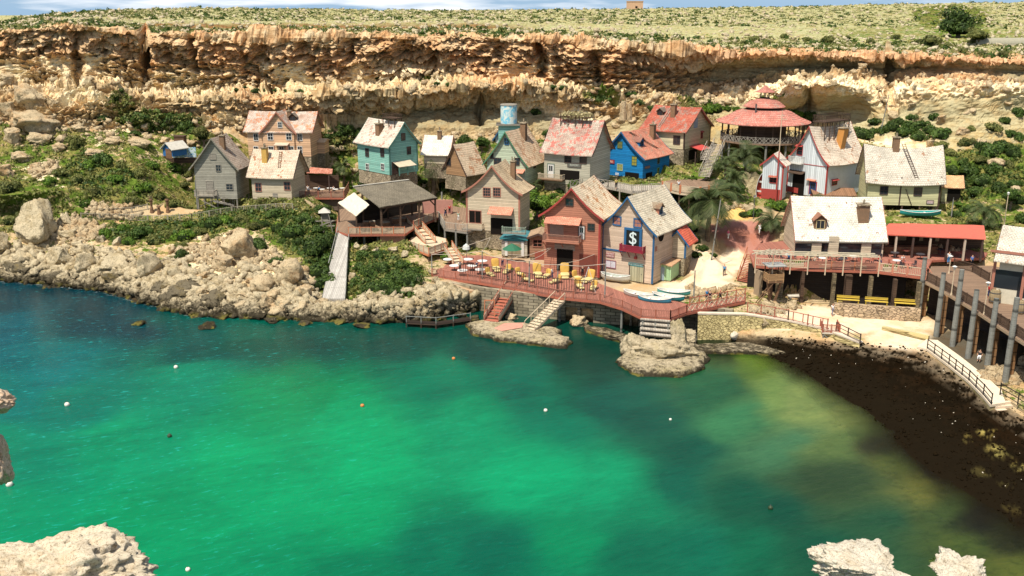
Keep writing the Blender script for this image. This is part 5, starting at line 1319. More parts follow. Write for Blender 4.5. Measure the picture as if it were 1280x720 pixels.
# ---- big terrace with undercroft
zT = 7.0
ft = [atz(x, y, zT) for x, y in [(943,332),(1010,336),(1097,339),(1152,346)]]
bt = [atz(x, y, zT) for x, y in [(1165,325),(1230,322),(1240,308),(1110,300),(990,300),(950,304),(938,318)]]
TR = poly_deck('cafe_terrace', ft+bt, zT, .35, PLANKR, 'wide café terrace with red rails and planters above a dark open undercroft', 'terrace', fascia=RAILR); O = TR.location
fence(ft[:1]+ft[1:2], 1.05, RAILO, RAILC, 'bars', 2.0, .25, root=TR, off=O); fence(ft[1:3], 1.05, RAILO, paint((0.3,0.13,0.09)), 'boards', 2.8, root=TR, off=O)
fence(ft[2:], 1.1, paint((0.55,0.22,0.14)), RAILC, 'bars', 2.0, .22, root=TR, off=O, pw=.22)
hb_ = MB(); 
m = MB(); wallseg(m, atz(945,383,2.2)+V3((0,5.5,0)), atz(1150,399,2.0)+V3((0,5.5,0)), 1.2, 6.6, .3, O); m.build('undercroft_back', wood((0.02,0.015,0.012),None,.3), TR)  # near-black board colour stands for the deep shade inside the undercroft
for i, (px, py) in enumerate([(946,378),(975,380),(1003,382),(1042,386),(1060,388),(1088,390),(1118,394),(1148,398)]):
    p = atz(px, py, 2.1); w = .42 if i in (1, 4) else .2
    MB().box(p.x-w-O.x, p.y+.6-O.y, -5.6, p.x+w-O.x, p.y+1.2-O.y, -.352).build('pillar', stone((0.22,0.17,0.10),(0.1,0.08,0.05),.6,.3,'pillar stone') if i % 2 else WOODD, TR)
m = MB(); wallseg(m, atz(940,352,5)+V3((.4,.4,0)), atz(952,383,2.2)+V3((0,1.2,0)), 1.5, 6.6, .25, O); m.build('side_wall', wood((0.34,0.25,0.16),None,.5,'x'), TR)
for k in range(9):
    p = atz(952+k*24, 312, 0)
# pergola beams over the terrace edge
pg = MB(); zt2 = 9.5
P0, P1 = atz(945, 318, zt2)-O, atz(1100, 322, zt2)-O
for t in np.linspace(0, 1, 8): p = P0.lerp(P1, t); MB().beam((p.x, p.y, .0), (p.x, p.y, p.z), .12).build('pergola_post', RAILC, TR)
for dy in (0, .9, 1.8): pg.beam(P0+V3((0,dy,.06)), P1+V3((0,dy,.06)), .12)
for t in np.linspace(0, .16, 5): p = P0.lerp(P1, t); pg.beam(p+V3((-.6,-.4,.15)), p+V3((2.4,2.2,.15)), .1)
pg.build('pergola_beam', paint((0.55,0.48,0.34)), TR)
def bench(loc, rz, label, mat, w=2.0, group=None, name='bench', back=True):
    o = empty(name, loc, rz, label, 'bench', group)
    MB().box(-w/2, -.25, .42, w/2, .22, .48).build('seat', mat, o)
    if back: MB().box(-w/2, .2, .6, w/2, .26, .95).build('backrest', mat, o)
    for x in (-w/2+.12, w/2-.12): MB().box(x-.05, -.2, 0, x+.05, .24, .418).build('leg', mat, o)
    return o
def planter(loc, w, label, col=(0.6,0.5,0.35)):
    o = empty('planter', loc, 0, label, 'planter', 'planters along the café terrace edge'); MB().box(-w/2,-.2,0,w/2,.2,.45).build('box', wood(col,None,.2,'z'), o)
    m = MB(); rg = rnd(int(loc[0]*10))
    for i in range(60): x, y, z = rg.uniform(-w/2,w/2), rg.uniform(-.18,.18), rg.uniform(.4,.75); m.quad((x,y,z),(x+.15,y+.05,z+.05),(x+.14,y+.1,z+.16),(x,y+.06,z+.12))
    m.build('flowers', leafmat((0.05,0.12,0.02),(0.1,0.2,0.03),(0.4,0.12,0.08)), o); return o
ws = ['first', 'second', 'third', 'fourth', 'fifth', 'sixth', 'seventh', 'eighth', 'ninth', 'tenth', 'eleventh', 'twelfth', 'thirteenth', 'fourteenth', 'fifteenth', 'sixteenth']
for i, (x, w) in enumerate([(992,2.6),(1035,2.4),(1073,2.0),(1112,1.8)]):
    planter(atz(x, 330.5+(x-940)*.045, zT), w, ws[i]+' flower planter from the left along the café terrace rail')
SEATC = paint((0.35,0.12,0.08), .6); DKC = paint((0.05,0.045,0.05), .5)
for i, (x, y) in enumerate([(985,326),(1000,329),(1013,327),(1028,330),(1045,327),(1052,331),(1066,328),(1082,331),(1092,327),(1120,333),(1135,336)]):
    t_ = table('table', atz(x, y-1, zT), ws[i]+' café table from the left on the terrace under the white roofed boathouse', 'café tables', 1.1, [WTRIM, SEATC, DKC][i % 3])
    for k, a_ in enumerate((0.3, 3.4)):
        p = atz(x, y-1, zT); c_ = empty('chair', (p.x+.9*math.cos(a_), p.y+.9*math.sin(a_), zT), a_+math.pi/2, ('chair left of the ' if k else 'chair right of the ')+ws[i]+' café table', 'chair', 'café chairs')
        MB().box(-.22,-.22,.42,.22,.22,.47).build('seat', [DKC, SEATC][i % 2], c_); MB().box(-.22,-.24,.5,.22,-.19,.95).build('backrest', [DKC, SEATC][i % 2], c_)
        for sx_ in (-.18, .18):
            for sy_ in (-.18, .18): MB().box(sx_-.025, sy_-.025, 0, sx_+.025, sy_+.025, .418).build('leg', METAL, c_)
# steps at the left end of the terrace
stairs('staircase', atz(941,318,7.0), atz(929,352,3.5), 1.8, RAILR, RAILO, label='slatted red steps with an orange rail at the left end of the café terrace', hr=1.0)
stairs('staircase', atz(1152,337,7.0), atz(1166,358,5.0), 1.3, RAILC, paint((0.55,0.22,0.14)), label='cream and coral steps leading down from the café terrace by the first grey pile', hr=1.0)
# lookout box
q = atz(964, 384, 2.3)
lk = empty('lookout_tower', q, R(8), 'small wooden lookout box with slatted sides on slanting legs in front of the café terrace', 'lookout tower')
MB().box(-1.05,-.9,3.5,1.05,.9,3.65).build('floor', WOODB, lk); fence([V3(p) for p in ((-1,.85,3.65),(-1,-.85,3.65),(1,-.85,3.65),(1,.85,3.65),(-1,.85,3.65))], 1.0, wood((0.42,0.25,0.12),None,.2), wood((0.42,0.25,0.12),None,.2), 'boards', 1.0, root=lk)
for x in (-.9, .9):
    for y in (-.75, .75): MB().beam((x,y,3.6), (x,y,5.7), .12).build('post', WOODB, lk)
MB().box(-1.25,-1.1,5.7,1.25,1.1,5.82).build('roof', paint((0.3,0.3,0.28)), lk)
for (x, y) in ((-.9,-.4),(.9,-.4),(0,.6)): MB().beam((x*.15, y*.2, 0), (x, y, 3.5), .26).build('leg', WOODB, lk)
MB().beam((-.6,-.3,0),(-2.4,-.2,-.1),.1); MB().beam((-.3,-.8,3.5),(-2.6,-.6,.1), .1).beam((-.3,-.2,3.5),(-2.6,0,.1), .1).build('ladder', WOODB, lk)
st_ = empty('stone_table', atz(993, 377, 2.25), R(6), 'pale stone table on two legs in front of the dark undercroft', 'table')
MB().box(-.95,-.4,.75,.95,.4,.92).build('tabletop', paint((0.62,0.56,0.45)), st_)
for x in (-.65, .65): MB().box(x-.13,-.25,0,x+.13,.25,.748).build('leg', paint((0.62,0.56,0.45)), st_)
# rubble wall and yellow benches under the terrace
a1, b1 = atz(1042, 391, 2.0), atz(1150, 399, 1.9)
m = MB(); wallseg(m, a1, b1, 1.0, 3.3, .5); w_ = m.build('stone_wall', stone((0.50,0.38,0.25),(0.12,0.09,0.06),.42,.28,'rubble wall',True,(0.3,0.22,0.12))); tag(w_, 'rubble stone wall in front of the undercroft below the café terrace', 'wall')
YB = wood((0.5,0.36,0.05), (0.3,0.2,0.04), .2, 'z', 'yellow boards')
for i, t in enumerate((.17, .5, .84)):
    p = a1.lerp(b1, t)+V3((0,.3,0)); bench((p.x, p.y+.2, 3.3), math.atan2(b1.y-a1.y, b1.x-a1.x), ['leftmost', 'middle', 'rightmost'][i]+' of the three yellow benches on top of the rubble wall', YB, 2.8, 'yellow benches on the rubble wall')
# ---- red canopy hall
rc = [atz(1111.5,279,10.6), atz(1230,281.5,10.6), atz(1232.5,299,10.15), atz(1098,292.5,10.15)]
hc = empty('canopy_hall', V3((rc[3].x, rc[3].y, zT)), 0, 'open sided café hall under a wide flat bright red canopy roof', 'hall'); O = hc.location
rslab('canopy', rc, paint((0.50,0.11,0.07), .85, .5), hc, O, .12, .05)
for t in np.linspace(.02, .98, 7):
    p = rc[3].lerp(rc[2], t); MB().box(p.x-O.x-.12, p.y-O.y+.1, 0, p.x-O.x+.12, p.y-O.y+.34, p.z-O.z-.16).build('post', [TRIMD, paint((0.5,0.4,0.3))][int(t*7) % 2], hc)
m = MB(); wallseg(m, rc[0]+V3((-.2,.2,0)), rc[1]+V3((.2,.2,0)), zT, 10.35, .2, O); m.build('back_wall', WOODD, hc)
for t, w in ((.13, 1.6), (.35, .5), (.52, .5)):
    p = rc[0].lerp(rc[1], t); MB().box(p.x-w/2-O.x, p.y-.3-O.y, 1.2, p.x+w/2-O.x, p.y-.15-O.y, 3.0).build('blind', wood((0.5,0.42,0.25),None,.3,'z'), hc)
MB().box(1.5, 1.2, 0, 9, 2.2, 1.05).build('counter', WOODB, hc)
for i, (x, y) in enumerate([(1118,322),(1132,319),(1175,318),(1200,322),(1150,324)]): table('table', atz(x, y, zT), ws[i]+' dark table from the left under the red canopy', 'tables under the red canopy', 1.2, [DKC, SEATC][i % 2])
# ---- right hand deck on grey piles
zR = 6.6
oe = [atz(x, y, zR) for x, y in [(1157,352),(1180,364),(1215,385),(1248,407),(1280,428),(1345,472),(1440,540)]]
ie = [atz(x, y, zR) for x, y in [(1500,440),(1330,352),(1240,332),(1165,333)]]
rd_ = poly_deck('boardwalk', oe+ie, zR, .25, wood((0.24,0.155,0.10),(0.13,0.09,0.06),.25,'y','boardwalk planks'), 'broad brown boardwalk raised on a row of tall grey piles above the beach path', 'boardwalk', fascia=wood((0.42,0.30,0.19),None,.4,'z')); O = rd_.location
fence([p+V3((.25,.25,0)) for p in oe], 1.15, WOODD, WOODD, 'bars', 1.9, .14, root=rd_, off=O)
fence([atz(x, y, zR) for x, y in [(1192,334),(1215,340),(1236,352)]], 1.1, WOODD, WOODD, 'bars', 2, .15, root=rd_, off=O)
for (tx, ty, bx, by) in [(1156,322,1147,402),(1179,341,1169.5,424),(1199,337,1190,435),(1218,362,1209.5,449),(1240,373,1233,465),(1267,372,1255.5,482),(1296,400,1284,506),(1325,425,1312,530)]:
    p = atz(bx, by, 1.3); H = solve(lambda h_: -proj(p+V3((0,0,h_)))[1], -ty, .2, 14)
    MB().cyl(p-O-V3((0,0,.6)), p-O+V3((0,0,H)), .34, .27, 10).build('pile', PILE, rd_)
    MB().box(p.x-O.x+1.0, p.y-O.y+1.2, 1.0-O.z, p.x-O.x+1.45, p.y-O.y+1.65, -.252).build('inner_post', wood((0.30,0.16,0.07),None,1,'z'), rd_)
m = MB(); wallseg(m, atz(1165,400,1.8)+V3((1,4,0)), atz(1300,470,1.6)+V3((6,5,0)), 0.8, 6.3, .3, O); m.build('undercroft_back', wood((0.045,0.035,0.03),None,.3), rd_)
PADS.append((atz(1230,420,1.6), V3((.77,-.64,0)), V3((.64,.77,0)), 16, -3, 6, 1.75, False))
# lamps and barrels
def lamp(loc, top, label, group='white topped boardwalk lamps', mat=WTRIM, r=.3):
    loc = V3(loc); H = solve(lambda h_: -proj(loc+V3((0,0,h_)))[1], -top, .2, 9); o = empty('street_lamp', loc, 0, label, 'street lamp', group)
    MB().cyl((0,0,0), (0,0,H-.45), .07, .05).cyl((0,0,0),(0,0,.3),.13,.1).build('pole', METAL if mat is METAL else RAILC, o)
    MB().cyl((0,0,H-.45), (0,0,H-.12), .13, .2, 8).build('lantern', paint((0.5,0.5,0.45), .3), o); MB().cyl((0,0,H-.12), (0,0,H), r, .06, 8).build('lamp_cap', mat, o); return o
lamp(atz(1189,369,zR), 332, 'boardwalk lamp with white cap between the third and fourth grey pile'); lamp(atz(1230,393,zR), 352, 'boardwalk lamp with white cap nearest to the wooden barrel'); lamp(atz(1186,342,zR), 319, 'boardwalk lamp with white cap farthest back near the red canopy')
lamp(atz(941,281,6.9), 244, 'black street lamp standing in the middle of the yellow and red plaza', 'black street lamps', METAL, .25); lamp(atz(1255,282,8.8), 240, 'slim black street lamp with a white head by the pale wall at right', 'black street lamps', WTRIM, .2)
def barrel(loc, label, s_=1.0):
    o = empty('barrel', loc, 0, label, 'barrel', 'barrels on the boardwalk'); pr_ = [(.33,0),(.42,.35),(.44,.55),(.42,.75),(.33,1.1)]; m = MB()
    for (r0, z0), (r1, z1) in zip(pr_[:-1], pr_[1:]): m.cyl((0,0,z0*s_), (0,0,z1*s_), r0*s_, r1*s_, 14, cap=False)
    m.cyl((0,0,1.0*s_),(0,0,1.04*s_),.33*s_,.33*s_,14).build('staves', wood((0.36,0.27,0.15),None,.12,'x'), o)
    for z0 in (.2, .85): MB().cyl((0,0,z0*s_), (0,0,(z0+.07)*s_), .42*s_, .42*s_, 14, cap=False).build('hoop', METAL, o)
barrel(atz(1242.5,379,zR), 'wooden barrel beside the boardwalk rail nearest the lamp', 1.5); barrel(atz(1273,392,zR), 'wooden barrel beside the boardwalk rail at the right edge of the picture', 1.4)
# pavilion at right edge
h = House('pavilion', 'cream hall with brown posts and pale shingled roof at the right edge', 'hall', 58, (1345,392,6.6), 1420, 1243, 330, 292, paint((0.55,0.5,0.38), .7), SH_WHITE, TRIMD, W=8, c=-.1, oh=.9, og=.6, sag=.1, base=.2)
for px, py in ((1241,330),(1278,338),(1310,345)):
    u, z = h.hit('L', px+3, py); h.fix(MB().box(u-.16, -.12, 0, u+.16, -.004, h.He), 'L').build('post', TRIMP, h.root)
h.panel('L', 1262, 350, 3.9, 2.2, GLASS, 'shop_window'); h.panel('L', 1296, 362, 4.0, 2.4, GLASS, 'shop_window'); h.panel('L', 1262, 316, 4, .3, TRIMP, 'trim_board')
PADS.pop()
# ---- beach path on the right
zc_ = 1.75
pth = [atz(x, y, zc_) for x, y in [(1146,433),(1158,436),(1185,456),(1210,476),(1228,494),(1238,506),(1257,503),(1252,488),(1232,470),(1200,445),(1172,425),(1158,424)]]
P_ = [(p.x, p.y) for p in pth]; o_ = V3((P_[0][0], P_[0][1], 0))
pt = empty('beach_path', o_, 0, 'pale concrete path on a low wall curving above the dark seaweed beach', 'path'); pt['kind'] = 'structure'
ar = sum(P_[i][0]*P_[(i+1) % len(P_)][1]-P_[(i+1) % len(P_)][0]*P_[i][1] for i in range(len(P_)))
if ar < 0: P_ = P_[::-1]
MB().prism([(x-o_.x, y-o_.y) for x, y in P_], 1.5, zc_).build('paving', paint((0.66,0.55,0.40), .9, .4, 'concrete'), pt)
MB().prism([((x-o_.x)*.998+.02, (y-o_.y)*.998+.04) for x, y in P_], -.4, 1.496).build('wall', stone((0.36,0.29,0.15),(0.15,0.12,0.07),1.2,.5,'stained wall', stain=(0.2,0.17,0.05)), pt)
BLK = paint((0.02,0.018,0.016), .5)
fence([p+V3((.12,.1,0)) for p in pth[1:6]], 1.1, BLK, BLK, 'rails', 1.9, label='black two bar railing along the beach path above the seaweed', cat='railing', pw=.09)
fence([atz(x, y, 1.9) for x, y in [(1250,492),(1272,505),(1310,530)]], 1.1, BLK, BLK, 'rails', 2.0, label='black two bar railing at the right edge beyond the beach steps', cat='railing', pw=.09)
o_ = atz(1247, 512, .7); sp_ = empty('beach_steps', o_, R(8), 'three pale concrete steps leading from the beach path down to the seaweed', 'steps')
for i in range(4): MB().box(-.95, -.35*i-.6, -.8, .95, -.35*i-.25, 1.04-.26*i-.006*i).build('step', paint((0.62,0.5,0.36), .9), sp_)
# retaining block + kerb by the slip
kb = MB(); wallseg(kb, atz(1102,412,1.8), atz(1160,424,1.8), 1.3, 2.15, .5); w_ = kb.build('kerb_wall', YST); tag(w_, 'low yellowish kerb wall at the head of the beach slope', 'wall')

def pad(px, py, z, hx, y0, y1, rz=0):
    o = atz(px, py, z); PADS.append((o, V3((math.cos(R(rz)), math.sin(R(rz)), 0)), V3((-math.sin(R(rz)), math.cos(R(rz)), 0)), hx, y0, y1, z, False))
pad(475, 298, 3.9, 6.5, -4, 14); pad(535, 302, 3.3, 8, -6, 9); pad(868, 203, 12.7, 4.5, -5, 6); pad(585, 305, 3.3, 6, -5, 4); pad(570, 290, 3.6, 5, -1, 6); pad(660, 320, 3.2, 8, -6, 3)
pad(400, 252, 6.0, 5.5, -1.0, 6); pad(930, 330, 3.6, 2.0, -6, 4); pad(940, 320, 4.5, 1.5, -3, 4)
for t_ in np.linspace(0, 1, 9):
    w_ = ((a.lerp(d, t_)) + (b.lerp(c, t_)))/2 if False else None
_ra, _rb, _rc, _rd = atz(423,288,6.3), atz(435.5,288,6.3), atz(431,373,1.9), atz(402.5,373,1.9)
for t_ in np.linspace(0, 1, 10):
    w_ = (_ra.lerp(_rd, t_) + _rb.lerp(_rc, t_))/2; PADS.append((w_, V3((1,0,0)), V3((0,1,0)), 1.6, -1.3, 1.3, w_.z-.7, False))

for i, (x, y, w, h_) in enumerate([(458,283,.9,.8),(466,285,.7,1.1),(481,283,1.2,.7),(495,280,.8,.9),(505,278,.7,.7)]):
    o = empty('crate', atz(x, y, zp), .3*i, ws[i]+' dark crate from the left inside the open boat shed', 'crate', 'crates in the boat shed'); MB().box(-w/2,-w/2,.05,w/2,w/2,h_).build('box', WOODB, o); MB().box(-w/2-.03,-w/2-.03,0,w/2+.03,w/2+.03,.046).box(-w/2-.03,-w/2-.03,h_+.004,w/2+.03,w/2+.03,h_+.07).build('slats', WOODG, o)

lw = [atz(x, y, .55) for x, y in [(508,404),(545,406),(588,400),(588,396),(545,402),(508,400)]]
lo = poly_deck('shore_walkway', lw, .55, .1, WOODD, 'low dark plank walkway with rope rail along the foot of the shore rocks', 'walkway')
fence(lw[:3], .95, PILE, PILE, 'rope', 2.2, root=lo, off=lo.location, pw=.1); legs(lo, [lw[0], lw[1], lw[2], (lw[0]+lw[1])/2, (lw[1]+lw[2])/2], .16, WOODD, bottom=-1.5)
settle()
# ================================================================ WATER
WC = [(0,360,8,68,80),(100,372,10,60,70),(0,420,4,98,108),(150,400,8,66,76),(60,460,5,120,116),(0,490,5,120,108),(100,500,8,128,102),(0,560,5,138,100),(0,640,5,150,98),(150,560,6,158,104),
 (200,640,6,165,100),(250,430,8,85,76),(330,425,8,95,75),(250,475,8,140,102),(340,505,8,150,88),(385,495,8,140,82),(420,520,12,165,100),(450,560,8,174,105),(450,650,8,164,98),(300,590,6,174,105),(300,700,8,152,95),
 (450,710,8,125,82),(400,425,10,82,68),(500,425,10,75,62),(600,430,10,72,60),(560,470,10,125,88),(650,470,8,108,82),(700,440,14,70,56),(760,450,18,70,55),(600,520,10,152,98),(700,520,8,120,86),
 (650,600,10,168,106),(750,600,14,155,100),(620,690,5,104,76),(560,695,6,118,82),(700,680,10,140,88),(780,500,15,92,72),(830,520,16,88,66),(800,625,16,130,86),(850,600,14,98,72),(780,690,14,108,76),
 (870,560,18,88,64),(875,480,45,100,62),(930,452,90,118,38),(960,485,125,152,80),(1000,500,132,150,82),(1000,462,62,70,35),(1055,520,125,138,74),(1050,560,90,112,58),(980,560,68,120,80),(920,520,58,125,80),
 (950,620,14,84,60),(1050,600,52,75,42),(1110,580,98,108,48),(1100,650,40,85,55),(1160,640,70,88,42),(1200,680,80,95,40),(1270,705,92,100,40),(1050,690,20,85,60),(1000,640,15,80,58),(940,690,14,104,72),
 (1110,568,48,46,24),(1150,595,34,30,16),(1220,645,40,38,20),(1040,470,30,28,14),(905,432,28,45,26),(1160,560,24,20,12),(870,690,14,112,80),(1270,670,50,52,24),(1130,612,110,112,50)]
WC = np.array(WC, float)
def srgb2lin(c): c = c/255.0; return np.where(c <= .04045, c/12.92, ((c+.055)/1.055)**2.4)
def spacing(a, b, step, far):
    m = list(np.arange(a, b, step)); g = step; lo, hi = [], []; x = a
    while x > -far: g *= 1.35; x -= g; lo.append(x)
    g = step; x = m[-1]
    while x < far: g *= 1.35; x += g; hi.append(x)
    return np.array(lo[::-1] + m + hi)
wx = spacing(-90, 80, 0.8, 1800); wy = spacing(45, 165, 0.8, 1800); wy = wy[wy < 400]
WX, WY = np.meshgrid(wx, wy)
dep = np.maximum(WY*CP + CAMH*SP, 5); wpx = 640 + FPX*WX/dep; wpy = 360 - FPX*(WY*SP - CAMH*CP)/dep
wn_ = np.array([(noise.fractal(Vector((x*.07, y*.07, 1)), .8, 2.1, 4), noise.fractal(Vector((x*.07, y*.07, 9)), .8, 2.1, 4)) if abs(x) < 120 else (0, 0) for x, y in zip(WX.ravel(), WY.ravel())])
wpx = np.clip(wpx.ravel()+wn_[:,0]*38, -60, 1340); wpy = np.clip(wpy.ravel()+wn_[:,1]*16, 345, 760)
wcol = np.zeros((len(wpx), 3)); wsum = np.zeros(len(wpx))
wlin = srgb2lin(WC[:, 2:5]); wlin[WC[:, 0] > 880, 0] *= 1.35; wlin[WC[:, 0] > 880, 1] *= 1.08
for i in range(len(WC)):
    d2 = ((wpx-WC[i,0])/36)**2 + ((wpy-WC[i,1])/24)**2
    wgt = 1/(d2+0.12)**1.9
    wcol += wgt[:, None]*wlin[i]; wsum += wgt
wcol /= wsum[:, None]
iw = np.arange(WX.size).reshape(WX.shape)
wq = np.stack([iw[:-1,:-1], iw[:-1,1:], iw[1:,1:], iw[1:,:-1]], -1).reshape(-1, 4)
me = npmesh('sea', np.stack([WX.ravel(), WY.ravel(), np.zeros(WX.size)], 1), wq, True)
dpt = np.zeros(WX.size)
for i, (x_, y_) in enumerate(zip(WX.ravel(), WY.ravel())):
    if -110 < x_ < 110 and y_ < 190:
        h_ = BVH.ray_cast(Vector((x_, y_, 50)), Vector((0, 0, -1))); dpt[i] = -h_[0].z if h_[0] else 9
    else: dpt[i] = 9
shal = np.clip(dpt/1.25, 0.0, 1); rt_ = np.clip((WX.ravel()-18)/8, 0, 1); al = (.45 + .55*shal)*(1-rt_) + rt_*(.08 + .92*shal**.75)
foam = np.clip((.9-dpt)/.6, 0, 1)*np.clip((-20-WX.ravel())/15, 0, 1)
colattr(me, 'bed', wcol); colattr(me, 'shore', np.stack([al, foam, shal, shal], 1))
t = NT('sea water', 0.12, 0.13); gn = t.n.new('ShaderNodeNewGeometry'); P = gn.outputs['Position']
bc = t.attr('bed').outputs['Color']
pw = t.mapping(P, (1,1,1), rot=(0,0,R(-25)))
k1 = t.noise(t.mapping(pw, (0.045,0.10,1)), 1.0, 6, 0.6, 0.5); k2 = t.noise(t.mapping(pw, (0.25,0.7,1)), 1.0, 5, 0.62, 0.8); k3 = t.noise(t.mapping(pw, (0.9,2.6,1)), 1.0, 5, 0.65, 0.6)
c = t.mix(1.0, bc, (0.40,0.52,0.55), 'MULTIPLY')
c = t.mix(t.step(k1, 0.44, 0.66, 0, 0.42), c, t.mix(1.0, c, (0.4,0.50,0.55), 'MULTIPLY'))
c = t.mix(t.step(k2, 0.45, 0.70, 0, 0.32), c, t.mix(1.0, c, (0.6,0.68,0.75), 'MULTIPLY'))
c = t.mix(t.step(k2, 0.5, 0.28, 0, 0.35), c, t.mix(1.0, c, (1.5,1.28,1.3), 'MULTIPLY'))
xs_ = t.n.new('ShaderNodeSeparateXYZ'); t.l.new(P, xs_.inputs[0])
c = t.mix(t.step(k3, 0.50, 0.66, 0, 0.22), c, t.mix(1.0, c, (1.6,1.3,1.35), 'MULTIPLY'))
c = t.mix(t.step(k3, 0.47, 0.34, 0, 0.3), c, t.mix(1.0, c, (0.5,0.66,0.7), 'MULTIPLY'))
rf = t.step(xs_.outputs[0], 22.0, 42.0); k5 = t.noise(P, .7, 6, .75, .5)
c = t.mix(t.math('MULTIPLY', rf, t.step(k5, .48, .62, 0, .55)), c, t.mix(1.0, c, (0.35,0.4,0.35), 'MULTIPLY'))
c = t.mix(t.math('MULTIPLY', rf, t.step(k5, .42, .3, 0, .4)), c, t.mix(1.0, c, (1.5,1.4,1.1), 'MULTIPLY'))
lf = t.step(xs_.outputs[0], 10.0, -45.0)
c = t.mix(t.math('MULTIPLY', lf, t.step(k3, 0.58, 0.72, 0, 0.5)), c, (0.02,0.36,0.34))
t.bump(t.math('ADD', t.math('MULTIPLY', k3, 1.0), t.math('MULTIPLY', t.noise(t.mapping(pw,(2.5,5.5,1)), 1.0, 3, .6), 0.45)), 0.38, 0.10)
t.b.inputs['IOR'].default_value = 1.33
sh_ = t.n.new('ShaderNodeSeparateColor'); t.l.new(t.attr('shore').outputs['Color'], sh_.inputs[0])
c = t.mix(t.math('MULTIPLY', sh_.outputs[1], t.step(t.noise(P, 1.1, 6, .75, 1.0), .5, .6, 0, .8)), c, (0.55,0.6,0.58))
t.val(t.b.inputs['Alpha'], sh_.outputs[0])
sea = tag(meshobj('sea', me, t.done(c)), kind='structure')
# ================================================================ ROCKS, PLANTS, PALMS, BOATS, PEOPLE
ORD = ws + 'seventeenth eighteenth nineteenth twentieth twenty-first twenty-second twenty-third twenty-fourth twenty-fifth twenty-sixth twenty-seventh twenty-eighth twenty-ninth thirtieth thirty-first thirty-second thirty-third thirty-fourth thirty-fifth thirty-sixth thirty-seventh thirty-eighth thirty-ninth fortieth'.split()
def ico(sub):
    bm_ = __import__('bmesh').new(); __import__('bmesh').ops.create_icosphere(bm_, subdivisions=sub, radius=1.0)
    V = np.array([tuple(v.co) for v in bm_.verts]); F = np.array([[v.index for v in f.verts] for f in bm_.faces]); bm_.free(); return V, F
def rockmesh(name, seed, sub=4, rough=.32, chop=5, mat=None, sq=(1,1,1)):
    V, F = ico(sub); rg = np.random.RandomState(seed); off = Vector(rg.uniform(-50, 50, 3))
    for _ in range(chop):                                          # flat broken faces
        n = rg.normal(size=3); n /= np.linalg.norm(n); d = rg.uniform(.42, .78); k = V@n; V = V - np.outer(np.maximum(k-d, 0)*.97, n)
    out = []
    for v in V:
        p = Vector(v); q = 1 + rough*.7*noise.fractal(p*1.5+off, .6, 2.1, 5) + .11*(noise.ridged_multi_fractal(p*2.6+off, .9, 2.2, 3, 1, 2)-1)
        if sub > 5: q += .05*noise.ridged_multi_fractal(p*7+off, .8, 2.2, 4, 1, 2) + .02*noise.noise(p*40)
        out.append(tuple(p*q))
    V = np.array(out)*np.array(sq); me = npmesh(name, V, F, False); me.materials.append(mat); return me
RK_DRY = rockmat('pale limestone', (0.56,0.44,0.27), (0.16,0.11,0.06), (0.47,0.30,0.15))
RK_WET = rockmat('shore limestone', (0.58,0.48,0.31), (0.18,0.14,0.08), (0.36,0.27,0.14), wet=1)
RK_DRK = rockmat('dark shore rock', (0.17,0.14,0.09), (0.04,0.03,0.02), (0.24,0.17,0.05), wet=1)
RK_ISL = rockmat('islet limestone', (0.52,0.43,0.28), (0.18,0.14,0.08), (0.42,0.34,0.18), wet=.4)
RK_WHT = rockmat('white limestone', (0.57,0.51,0.40), (0.20,0.15,0.09), (0.50,0.42,0.30), 3.0)
RKM = {k: [rockmesh('boulder', 10*i+j, 4, .34, 13, m) for j in range(5)] for i, (k, m) in enumerate((('dry', RK_DRY), ('wet', RK_WET), ('dark', RK_DRK)))}
rgb = rnd(77)
def boulder(px, py, wpx, hpx, kind, label, group, name='boulder'):
    """px,py = centre of the stone in the photo; sits on the ground or in the water there"""
    p = hitpx(px, py+hpx*.38) or atz(px, py+hpx*.38, 0)
    if p.z < -.3: p = atz(px, py+hpx*.38, -.1)
    k = (p-V3((0,0,CAMH))).length/FPX; w = wpx*k/2*1.05; hh = hpx*k/2*1.15
    o = meshobj(name, rgb.choice(RKM[kind])); o.location = (p.x, p.y+w*.45, p.z+hh*.55); o.scale = (w, w*rgb.uniform(.75, 1.05), max(hh, w*.35)); o.rotation_euler = (rgb.uniform(-.15,.15), rgb.uniform(-.15,.15), rgb.uniform(0, 6.28))
    o.rotation_euler[2] = rgb.choice((0, 3.14))+rgb.uniform(-.4,.4)
    return tag(o, label, 'boulder', group)
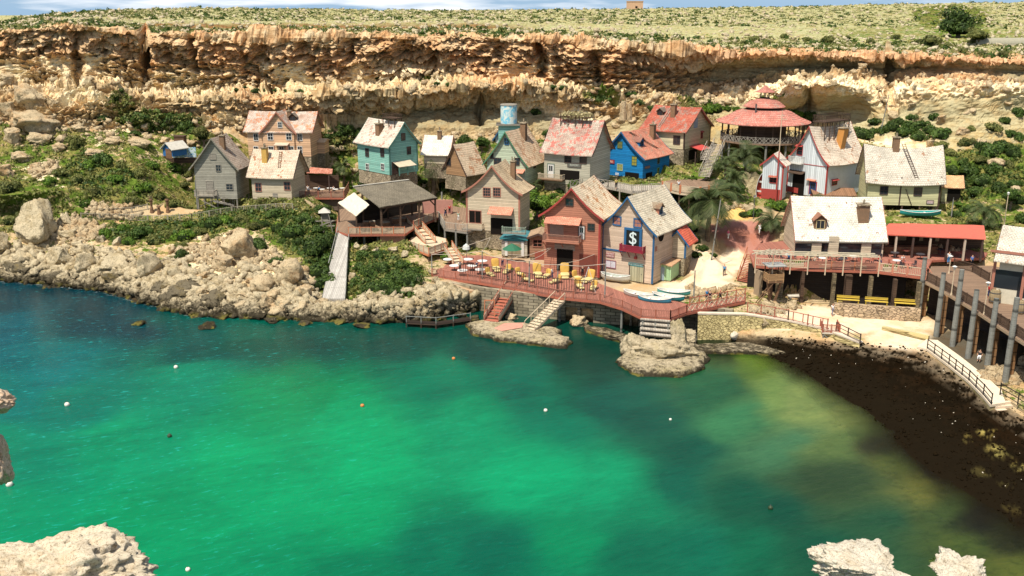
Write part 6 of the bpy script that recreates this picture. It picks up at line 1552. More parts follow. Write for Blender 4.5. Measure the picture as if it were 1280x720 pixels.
BZ = {
 'at the water line below the left hillside fence': ('wet', [(40,286,64,54,'huge pale boulder with a dark hollow beneath it at the left shore'),(81,276,18,17),(81,294,23,18),(73,320,30,36),(105,332,36,26),(142,332,38,27),(183,335,42,32),(217,341,28,26),(107,314,22,15),(131,314,22,15),(147,303,13,12),(0,308,24,32),(160,320,16,12),(95,306,14,12),(240,350,22,16),(124,300,14,10),(165,345,18,12),(112,322,14,11)]),
 'half sunk in the water along the left shore': ('dark', [(20,338,48,24),(66,349,40,22),(138,350,30,18),(199,362,30,16),(208,377,32,24),(229,367,40,26),(266,379,34,26),(190,378,16,10),(245,385,24,14),(290,388,24,12),(274,396,34,9),(255,410,24,7),(320,396,26,12),(385,396,24,12),(172,405,20,6)]),
 'in the pale scree left of the slipway': ('dry', [(275,331,34,22,'tilted brown faced block lying on the pale scree above the shore'),(292,312,44,42,'large rounded tan rock in the middle of the pale scree'),(330,356,34,24),(365,342,38,42,'tall rounded pale boulder beside the dark green bushes'),(340,371,22,18),(303,372,27,14),(353,384,38,24),(332,378,22,26),(380,366,24,20),(312,350,18,12),(400,380,20,14),(250,365,24,14),(255,344,18,12),(345,330,14,12),(372,388,26,20),(300,384,20,14),(285,355,16,10)]),
 'on the shore between slipway and red deck': ('wet', [(421,388,30,18),(456,387,36,26),(440,346,15,20),(466,373,18,13),(404,396,20,12),(440,398,22,12),(482,388,22,18),(500,382,20,16),(516,390,24,16),(534,382,20,16),(548,392,22,14),(562,384,18,14),(576,394,22,12),(545,350,16,14),(552,362,18,16),(528,372,18,16),(540,340,14,12),(524,352,14,12),(560,376,16,14),(505,318,14,10),(455,312,14,10),(470,314,12,9),(490,312,14,10),(445,308,10,9),(425,402,26,9),(450,408,24,7),(380,404,22,8),(340,402,24,8),(492,400,22,10),(528,400,22,9),(470,402,20,9),(548,372,16,18),(535,362,20,14),(553,400,16,8),(590,399,18,10)]),
 'beneath the red deck': ('dry', [(645,382,22,30,'pointed pale slab standing under the red deck between the two staircases'),(640,397,20,12),(724,402,28,18,'lone pale boulder in the shade under the red deck')]),
 'on the upper left slope under the cliff': ('dry', [(31,120,38,38,'large round boulder high on the left under the cliff'),(36,152,54,34),(8,140,26,24),(60,150,18,14),(50,175,30,18),(12,172,24,22),(75,185,18,12),(62,130,18,14),(22,196,26,16),(118,192,22,12),(95,160,16,12),(5,215,24,18),(140,178,20,10),(175,180,30,14),(205,176,24,10),(235,180,22,12),(5,100,20,14)]),
 'in the rock pile behind the blue house': ('dry', [(747,142,14,10),(757,150,14,9),(765,140,16,10),(775,150,14,10),(784,142,14,10),(770,158,14,9),(752,160,12,8),(790,152,12,9),(743,152,12,8)]),
 'beneath the cliff behind the round pavilion': ('dry', [(905,127,22,10),(880,128,14,7),(936,132,20,12),(1000,118,22,14),(1040,120,18,9),(1076,128,24,12)]),
 'among the bushes on the right hillside': ('dry', [(1120,145,24,14),(1180,150,20,14),(1215,140,26,12),(1250,205,22,14),(1228,180,18,12),(1165,180,14,10),(1270,240,18,12),(1205,165,20,10),(1145,132,22,9),(1262,128,26,10)]),
}
for zone, (kind, lst) in BZ.items():
    srt = sorted(lst, key=lambda q: q[0]); size = sorted(q[2]*q[3] for q in lst)
    for i, q in enumerate(srt):
        sz = q[2]*q[3]; adj = 'large' if sz > size[int(len(size)*.75)] else ('small' if sz < size[int(len(size)*.3)] else 'mid sized')
        lb = q[4] if len(q) > 4 else '%s rock %s, %s from the left' % (adj, zone, ORD[i])
        boulder(q[0], q[1], q[2], q[3], kind, lb, 'rocks ' + zone)
# concrete blocks at the beach end of the bridge
for i, (px, py, w, h_, rz) in enumerate([(921,417,2.6,.7,.9),(938,408,1.5,.8,.3),(951,417,1.4,.8,-.2),(965,419,1.6,.9,.1)]):
    p = atz(px, py+6, .1); o = meshobj('concrete_block', rockmesh('concrete_block', 400+i, 3, .12, 9, RK_WHT)); o.location = p+V3((0,0,.45)); o.scale = (w*.55, .6, h_); o.rotation_euler = (.1,.15,rz)
    tag(o, ['long tilted', 'upright', 'hollow looking', 'rounded'][i]+' pale concrete block tipped in the shallows by the bridge pier', 'concrete block', 'blocks by the bridge pier')
# rock platform
def plate(name, outline, z, th, mat, label, jit=.25, cat='rock'):
    P = [atz(x, y, z) for x, y in outline]; c = sum(P, V3())/len(P); n = len(P); V, F = [], []; L = 7
    dense = []
    for i in range(n):
        for k in range(5): dense.append(P[i].lerp(P[(i+1) % n], k/5))
    m = len(dense)
    prof = [(0,0),(.3,.02),(.6,.0),(.85,-.05),(.97,-.12),(1.0,-.35),(1.06,-.7),(1.0,-1.5),(.95,-2.6)]
    for (r, dz) in prof:
        for q in dense:
            w = c + (q-c)*r; nn = noise.fractal(Vector((w.x*.5, w.y*.5, r*3+z)), .8, 2.1, 4)
            V.append((w.x - c.x + nn*jit*1.6*(r > .5), w.y - c.y + nn*jit*(r > .5), dz*th + nn*jit*(.35 if r < .9 else 1)))
    for k in range(len(prof)-1):
        for i in range(m): j = (i+1) % m; F.append((k*m+i, (k+1)*m+i, (k+1)*m+j, k*m+j))
    me = npmesh(name, V, F); me.materials.append(mat); o = meshobj(name, me); o.location = c; return tag(o, label, cat)
plate('rock_platform', [(585,399),(612,399),(650,402),(690,408),(712,421),(706,428),(660,424),(625,421),(595,412)], .75, .9, RK_ISL, 'flat rock platform at water level below the two staircases', .4)
pp_ = plate('painted_patch', [(630,404),(655,403),(652,409),(628,413),(618,410)], .84, .05, paint((0.5,0.24,0.17), .9, .5), 'worn pinkish painted patch on the flat rock platform', .02, 'paint patch')
plate('stone_ledge', [(868,430),(920,429),(985,433),(1040,440),(1036,444),(985,441),(915,439),(870,438)], .4, .4, RK_ISL, 'thin pale stone ledge along the foot of the yellow retaining wall', .25, 'ledge')
plate('stone_ledge', [(730,403),(765,411),(795,424),(792,431),(760,420),(732,410)], .4, .4, RK_ISL, 'low ledge of weathered stone along the foot of the quay beside the islet', .3, 'ledge')
# islet
isl = plate('islet', [(772,446),(790,432),(832,425),(868,428),(884,440),(878,454),(850,464),(805,462),(780,456)], .7, 1.0, RK_ISL, 'rocky islet topped by a timber stair base at the tip of the red deck', .5, 'islet')
IO = isl.location
def lump(px, py, z, sx_, sy_, sz_, seed, mat=RK_ISL, name='rock', rot=(0,0,0)):
    p = atz(px, py, z)-IO; o = meshobj(name, rockmesh('lump', seed, 5, .3, 6, mat), None, isl); o.location = p; o.scale = (sx_, sy_, sz_); o.rotation_euler = rot; return o
lump(818, 441, .9, 4.2, 2.0, 1.7, 31); lump(799, 436, .9, 2.2, 1.6, 2.0, 33); lump(849, 432, 1.3, 1.6, 1.5, 3.2, 37, rot=(0,-.25,.2)); lump(838, 440, 1.0, 2.4, 1.6, 1.8, 38); lump(862, 424, .6, 1.6, 1.3, 1.3, 39)
sb = [atz(x, y, z) for x, y, z in [(801,398,3.3),(838,401,3.3),(840,420,1.9),(800,416,1.9)]]
tb_ = empty('timber_tiers', sb[3], 0, 'grey timber tiers between the red deck tip and the islet', 'steps')
for k in range(4):
    t = k/3; p0, p1 = sb[0].lerp(sb[3], t)-sb[3], sb[1].lerp(sb[2], t)-sb[3]; MB().beam(p0, p1, .75, .14).beam(p0+V3((0,.2,-.25)), p1+V3((0,.2,-.25)), .1, .3).build('tier', WOODP, tb_)
for t in (.1, .5, .9): p0 = sb[3].lerp(sb[2], t)-sb[3]; MB().beam(p0+V3((0,.8,-2)), p0+V3((0,.8,1.2)), .2).build('post', PILE, tb_)
o = meshobj('boulder', rockmesh('boulder', 91, 4, .2, 6, RK_WHT)); o.location = atz(865, 461, .1); o.scale = (.9,.5,.5); tag(o, 'small white block in the water right of the islet', 'boulder')
# pale pointed mound by the white house
q = hitpx(932, 256); o = meshobj('mound', rockmesh('mound', 55, 5, .22, 7, rockmat('straw coloured rock', (0.56,0.46,0.27), (0.33,0.25,0.13), (0.5,0.38,0.2)))); k = q.length/FPX
o.location = atz(936, 250, 8.4)+V3((0,1,-.4)); o.scale = (3.6, 2.2, 5.6); o.rotation_euler = (0, .42, 0); tag(o, 'tall pale pointed rock mound beside the upright red and white boat', 'rock')
# foreground crags
def crag(px, py_top, Y, sx_, sy_, sz_, seed, label, mat):
    p = atY(px, py_top, Y); o = meshobj('crag', rockmesh('crag', seed, 6, .42, 9, mat)); o.scale = (sx_, sy_, sz_); o.location = (p.x, p.y, p.z-sz_*.93); return tag(o, label, 'rock')
RK_FG = rockmat('near limestone', (0.56,0.48,0.35), (0.20,0.14,0.08), (0.50,0.38,0.24), 3.2)
RK_FR = rockmat('near reddish limestone', (0.66,0.50,0.35), (0.24,0.15,0.09), (0.58,0.38,0.23), 2.6)
crag(48, 678, 30, 3.3, 2.2, 1.5, 201, 'pale pitted crag filling the bottom left corner of the picture', RK_FG)
crag(138, 674, 31, 1.35, 1.4, 1.2, 203, 'rounded pale crag just right of the bottom left corner crag', RK_FG)
crag(-30, 478, 44, 2.4, 2.6, 1.2, 207, 'reddish jagged crag jutting in from the left edge above the water', RK_FR); crag(-30, 520, 44, 1.4, 1.8, 2.0, 208, 'shaded lower part of rock below the crag at the left edge', RK_FR)
crag(1088, 691, 31, 1.75, 1.4, .8, 215, 'white pitted crag at the bottom edge right of centre', RK_WHT); crag(1202, 701, 31, 1.0, 1.2, .6, 219, 'smaller white crag at the bottom right beside a dark bush', RK_WHT)
o = meshobj('headland', rockmesh('headland', 221, 5, .25, 6, RK_FG)); o.location = (0, 23, 7); o.scale = (24, 8, 12); tag(o, kind='structure')
# rubble (nobody could count it)
CB = (np.array([[x, y, z] for x in (-.8,.8) for y in (-.8,.8) for z in (-.8,.8)]), np.array([[0,1,3],[0,3,2],[4,6,7],[4,7,5],[0,4,5],[0,5,1],[2,3,7],[2,7,6],[0,2,6],[0,6,4],[1,5,7],[1,7,3]]))
I1 = ico(1); BK1 = np.sign(I1[0])*np.abs(I1[0])**.5
def rubble(name, n, sel, smin, smax, mat, seed):
    idx_ = np.flatnonzero(sel.ravel()); rg = np.random.RandomState(seed); ch = rg.choice(idx_, n); V, F = [], []; k = 0
    P = TPd.reshape(-1, 3)[ch]
    for i, p in enumerate(P):
        B_, F_ = (CB if i % 3 else (BK1, I1[1])); nr = len(B_)
        s_ = smin + (smax-smin)*rg.rand()**2.8; v = B_*(1+rg.uniform(-.38,.38,(nr,1)))*np.array([1, rg.uniform(.5,1.1), rg.uniform(.35,.8)])*s_
        q, _ = np.linalg.qr(rg.normal(size=(3,3))*.5+np.eye(3)*.9); v = v@q.T
        V.append(v+p+rg.uniform(-.5,.5,3)*np.array([1,1,0])+np.array([0,0,s_*.15])); F.append(F_+k); k += nr
    me = npmesh(name, np.vstack(V), np.vstack(F)); me.materials.append(mat); return tag(meshobj(name, me), kind='stuff')
shore = (TK > .5) & (TK < 3.3) & (TPX > -60) & (TPX < 600) & (FLAT < .3)
rubble('shore_rubble', 6500, shore & (TK < 2.6), .14, .95, RK_WET, 1)
rubble('scree', 4600, (veg < .3) & (TK > 2.5) & (TK < 7.9) & (FLAT < .3) & (TPX > -60) & (TPX < 1340), .15, .8, RK_DRY, 2)
rubble('cliff_debris', 2600, (((TK > 9.9) & (TK < 11.3)) | ((TK < 8.3) & (TPX < 840))) & (TK > 7.4) & (smoothwall < .2) & (TPX > -60) & (TPX < 1340), .15, .8, RK_DRY, 3)
rubble('plateau_stones', 6000, (TK > 13.2) & (TK < 16.6) & (TPX > -60) & (TPX < 1340), .2, .7, rockmat('plateau stone', (0.58,0.50,0.33), (0.25,0.19,0.12), (0.5,0.38,0.24)), 4)
WEED = NT('dry seaweed', 1, 0).done((0.012,0.008,0.004))
rubble('seaweed_clumps', 2200, (TK > 1.0) & (TK < 2.1) & (TPX > 960) & (TPX < 1340), .05, .2, WEED, 5)
rubble('beach_pebbles', 70, (TK > 1.2) & (TK < 2.1) & (TPX > 960) & (TPX < 1340), .04, .11, RK_WHT, 6)
# ---- plants
def leafcloud(name, clumps, n, size, mat, seed, up=.3, core=True):
    rg = np.random.RandomState(seed); V, F = [], []
    C = np.array([c[:3] for c in clumps]); Rr = np.array([c[3] for c in clumps]); w = Rr**2; w = w/w.sum()
    ci = rg.choice(len(C), n, p=w); d = rg.normal(size=(n,3)); d[:,2] = np.abs(d[:,2])*.9-.25; d /= np.linalg.norm(d, axis=1, keepdims=True)
    P = C[ci] + d*(Rr[ci]*rg.uniform(.72,1.08,n))[:,None]
    a = rg.normal(size=(n,3)); a -= (a*d).sum(1,keepdims=True)*d*.6; a /= np.linalg.norm(a,axis=1,keepdims=True); b = np.cross(d, a)+rg.normal(size=(n,3))*.25; b /= np.linalg.norm(b,axis=1,keepdims=True)
    s_ = size*rg.uniform(.6,1.3,n)[:,None]
    V = np.stack([P-a*s_*.5, P+b*s_*.35, P+a*s_*.5, P-b*s_*.35], 1).reshape(-1,3); F = np.arange(n*4).reshape(-1,4)
    me = npmesh(name, V, F); me.materials.append(mat); return me
LF_D = leafmat((0.03,0.062,0.010), (0.06,0.105,0.016), (0.11,0.16,0.03)); LF_B = leafmat((0.045,0.10,0.010), (0.10,0.18,0.016), (0.17,0.26,0.03)); LF_O = leafmat((0.08,0.095,0.022), (0.15,0.16,0.04), (0.24,0.23,0.07))
def clumps(seed, n=7, flat=.7):
    rg = rnd(seed); return [(0,0,.32,.55)] + [(rg.uniform(-.6,.6), rg.uniform(-.6,.6), rg.uniform(.1,.75)*flat, rg.uniform(.26,.45)) for _ in range(n)]
BUSH = {}
for k, m in (('dark', LF_D), ('bright', LF_B), ('olive', LF_O)):
    BUSH[k] = [leafcloud('bush', clumps(s_), 1500, .17, m, s_) for s_ in range(4)]
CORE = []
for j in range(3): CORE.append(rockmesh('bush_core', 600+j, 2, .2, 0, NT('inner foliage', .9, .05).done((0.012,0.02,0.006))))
def bush(px, py, r, kind, label, group=None, name='bush', tall=1.0, cat='bush'):
    p = hitpx(px, py+r*.55*tall) or atz(px, py, 8); k = (p-V3((0,0,CAMH))).length/FPX; s_ = r*k*1.12*(rgb.uniform(.65, 1.15) if group else 1)
    if group and 'left hillside' in group or 'grassy bank' in (group or ''): kind = rgb.choice(('olive','olive','bright','dark'))
    o = meshobj(name, rgb.choice(BUSH[kind])); o.location = p+V3((0, s_*.5, -.1*s_)); o.scale = (s_, s_, s_*1.15*tall); o.rotation_euler = (0,0,rgb.uniform(0,6.28)); tag(o, label, cat, group)
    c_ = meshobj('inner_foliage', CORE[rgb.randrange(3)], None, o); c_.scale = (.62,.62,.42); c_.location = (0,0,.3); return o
BG = {
 ('dark', 'on the slope left of the slipway'): [(345,283,14),(362,290,16),(380,272,14),(395,285,16),(405,300,18),(390,310,18),(408,325,18),(395,340,16),(412,350,14),(372,300,12),(355,300,9),(330,278,12),(398,262,12),(412,270,12),(340,268,10),(325,308,11),(418,285,10),(395,355,12)],
 ('dark', 'in the thicket right of the slipway'): [(448,330,14),(462,340,16),(478,332,18),(495,345,18),(508,350,16),(482,358,16),(466,360,14),(455,318,11),(500,330,14),(490,365,14),(516,338,12),(445,350,9),(473,318,11)],
 ('dark', 'behind the tall weathered timber house'): [(180,160,10),(192,155,11),(205,153,12),(218,154,12),(230,158,11),(168,165,9),(240,163,8)],
 ('olive', 'on the left hillside above the fence'): [(60,225,13),(75,215,12),(95,222,14),(110,205,12),(128,200,12),(150,205,12),(170,215,14),(190,205,12),(215,208,12),(232,215,12),(228,230,10),(180,235,12),(200,245,10),(160,250,12),(118,240,10),(104,255,9),(215,255,9),(140,225,10)],
 ('olive', 'on the grassy bank below the fence'): [(130,290,12),(150,285,12),(172,292,12),(190,300,12),(208,290,14),(228,295,14),(248,288,12),(262,280,12),(280,275,11),(300,272,12),(318,282,12),(270,295,10),(236,280,9),(160,302,9),(222,308,9)],
 ('dark', 'on the low scree near the shore'): [(225,318,11,),(236,331,5),(342,326,10),(322,300,9),(333,345,8)],
 ('olive', 'at the far left edge'): [(12,255,14),(30,250,14),(8,275,12),(25,270,12),(45,262,12),(52,248,10),(5,235,12)],
 ('bright', 'beneath the cliff behind the round pavilion'): [(885,138,9),(897,136,10),(910,134,10),(922,137,9),(935,140,8),(875,143,7),(862,145,6),(985,137,11),(997,142,10),(972,145,9),(1010,148,8)],
 ('dark', 'under the cliff behind the faded red roofed house'): [(740,116,9),(750,125,9),(762,118,9),(775,124,9),(788,118,7),(770,108,8),(730,130,8),(800,128,7),(812,135,7),(670,140,7)],
 ('dark', 'on the right hillside behind the pale yellow house'): [(1068,165,11),(1080,168,12),(1092,163,12),(1105,160,12),(1118,158,12),(1130,165,12),(1142,158,12),(1155,152,13),(1165,160,13),(1178,168,12),(1150,170,12),(1125,150,9),(1140,145,9),(1168,145,9),(1095,152,9)],
 ('dark', 'on the slope at the right edge'): [(1225,180,13),(1240,190,14),(1255,178,14),(1270,190,13),(1262,165,13),(1275,170,10),(1215,215,14),(1232,225,15),(1250,232,14),(1268,228,14),(1205,200,13),(1192,212,12),(1245,210,12),(1222,238,12),(1275,250,11),(1208,232,10),(1258,150,10),(1275,140,9)],
 ('olive', 'on the right slope between the bushes'): [(1190,190,10),(1208,178,10),(1228,200,10),(1180,182,9),(1245,160,9),(1215,160,8),(1200,230,9),(1262,205,9)],
 ('dark', 'on the ledge halfway up the cliff'): [(295,112,5),(318,113,6),(330,112,5),(345,112,5),(357,112,5),(375,113,5),(305,108,4),(690,108,6),(702,109,6),(545,104,5),(560,106,5),(470,97,4),(150,112,6),(143,122,6),(160,132,8),(125,150,8),(112,142,7)],
 ('olive', 'on the plateau edge'): [(945,48,9),(960,52,7),(1010,48,7),(1035,50,9),(1060,46,7),(1090,50,8),(1165,52,12),(1150,50,8),(1185,55,9),(1205,62,8),(1230,66,8),(1120,46,6),(980,45,5),(930,52,6),(1255,68,6)],
 ('bright', 'along the edges of the village paths'): [(437,232,7),(545,262,7),(590,214,7),(608,232,6),(692,245,6),(735,236,7),(750,240,6),(812,246,7),(825,252,7),(868,222,6),(900,240,8),(912,256,7),(955,285,7),(985,280,7),(1100,268,6),(1040,258,6),(1215,290,7),(1262,300,8),(1200,255,7),(846,282,7),(856,292,7),(868,286,7)],
 ('dark', 'in the gaps between the village houses'): [(452,228,8),(500,229,8),(528,243,8),(600,226,6),(661,292,8),(668,303,7),(905,226,11),(915,216,11),(925,232,11),(880,264,9),(1012,262,7),(1090,262,7),(556,235,10),(566,218,7),(700,238,7),(722,245,8),(530,228,8),(464,243,8),(870,300,9),(880,310,8),(893,318,7),(870,318,8),(1195,268,8),(1212,262,8),(1285,275,10)],
 ('bright', 'on the bank between the footbridge and the palm'): [(835,236,9),(845,244,9),(857,250,8),(848,232,7),(865,258,7),(838,252,6)],
}
LFT = {}
for (kind, zone), lst in BG.items():
    for i, q in enumerate(sorted(lst)):
        lb = '%sgreen bush %s, %s from the left' % ('' if ('hillside above' in zone or 'grassy bank' in zone) else kind+' ', zone, ORD[i])
        bush(q[0], q[1], q[2], kind, lb, 'bushes ' + zone)
bush(978, 258, 15, 'bright', 'clipped round green hedge in front of the white and red house', tall=.8); bush(995, 263, 8, 'dark', 'small dark green hedge right of the clipped round hedge'); bush(944, 266, 10, 'bright', 'low green bush behind the black plaza lamp'); bush(930, 268, 7, 'dark', 'dark green bush left of the black plaza lamp')
bush(1074, 225, 12, 'bright', 'green shrub between the white house and the pale yellow house'); bush(1180, 250, 6, 'bright', 'small round green shrub by the yellow lean-to'); bush(640, 338, 6, 'dark', 'potted green plant in front of the teal framed shop'); bush(557, 322, 8, 'bright', 'low green shrub at the left end of the red deck')
bush(507, 213, 13, 'dark', 'dark shrub below the turquoise house porch'); bush(520, 222, 9, 'olive', 'olive shrub at the foot of the fan palm'); bush(92, 178, 12, 'olive', 'spiky grey green shrub on the upper left slope', tall=1.2); bush(1178, 708, 12, 'dark', 'dark bush between the two white crags at the bottom right', tall=.5)
TRK = wood((0.16,0.12,0.08), None, .3, 'z', 'bark')
def tree(px, py, r, base_py, kind, label, tall=1.0, group=None):
    p = hitpx(px, base_py) or atz(px, base_py, 6); k = (p-V3((0,0,CAMH))).length/FPX; s_ = r*k
    Zc = solve(lambda h_: -proj(p+V3((0,0,h_)))[1], -py, .1, 12); o = empty('tree', p, 0, label, 'tree', group)
    MB().tube([(0,0,-.3),(.1,.05,Zc*.5),(0,0,Zc)], [s_*.12,s_*.09,s_*.05], 7).tube([(.05,0,Zc*.45),(s_*.4,.1,Zc)], [s_*.06,s_*.03], 5).tube([(.05,0,Zc*.5),(-s_*.4,-.1,Zc*1.05)], [s_*.06,s_*.03], 5).build('trunk', TRK, o)
    c_ = meshobj('crown', leafcloud('crown', [(a*1.05, b*1.05, (c-.35)*1.3, d*1.15) for a, b, c, d in clumps(int(px), 10, 1)], 2200, .15, {'dark':LF_D,'bright':LF_B,'olive':LF_O}[kind], int(px)), None, o); c_.location = (0,0,Zc); c_.scale = (s_, s_, s_*tall)
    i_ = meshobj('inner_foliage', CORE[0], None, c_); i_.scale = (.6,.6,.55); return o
tree(671, 254, 18, 275, 'bright', 'round bright green tree between the cream house and the salmon house'); tree(576, 226, 12, 245, 'bright', 'small rounded tree beside the fan palm', 1.1); tree(430, 165, 15, 178, 'dark', 'dark green tree behind the end of the peach house', .9)
tree(446, 168, 11, 178, 'dark', 'dark green tree just left of the turquoise house'); tree(411, 168, 10, 176, 'dark', 'low dark tree against the peach house porch'); tree(580, 178, 12, 190, 'dark', 'dark tree behind the small brown cottage'); tree(602, 178, 10, 190, 'dark', 'dark tree beside the pale green house'); tree(686, 168, 10, 185, 'dark', 'dark tree behind the pale green house roof')
tree(255, 168, 12, 185, 'olive', 'grey green tree behind the roof of the timber house'); tree(716, 232, 8, 245, 'bright', 'bright little tree behind the salmon house gable'); tree(1197, 30, 24, 47, 'dark', 'big dark tamarisk tree standing on the plateau at right', .95); tree(1222, 44, 16, 54, 'olive', 'low olive tree right of the plateau tamarisk', .6); tree(921, 240, 9, 252, 'dark', 'dark bushy tree behind the palms'); tree(1262, 245, 14, 262, 'dark', 'dark tree by the white headed lamp at the right edge', .8)
tree(1012, 148, 9, 160, 'dark', 'dark tree behind the roof platform of the white house')
# scrub = ground cover
def tufts(name, n, prob, size, k, mat, seed, hgt=.8):
    p_ = prob.ravel().clip(0); p_ = p_/p_.sum(); rg = np.random.RandomState(seed); ch = rg.choice(len(p_), n, p=p_); P = TPd.reshape(-1,3)[ch] + rg.uniform(-.4,.4,(n,3))*np.array([1,1,0])
    P = np.repeat(P, k, 0); m = len(P); s_ = np.repeat(size*(.5+rg.rand(n)**2*1.2), k)[:,None]
    d = rg.normal(size=(m,3)); d[:,2] = np.abs(d[:,2])*hgt; d /= np.linalg.norm(d,axis=1,keepdims=True); P = P + d*s_*.8*np.array([1,1,.8])
    a = rg.normal(size=(m,3)); a /= np.linalg.norm(a,axis=1,keepdims=True); b = np.cross(a, d)
    V = np.stack([P-a*s_*.35, P+b*s_*.3, P+a*s_*.35, P-b*s_*.3], 1).reshape(-1,3); me = npmesh(name, V, np.arange(m*4).reshape(-1,4)); me.materials.append(mat); return tag(meshobj(name, me), kind='stuff')
inview = (TPX > -80) & (TPX < 1360)
tufts('scrub', 9500, np.where((TK > 2.3) & (TK < 10.6) & inview & (veg > .5) & (FLAT < .3), (N3 > -.15)*veg**2, 0), .5, 10, LF_O, 11); tufts('green_scrub', 2600, np.where((TK > 2.3) & (TK < 10.6) & inview & (veg > .75) & (FLAT < .3), veg**2, 0), .6, 10, LF_D, 12)
tufts('dry_grass', 4500, np.where((TK > 2.3) & (TK < 10.6) & inview & (veg > .2) & (veg < .7) & (FLAT < .3), .5, 0), .35, 8, leafmat((0.13,0.11,0.035),(0.2,0.17,0.06)), 14)
tufts('plateau_bushes', 2600, np.where((TK > 13.1) & (TK < 16.9) & inview & (N3-N1 > .1) & ((TK < 14.55) | (TK > 15.15)), 1.0, 0), .8, 12, LF_D, 15, .5)
tufts('plateau_scrub', 17000, np.where((TK > 13.1) & (TK < 16.9) & inview & (N3+N1*.6 > .02) & ((TK < 14.55) | (TK > 15.15)), 1.0, 0), .48, 8, LF_O, 13, .5)
_m = RIDGE; Pw = [_m.wld((x, y, _m.Hr+.55)) for x, y in [(rgb.uniform(-.8,.8), rgb.uniform(1.8,7.0)) for _ in range(70)]]
rg = np.random.RandomState(9); mb = MB()
for w in Pw:
    for _ in range(16):
        q_ = w+V3(rg.normal(size=3)*.22); a_ = V3(rg.normal(size=3)).normalized()*.3; b_ = V3(rg.normal(size=3)).normalized()*.16; mb.quad(q_-a_, q_+b_, q_+a_, q_-b_)
hp = mb.build('grass_heap', leafmat((0.38,0.31,0.16),(0.5,0.42,0.24),(0.2,0.2,0.08))); tag(hp, 'heap of dry straw coloured plants on the ridge of the faded red roof', 'plants')
# palms
LF_P = leafmat((0.04,0.065,0.018), (0.075,0.10,0.03), (0.12,0.13,0.05), 'palm leaves')
def frond(mb, L, az, el, droop, rg, w=.32, nl=20):
    p = V3((0,0,0)); d_ = V3((math.cos(az)*math.cos(el), math.sin(az)*math.cos(el), math.sin(el))); pts = [p]; N_ = 9
    for i in range(N_): d_ = (d_ + V3((0,0,-droop/N_*(i+1)*.35))).normalized(); p = p + d_*L/N_; pts.append(p)
    mb.tube(pts[:-1], [.05*(1-i/12) for i in range(N_)], 3)
    for i in range(nl):
        t = .12+.88*i/nl; f = t*N_; k = min(int(f), N_-1); c = pts[k].lerp(pts[k+1], f-k); dd = (pts[k+1]-pts[k]).normalized(); sd_ = dd.cross(V3((0,0,1))).normalized(); ll = w*L*math.sin(math.pi*min(1, .12+t*.86))**.6
        for sg in (-1, 1): e = c+sd_*sg*ll*.8+dd*ll*.75-V3((0,0,ll*.28)); wd = dd*.07*L*.5; mb.quad(c-wd*.5, c+wd*.5, e+wd*.15, e-wd*.15)
def palm(px, py, rpx, base_py, label, n=26, kind='date', group='palm trees of the village', ground=None, trunk=.22):
    p = ground or hitpx(px, base_py) or atz(px, base_py, 8); k = (p-V3((0,0,CAMH))).length/FPX; L = rpx*k; Zc = solve(lambda h_: -proj(p+V3((0,0,h_)))[1], -py, .1, 14)
    o = empty('palm_tree', p, 0, label, 'palm tree', group); rg = rnd(int(px)); MB().tube([(0,0,-.3),(.1,0,Zc*.5),(0,0,Zc)], [trunk*1.2,trunk,trunk*.9], 8).build('trunk', TRK, o)
    mb = MB()
    for i in range(n):
        el = rg.uniform(-.25, 1.25); m_ = MB(); frond(m_, L*rg.uniform(.8,1.08), i*2.4+rg.uniform(-.3,.3), el, rg.uniform(.8,1.5), rg, .34 if kind == 'date' else .5, 22 if kind == 'date' else 8); mb.add(m_)
    c_ = mb.build('crown', LF_P, o); c_.location = (0,0,Zc)
    if kind == 'fan':
        sk = MB()
        for i in range(140): a_ = rg.uniform(0,6.28); z_ = rg.uniform(-Zc*.7, -.1); r_ = trunk*1.3+rg.uniform(0,.35)*(1+z_/Zc*.5); x, y = r_*math.cos(a_), r_*math.sin(a_); sk.quad((x,y,z_),(x*1.3,y*1.3,z_-.2),(x*1.5,y*1.5,z_-.8),(x*1.2,y*1.2,z_-.7))
        s_ = sk.build('dead_fronds', leafmat((0.16,0.12,0.06),(0.25,0.19,0.1)), o); s_.location = (0,0,Zc)
    return o
palm(430, 208, 15, 232, 'small date palm between the restaurant terrace and the turquoise house'); palm(542, 208, 23, 246, 'shaggy fan palm beside the small brown cottage', 30, 'fan', trunk=.4)
palm(884, 250, 46, 300, 'large arching palm in front of the board stair and curved terrace', 30, trunk=.35); palm(930, 197, 28, 228, 'tall leafy palm in front of the round pavilion', 34); palm(905, 205, 22, 235, 'smaller palm just left of the tall leafy palm', 26); palm(965, 276, 26, 291, 'low palm beside the clipped hedge above the café terrace', 26, trunk=.3)
palm(1228, 262, 26, 284, 'palm standing beside the red canopy hall at right', 24)
palm(458, 216, 14, 240, 'small palm in front of the turquoise house corner', 22); palm(600, 205, 13, 232, 'small palm left of the pale green house', 22); palm(668, 232, 12, 262, 'thin palm behind the round green tree', 20); palm(1018, 250, 12, 266, 'small palm behind the white boathouse roof', 20); palm(916, 222, 20, 250, 'low spreading palm between the two palms by the pavilion', 26)
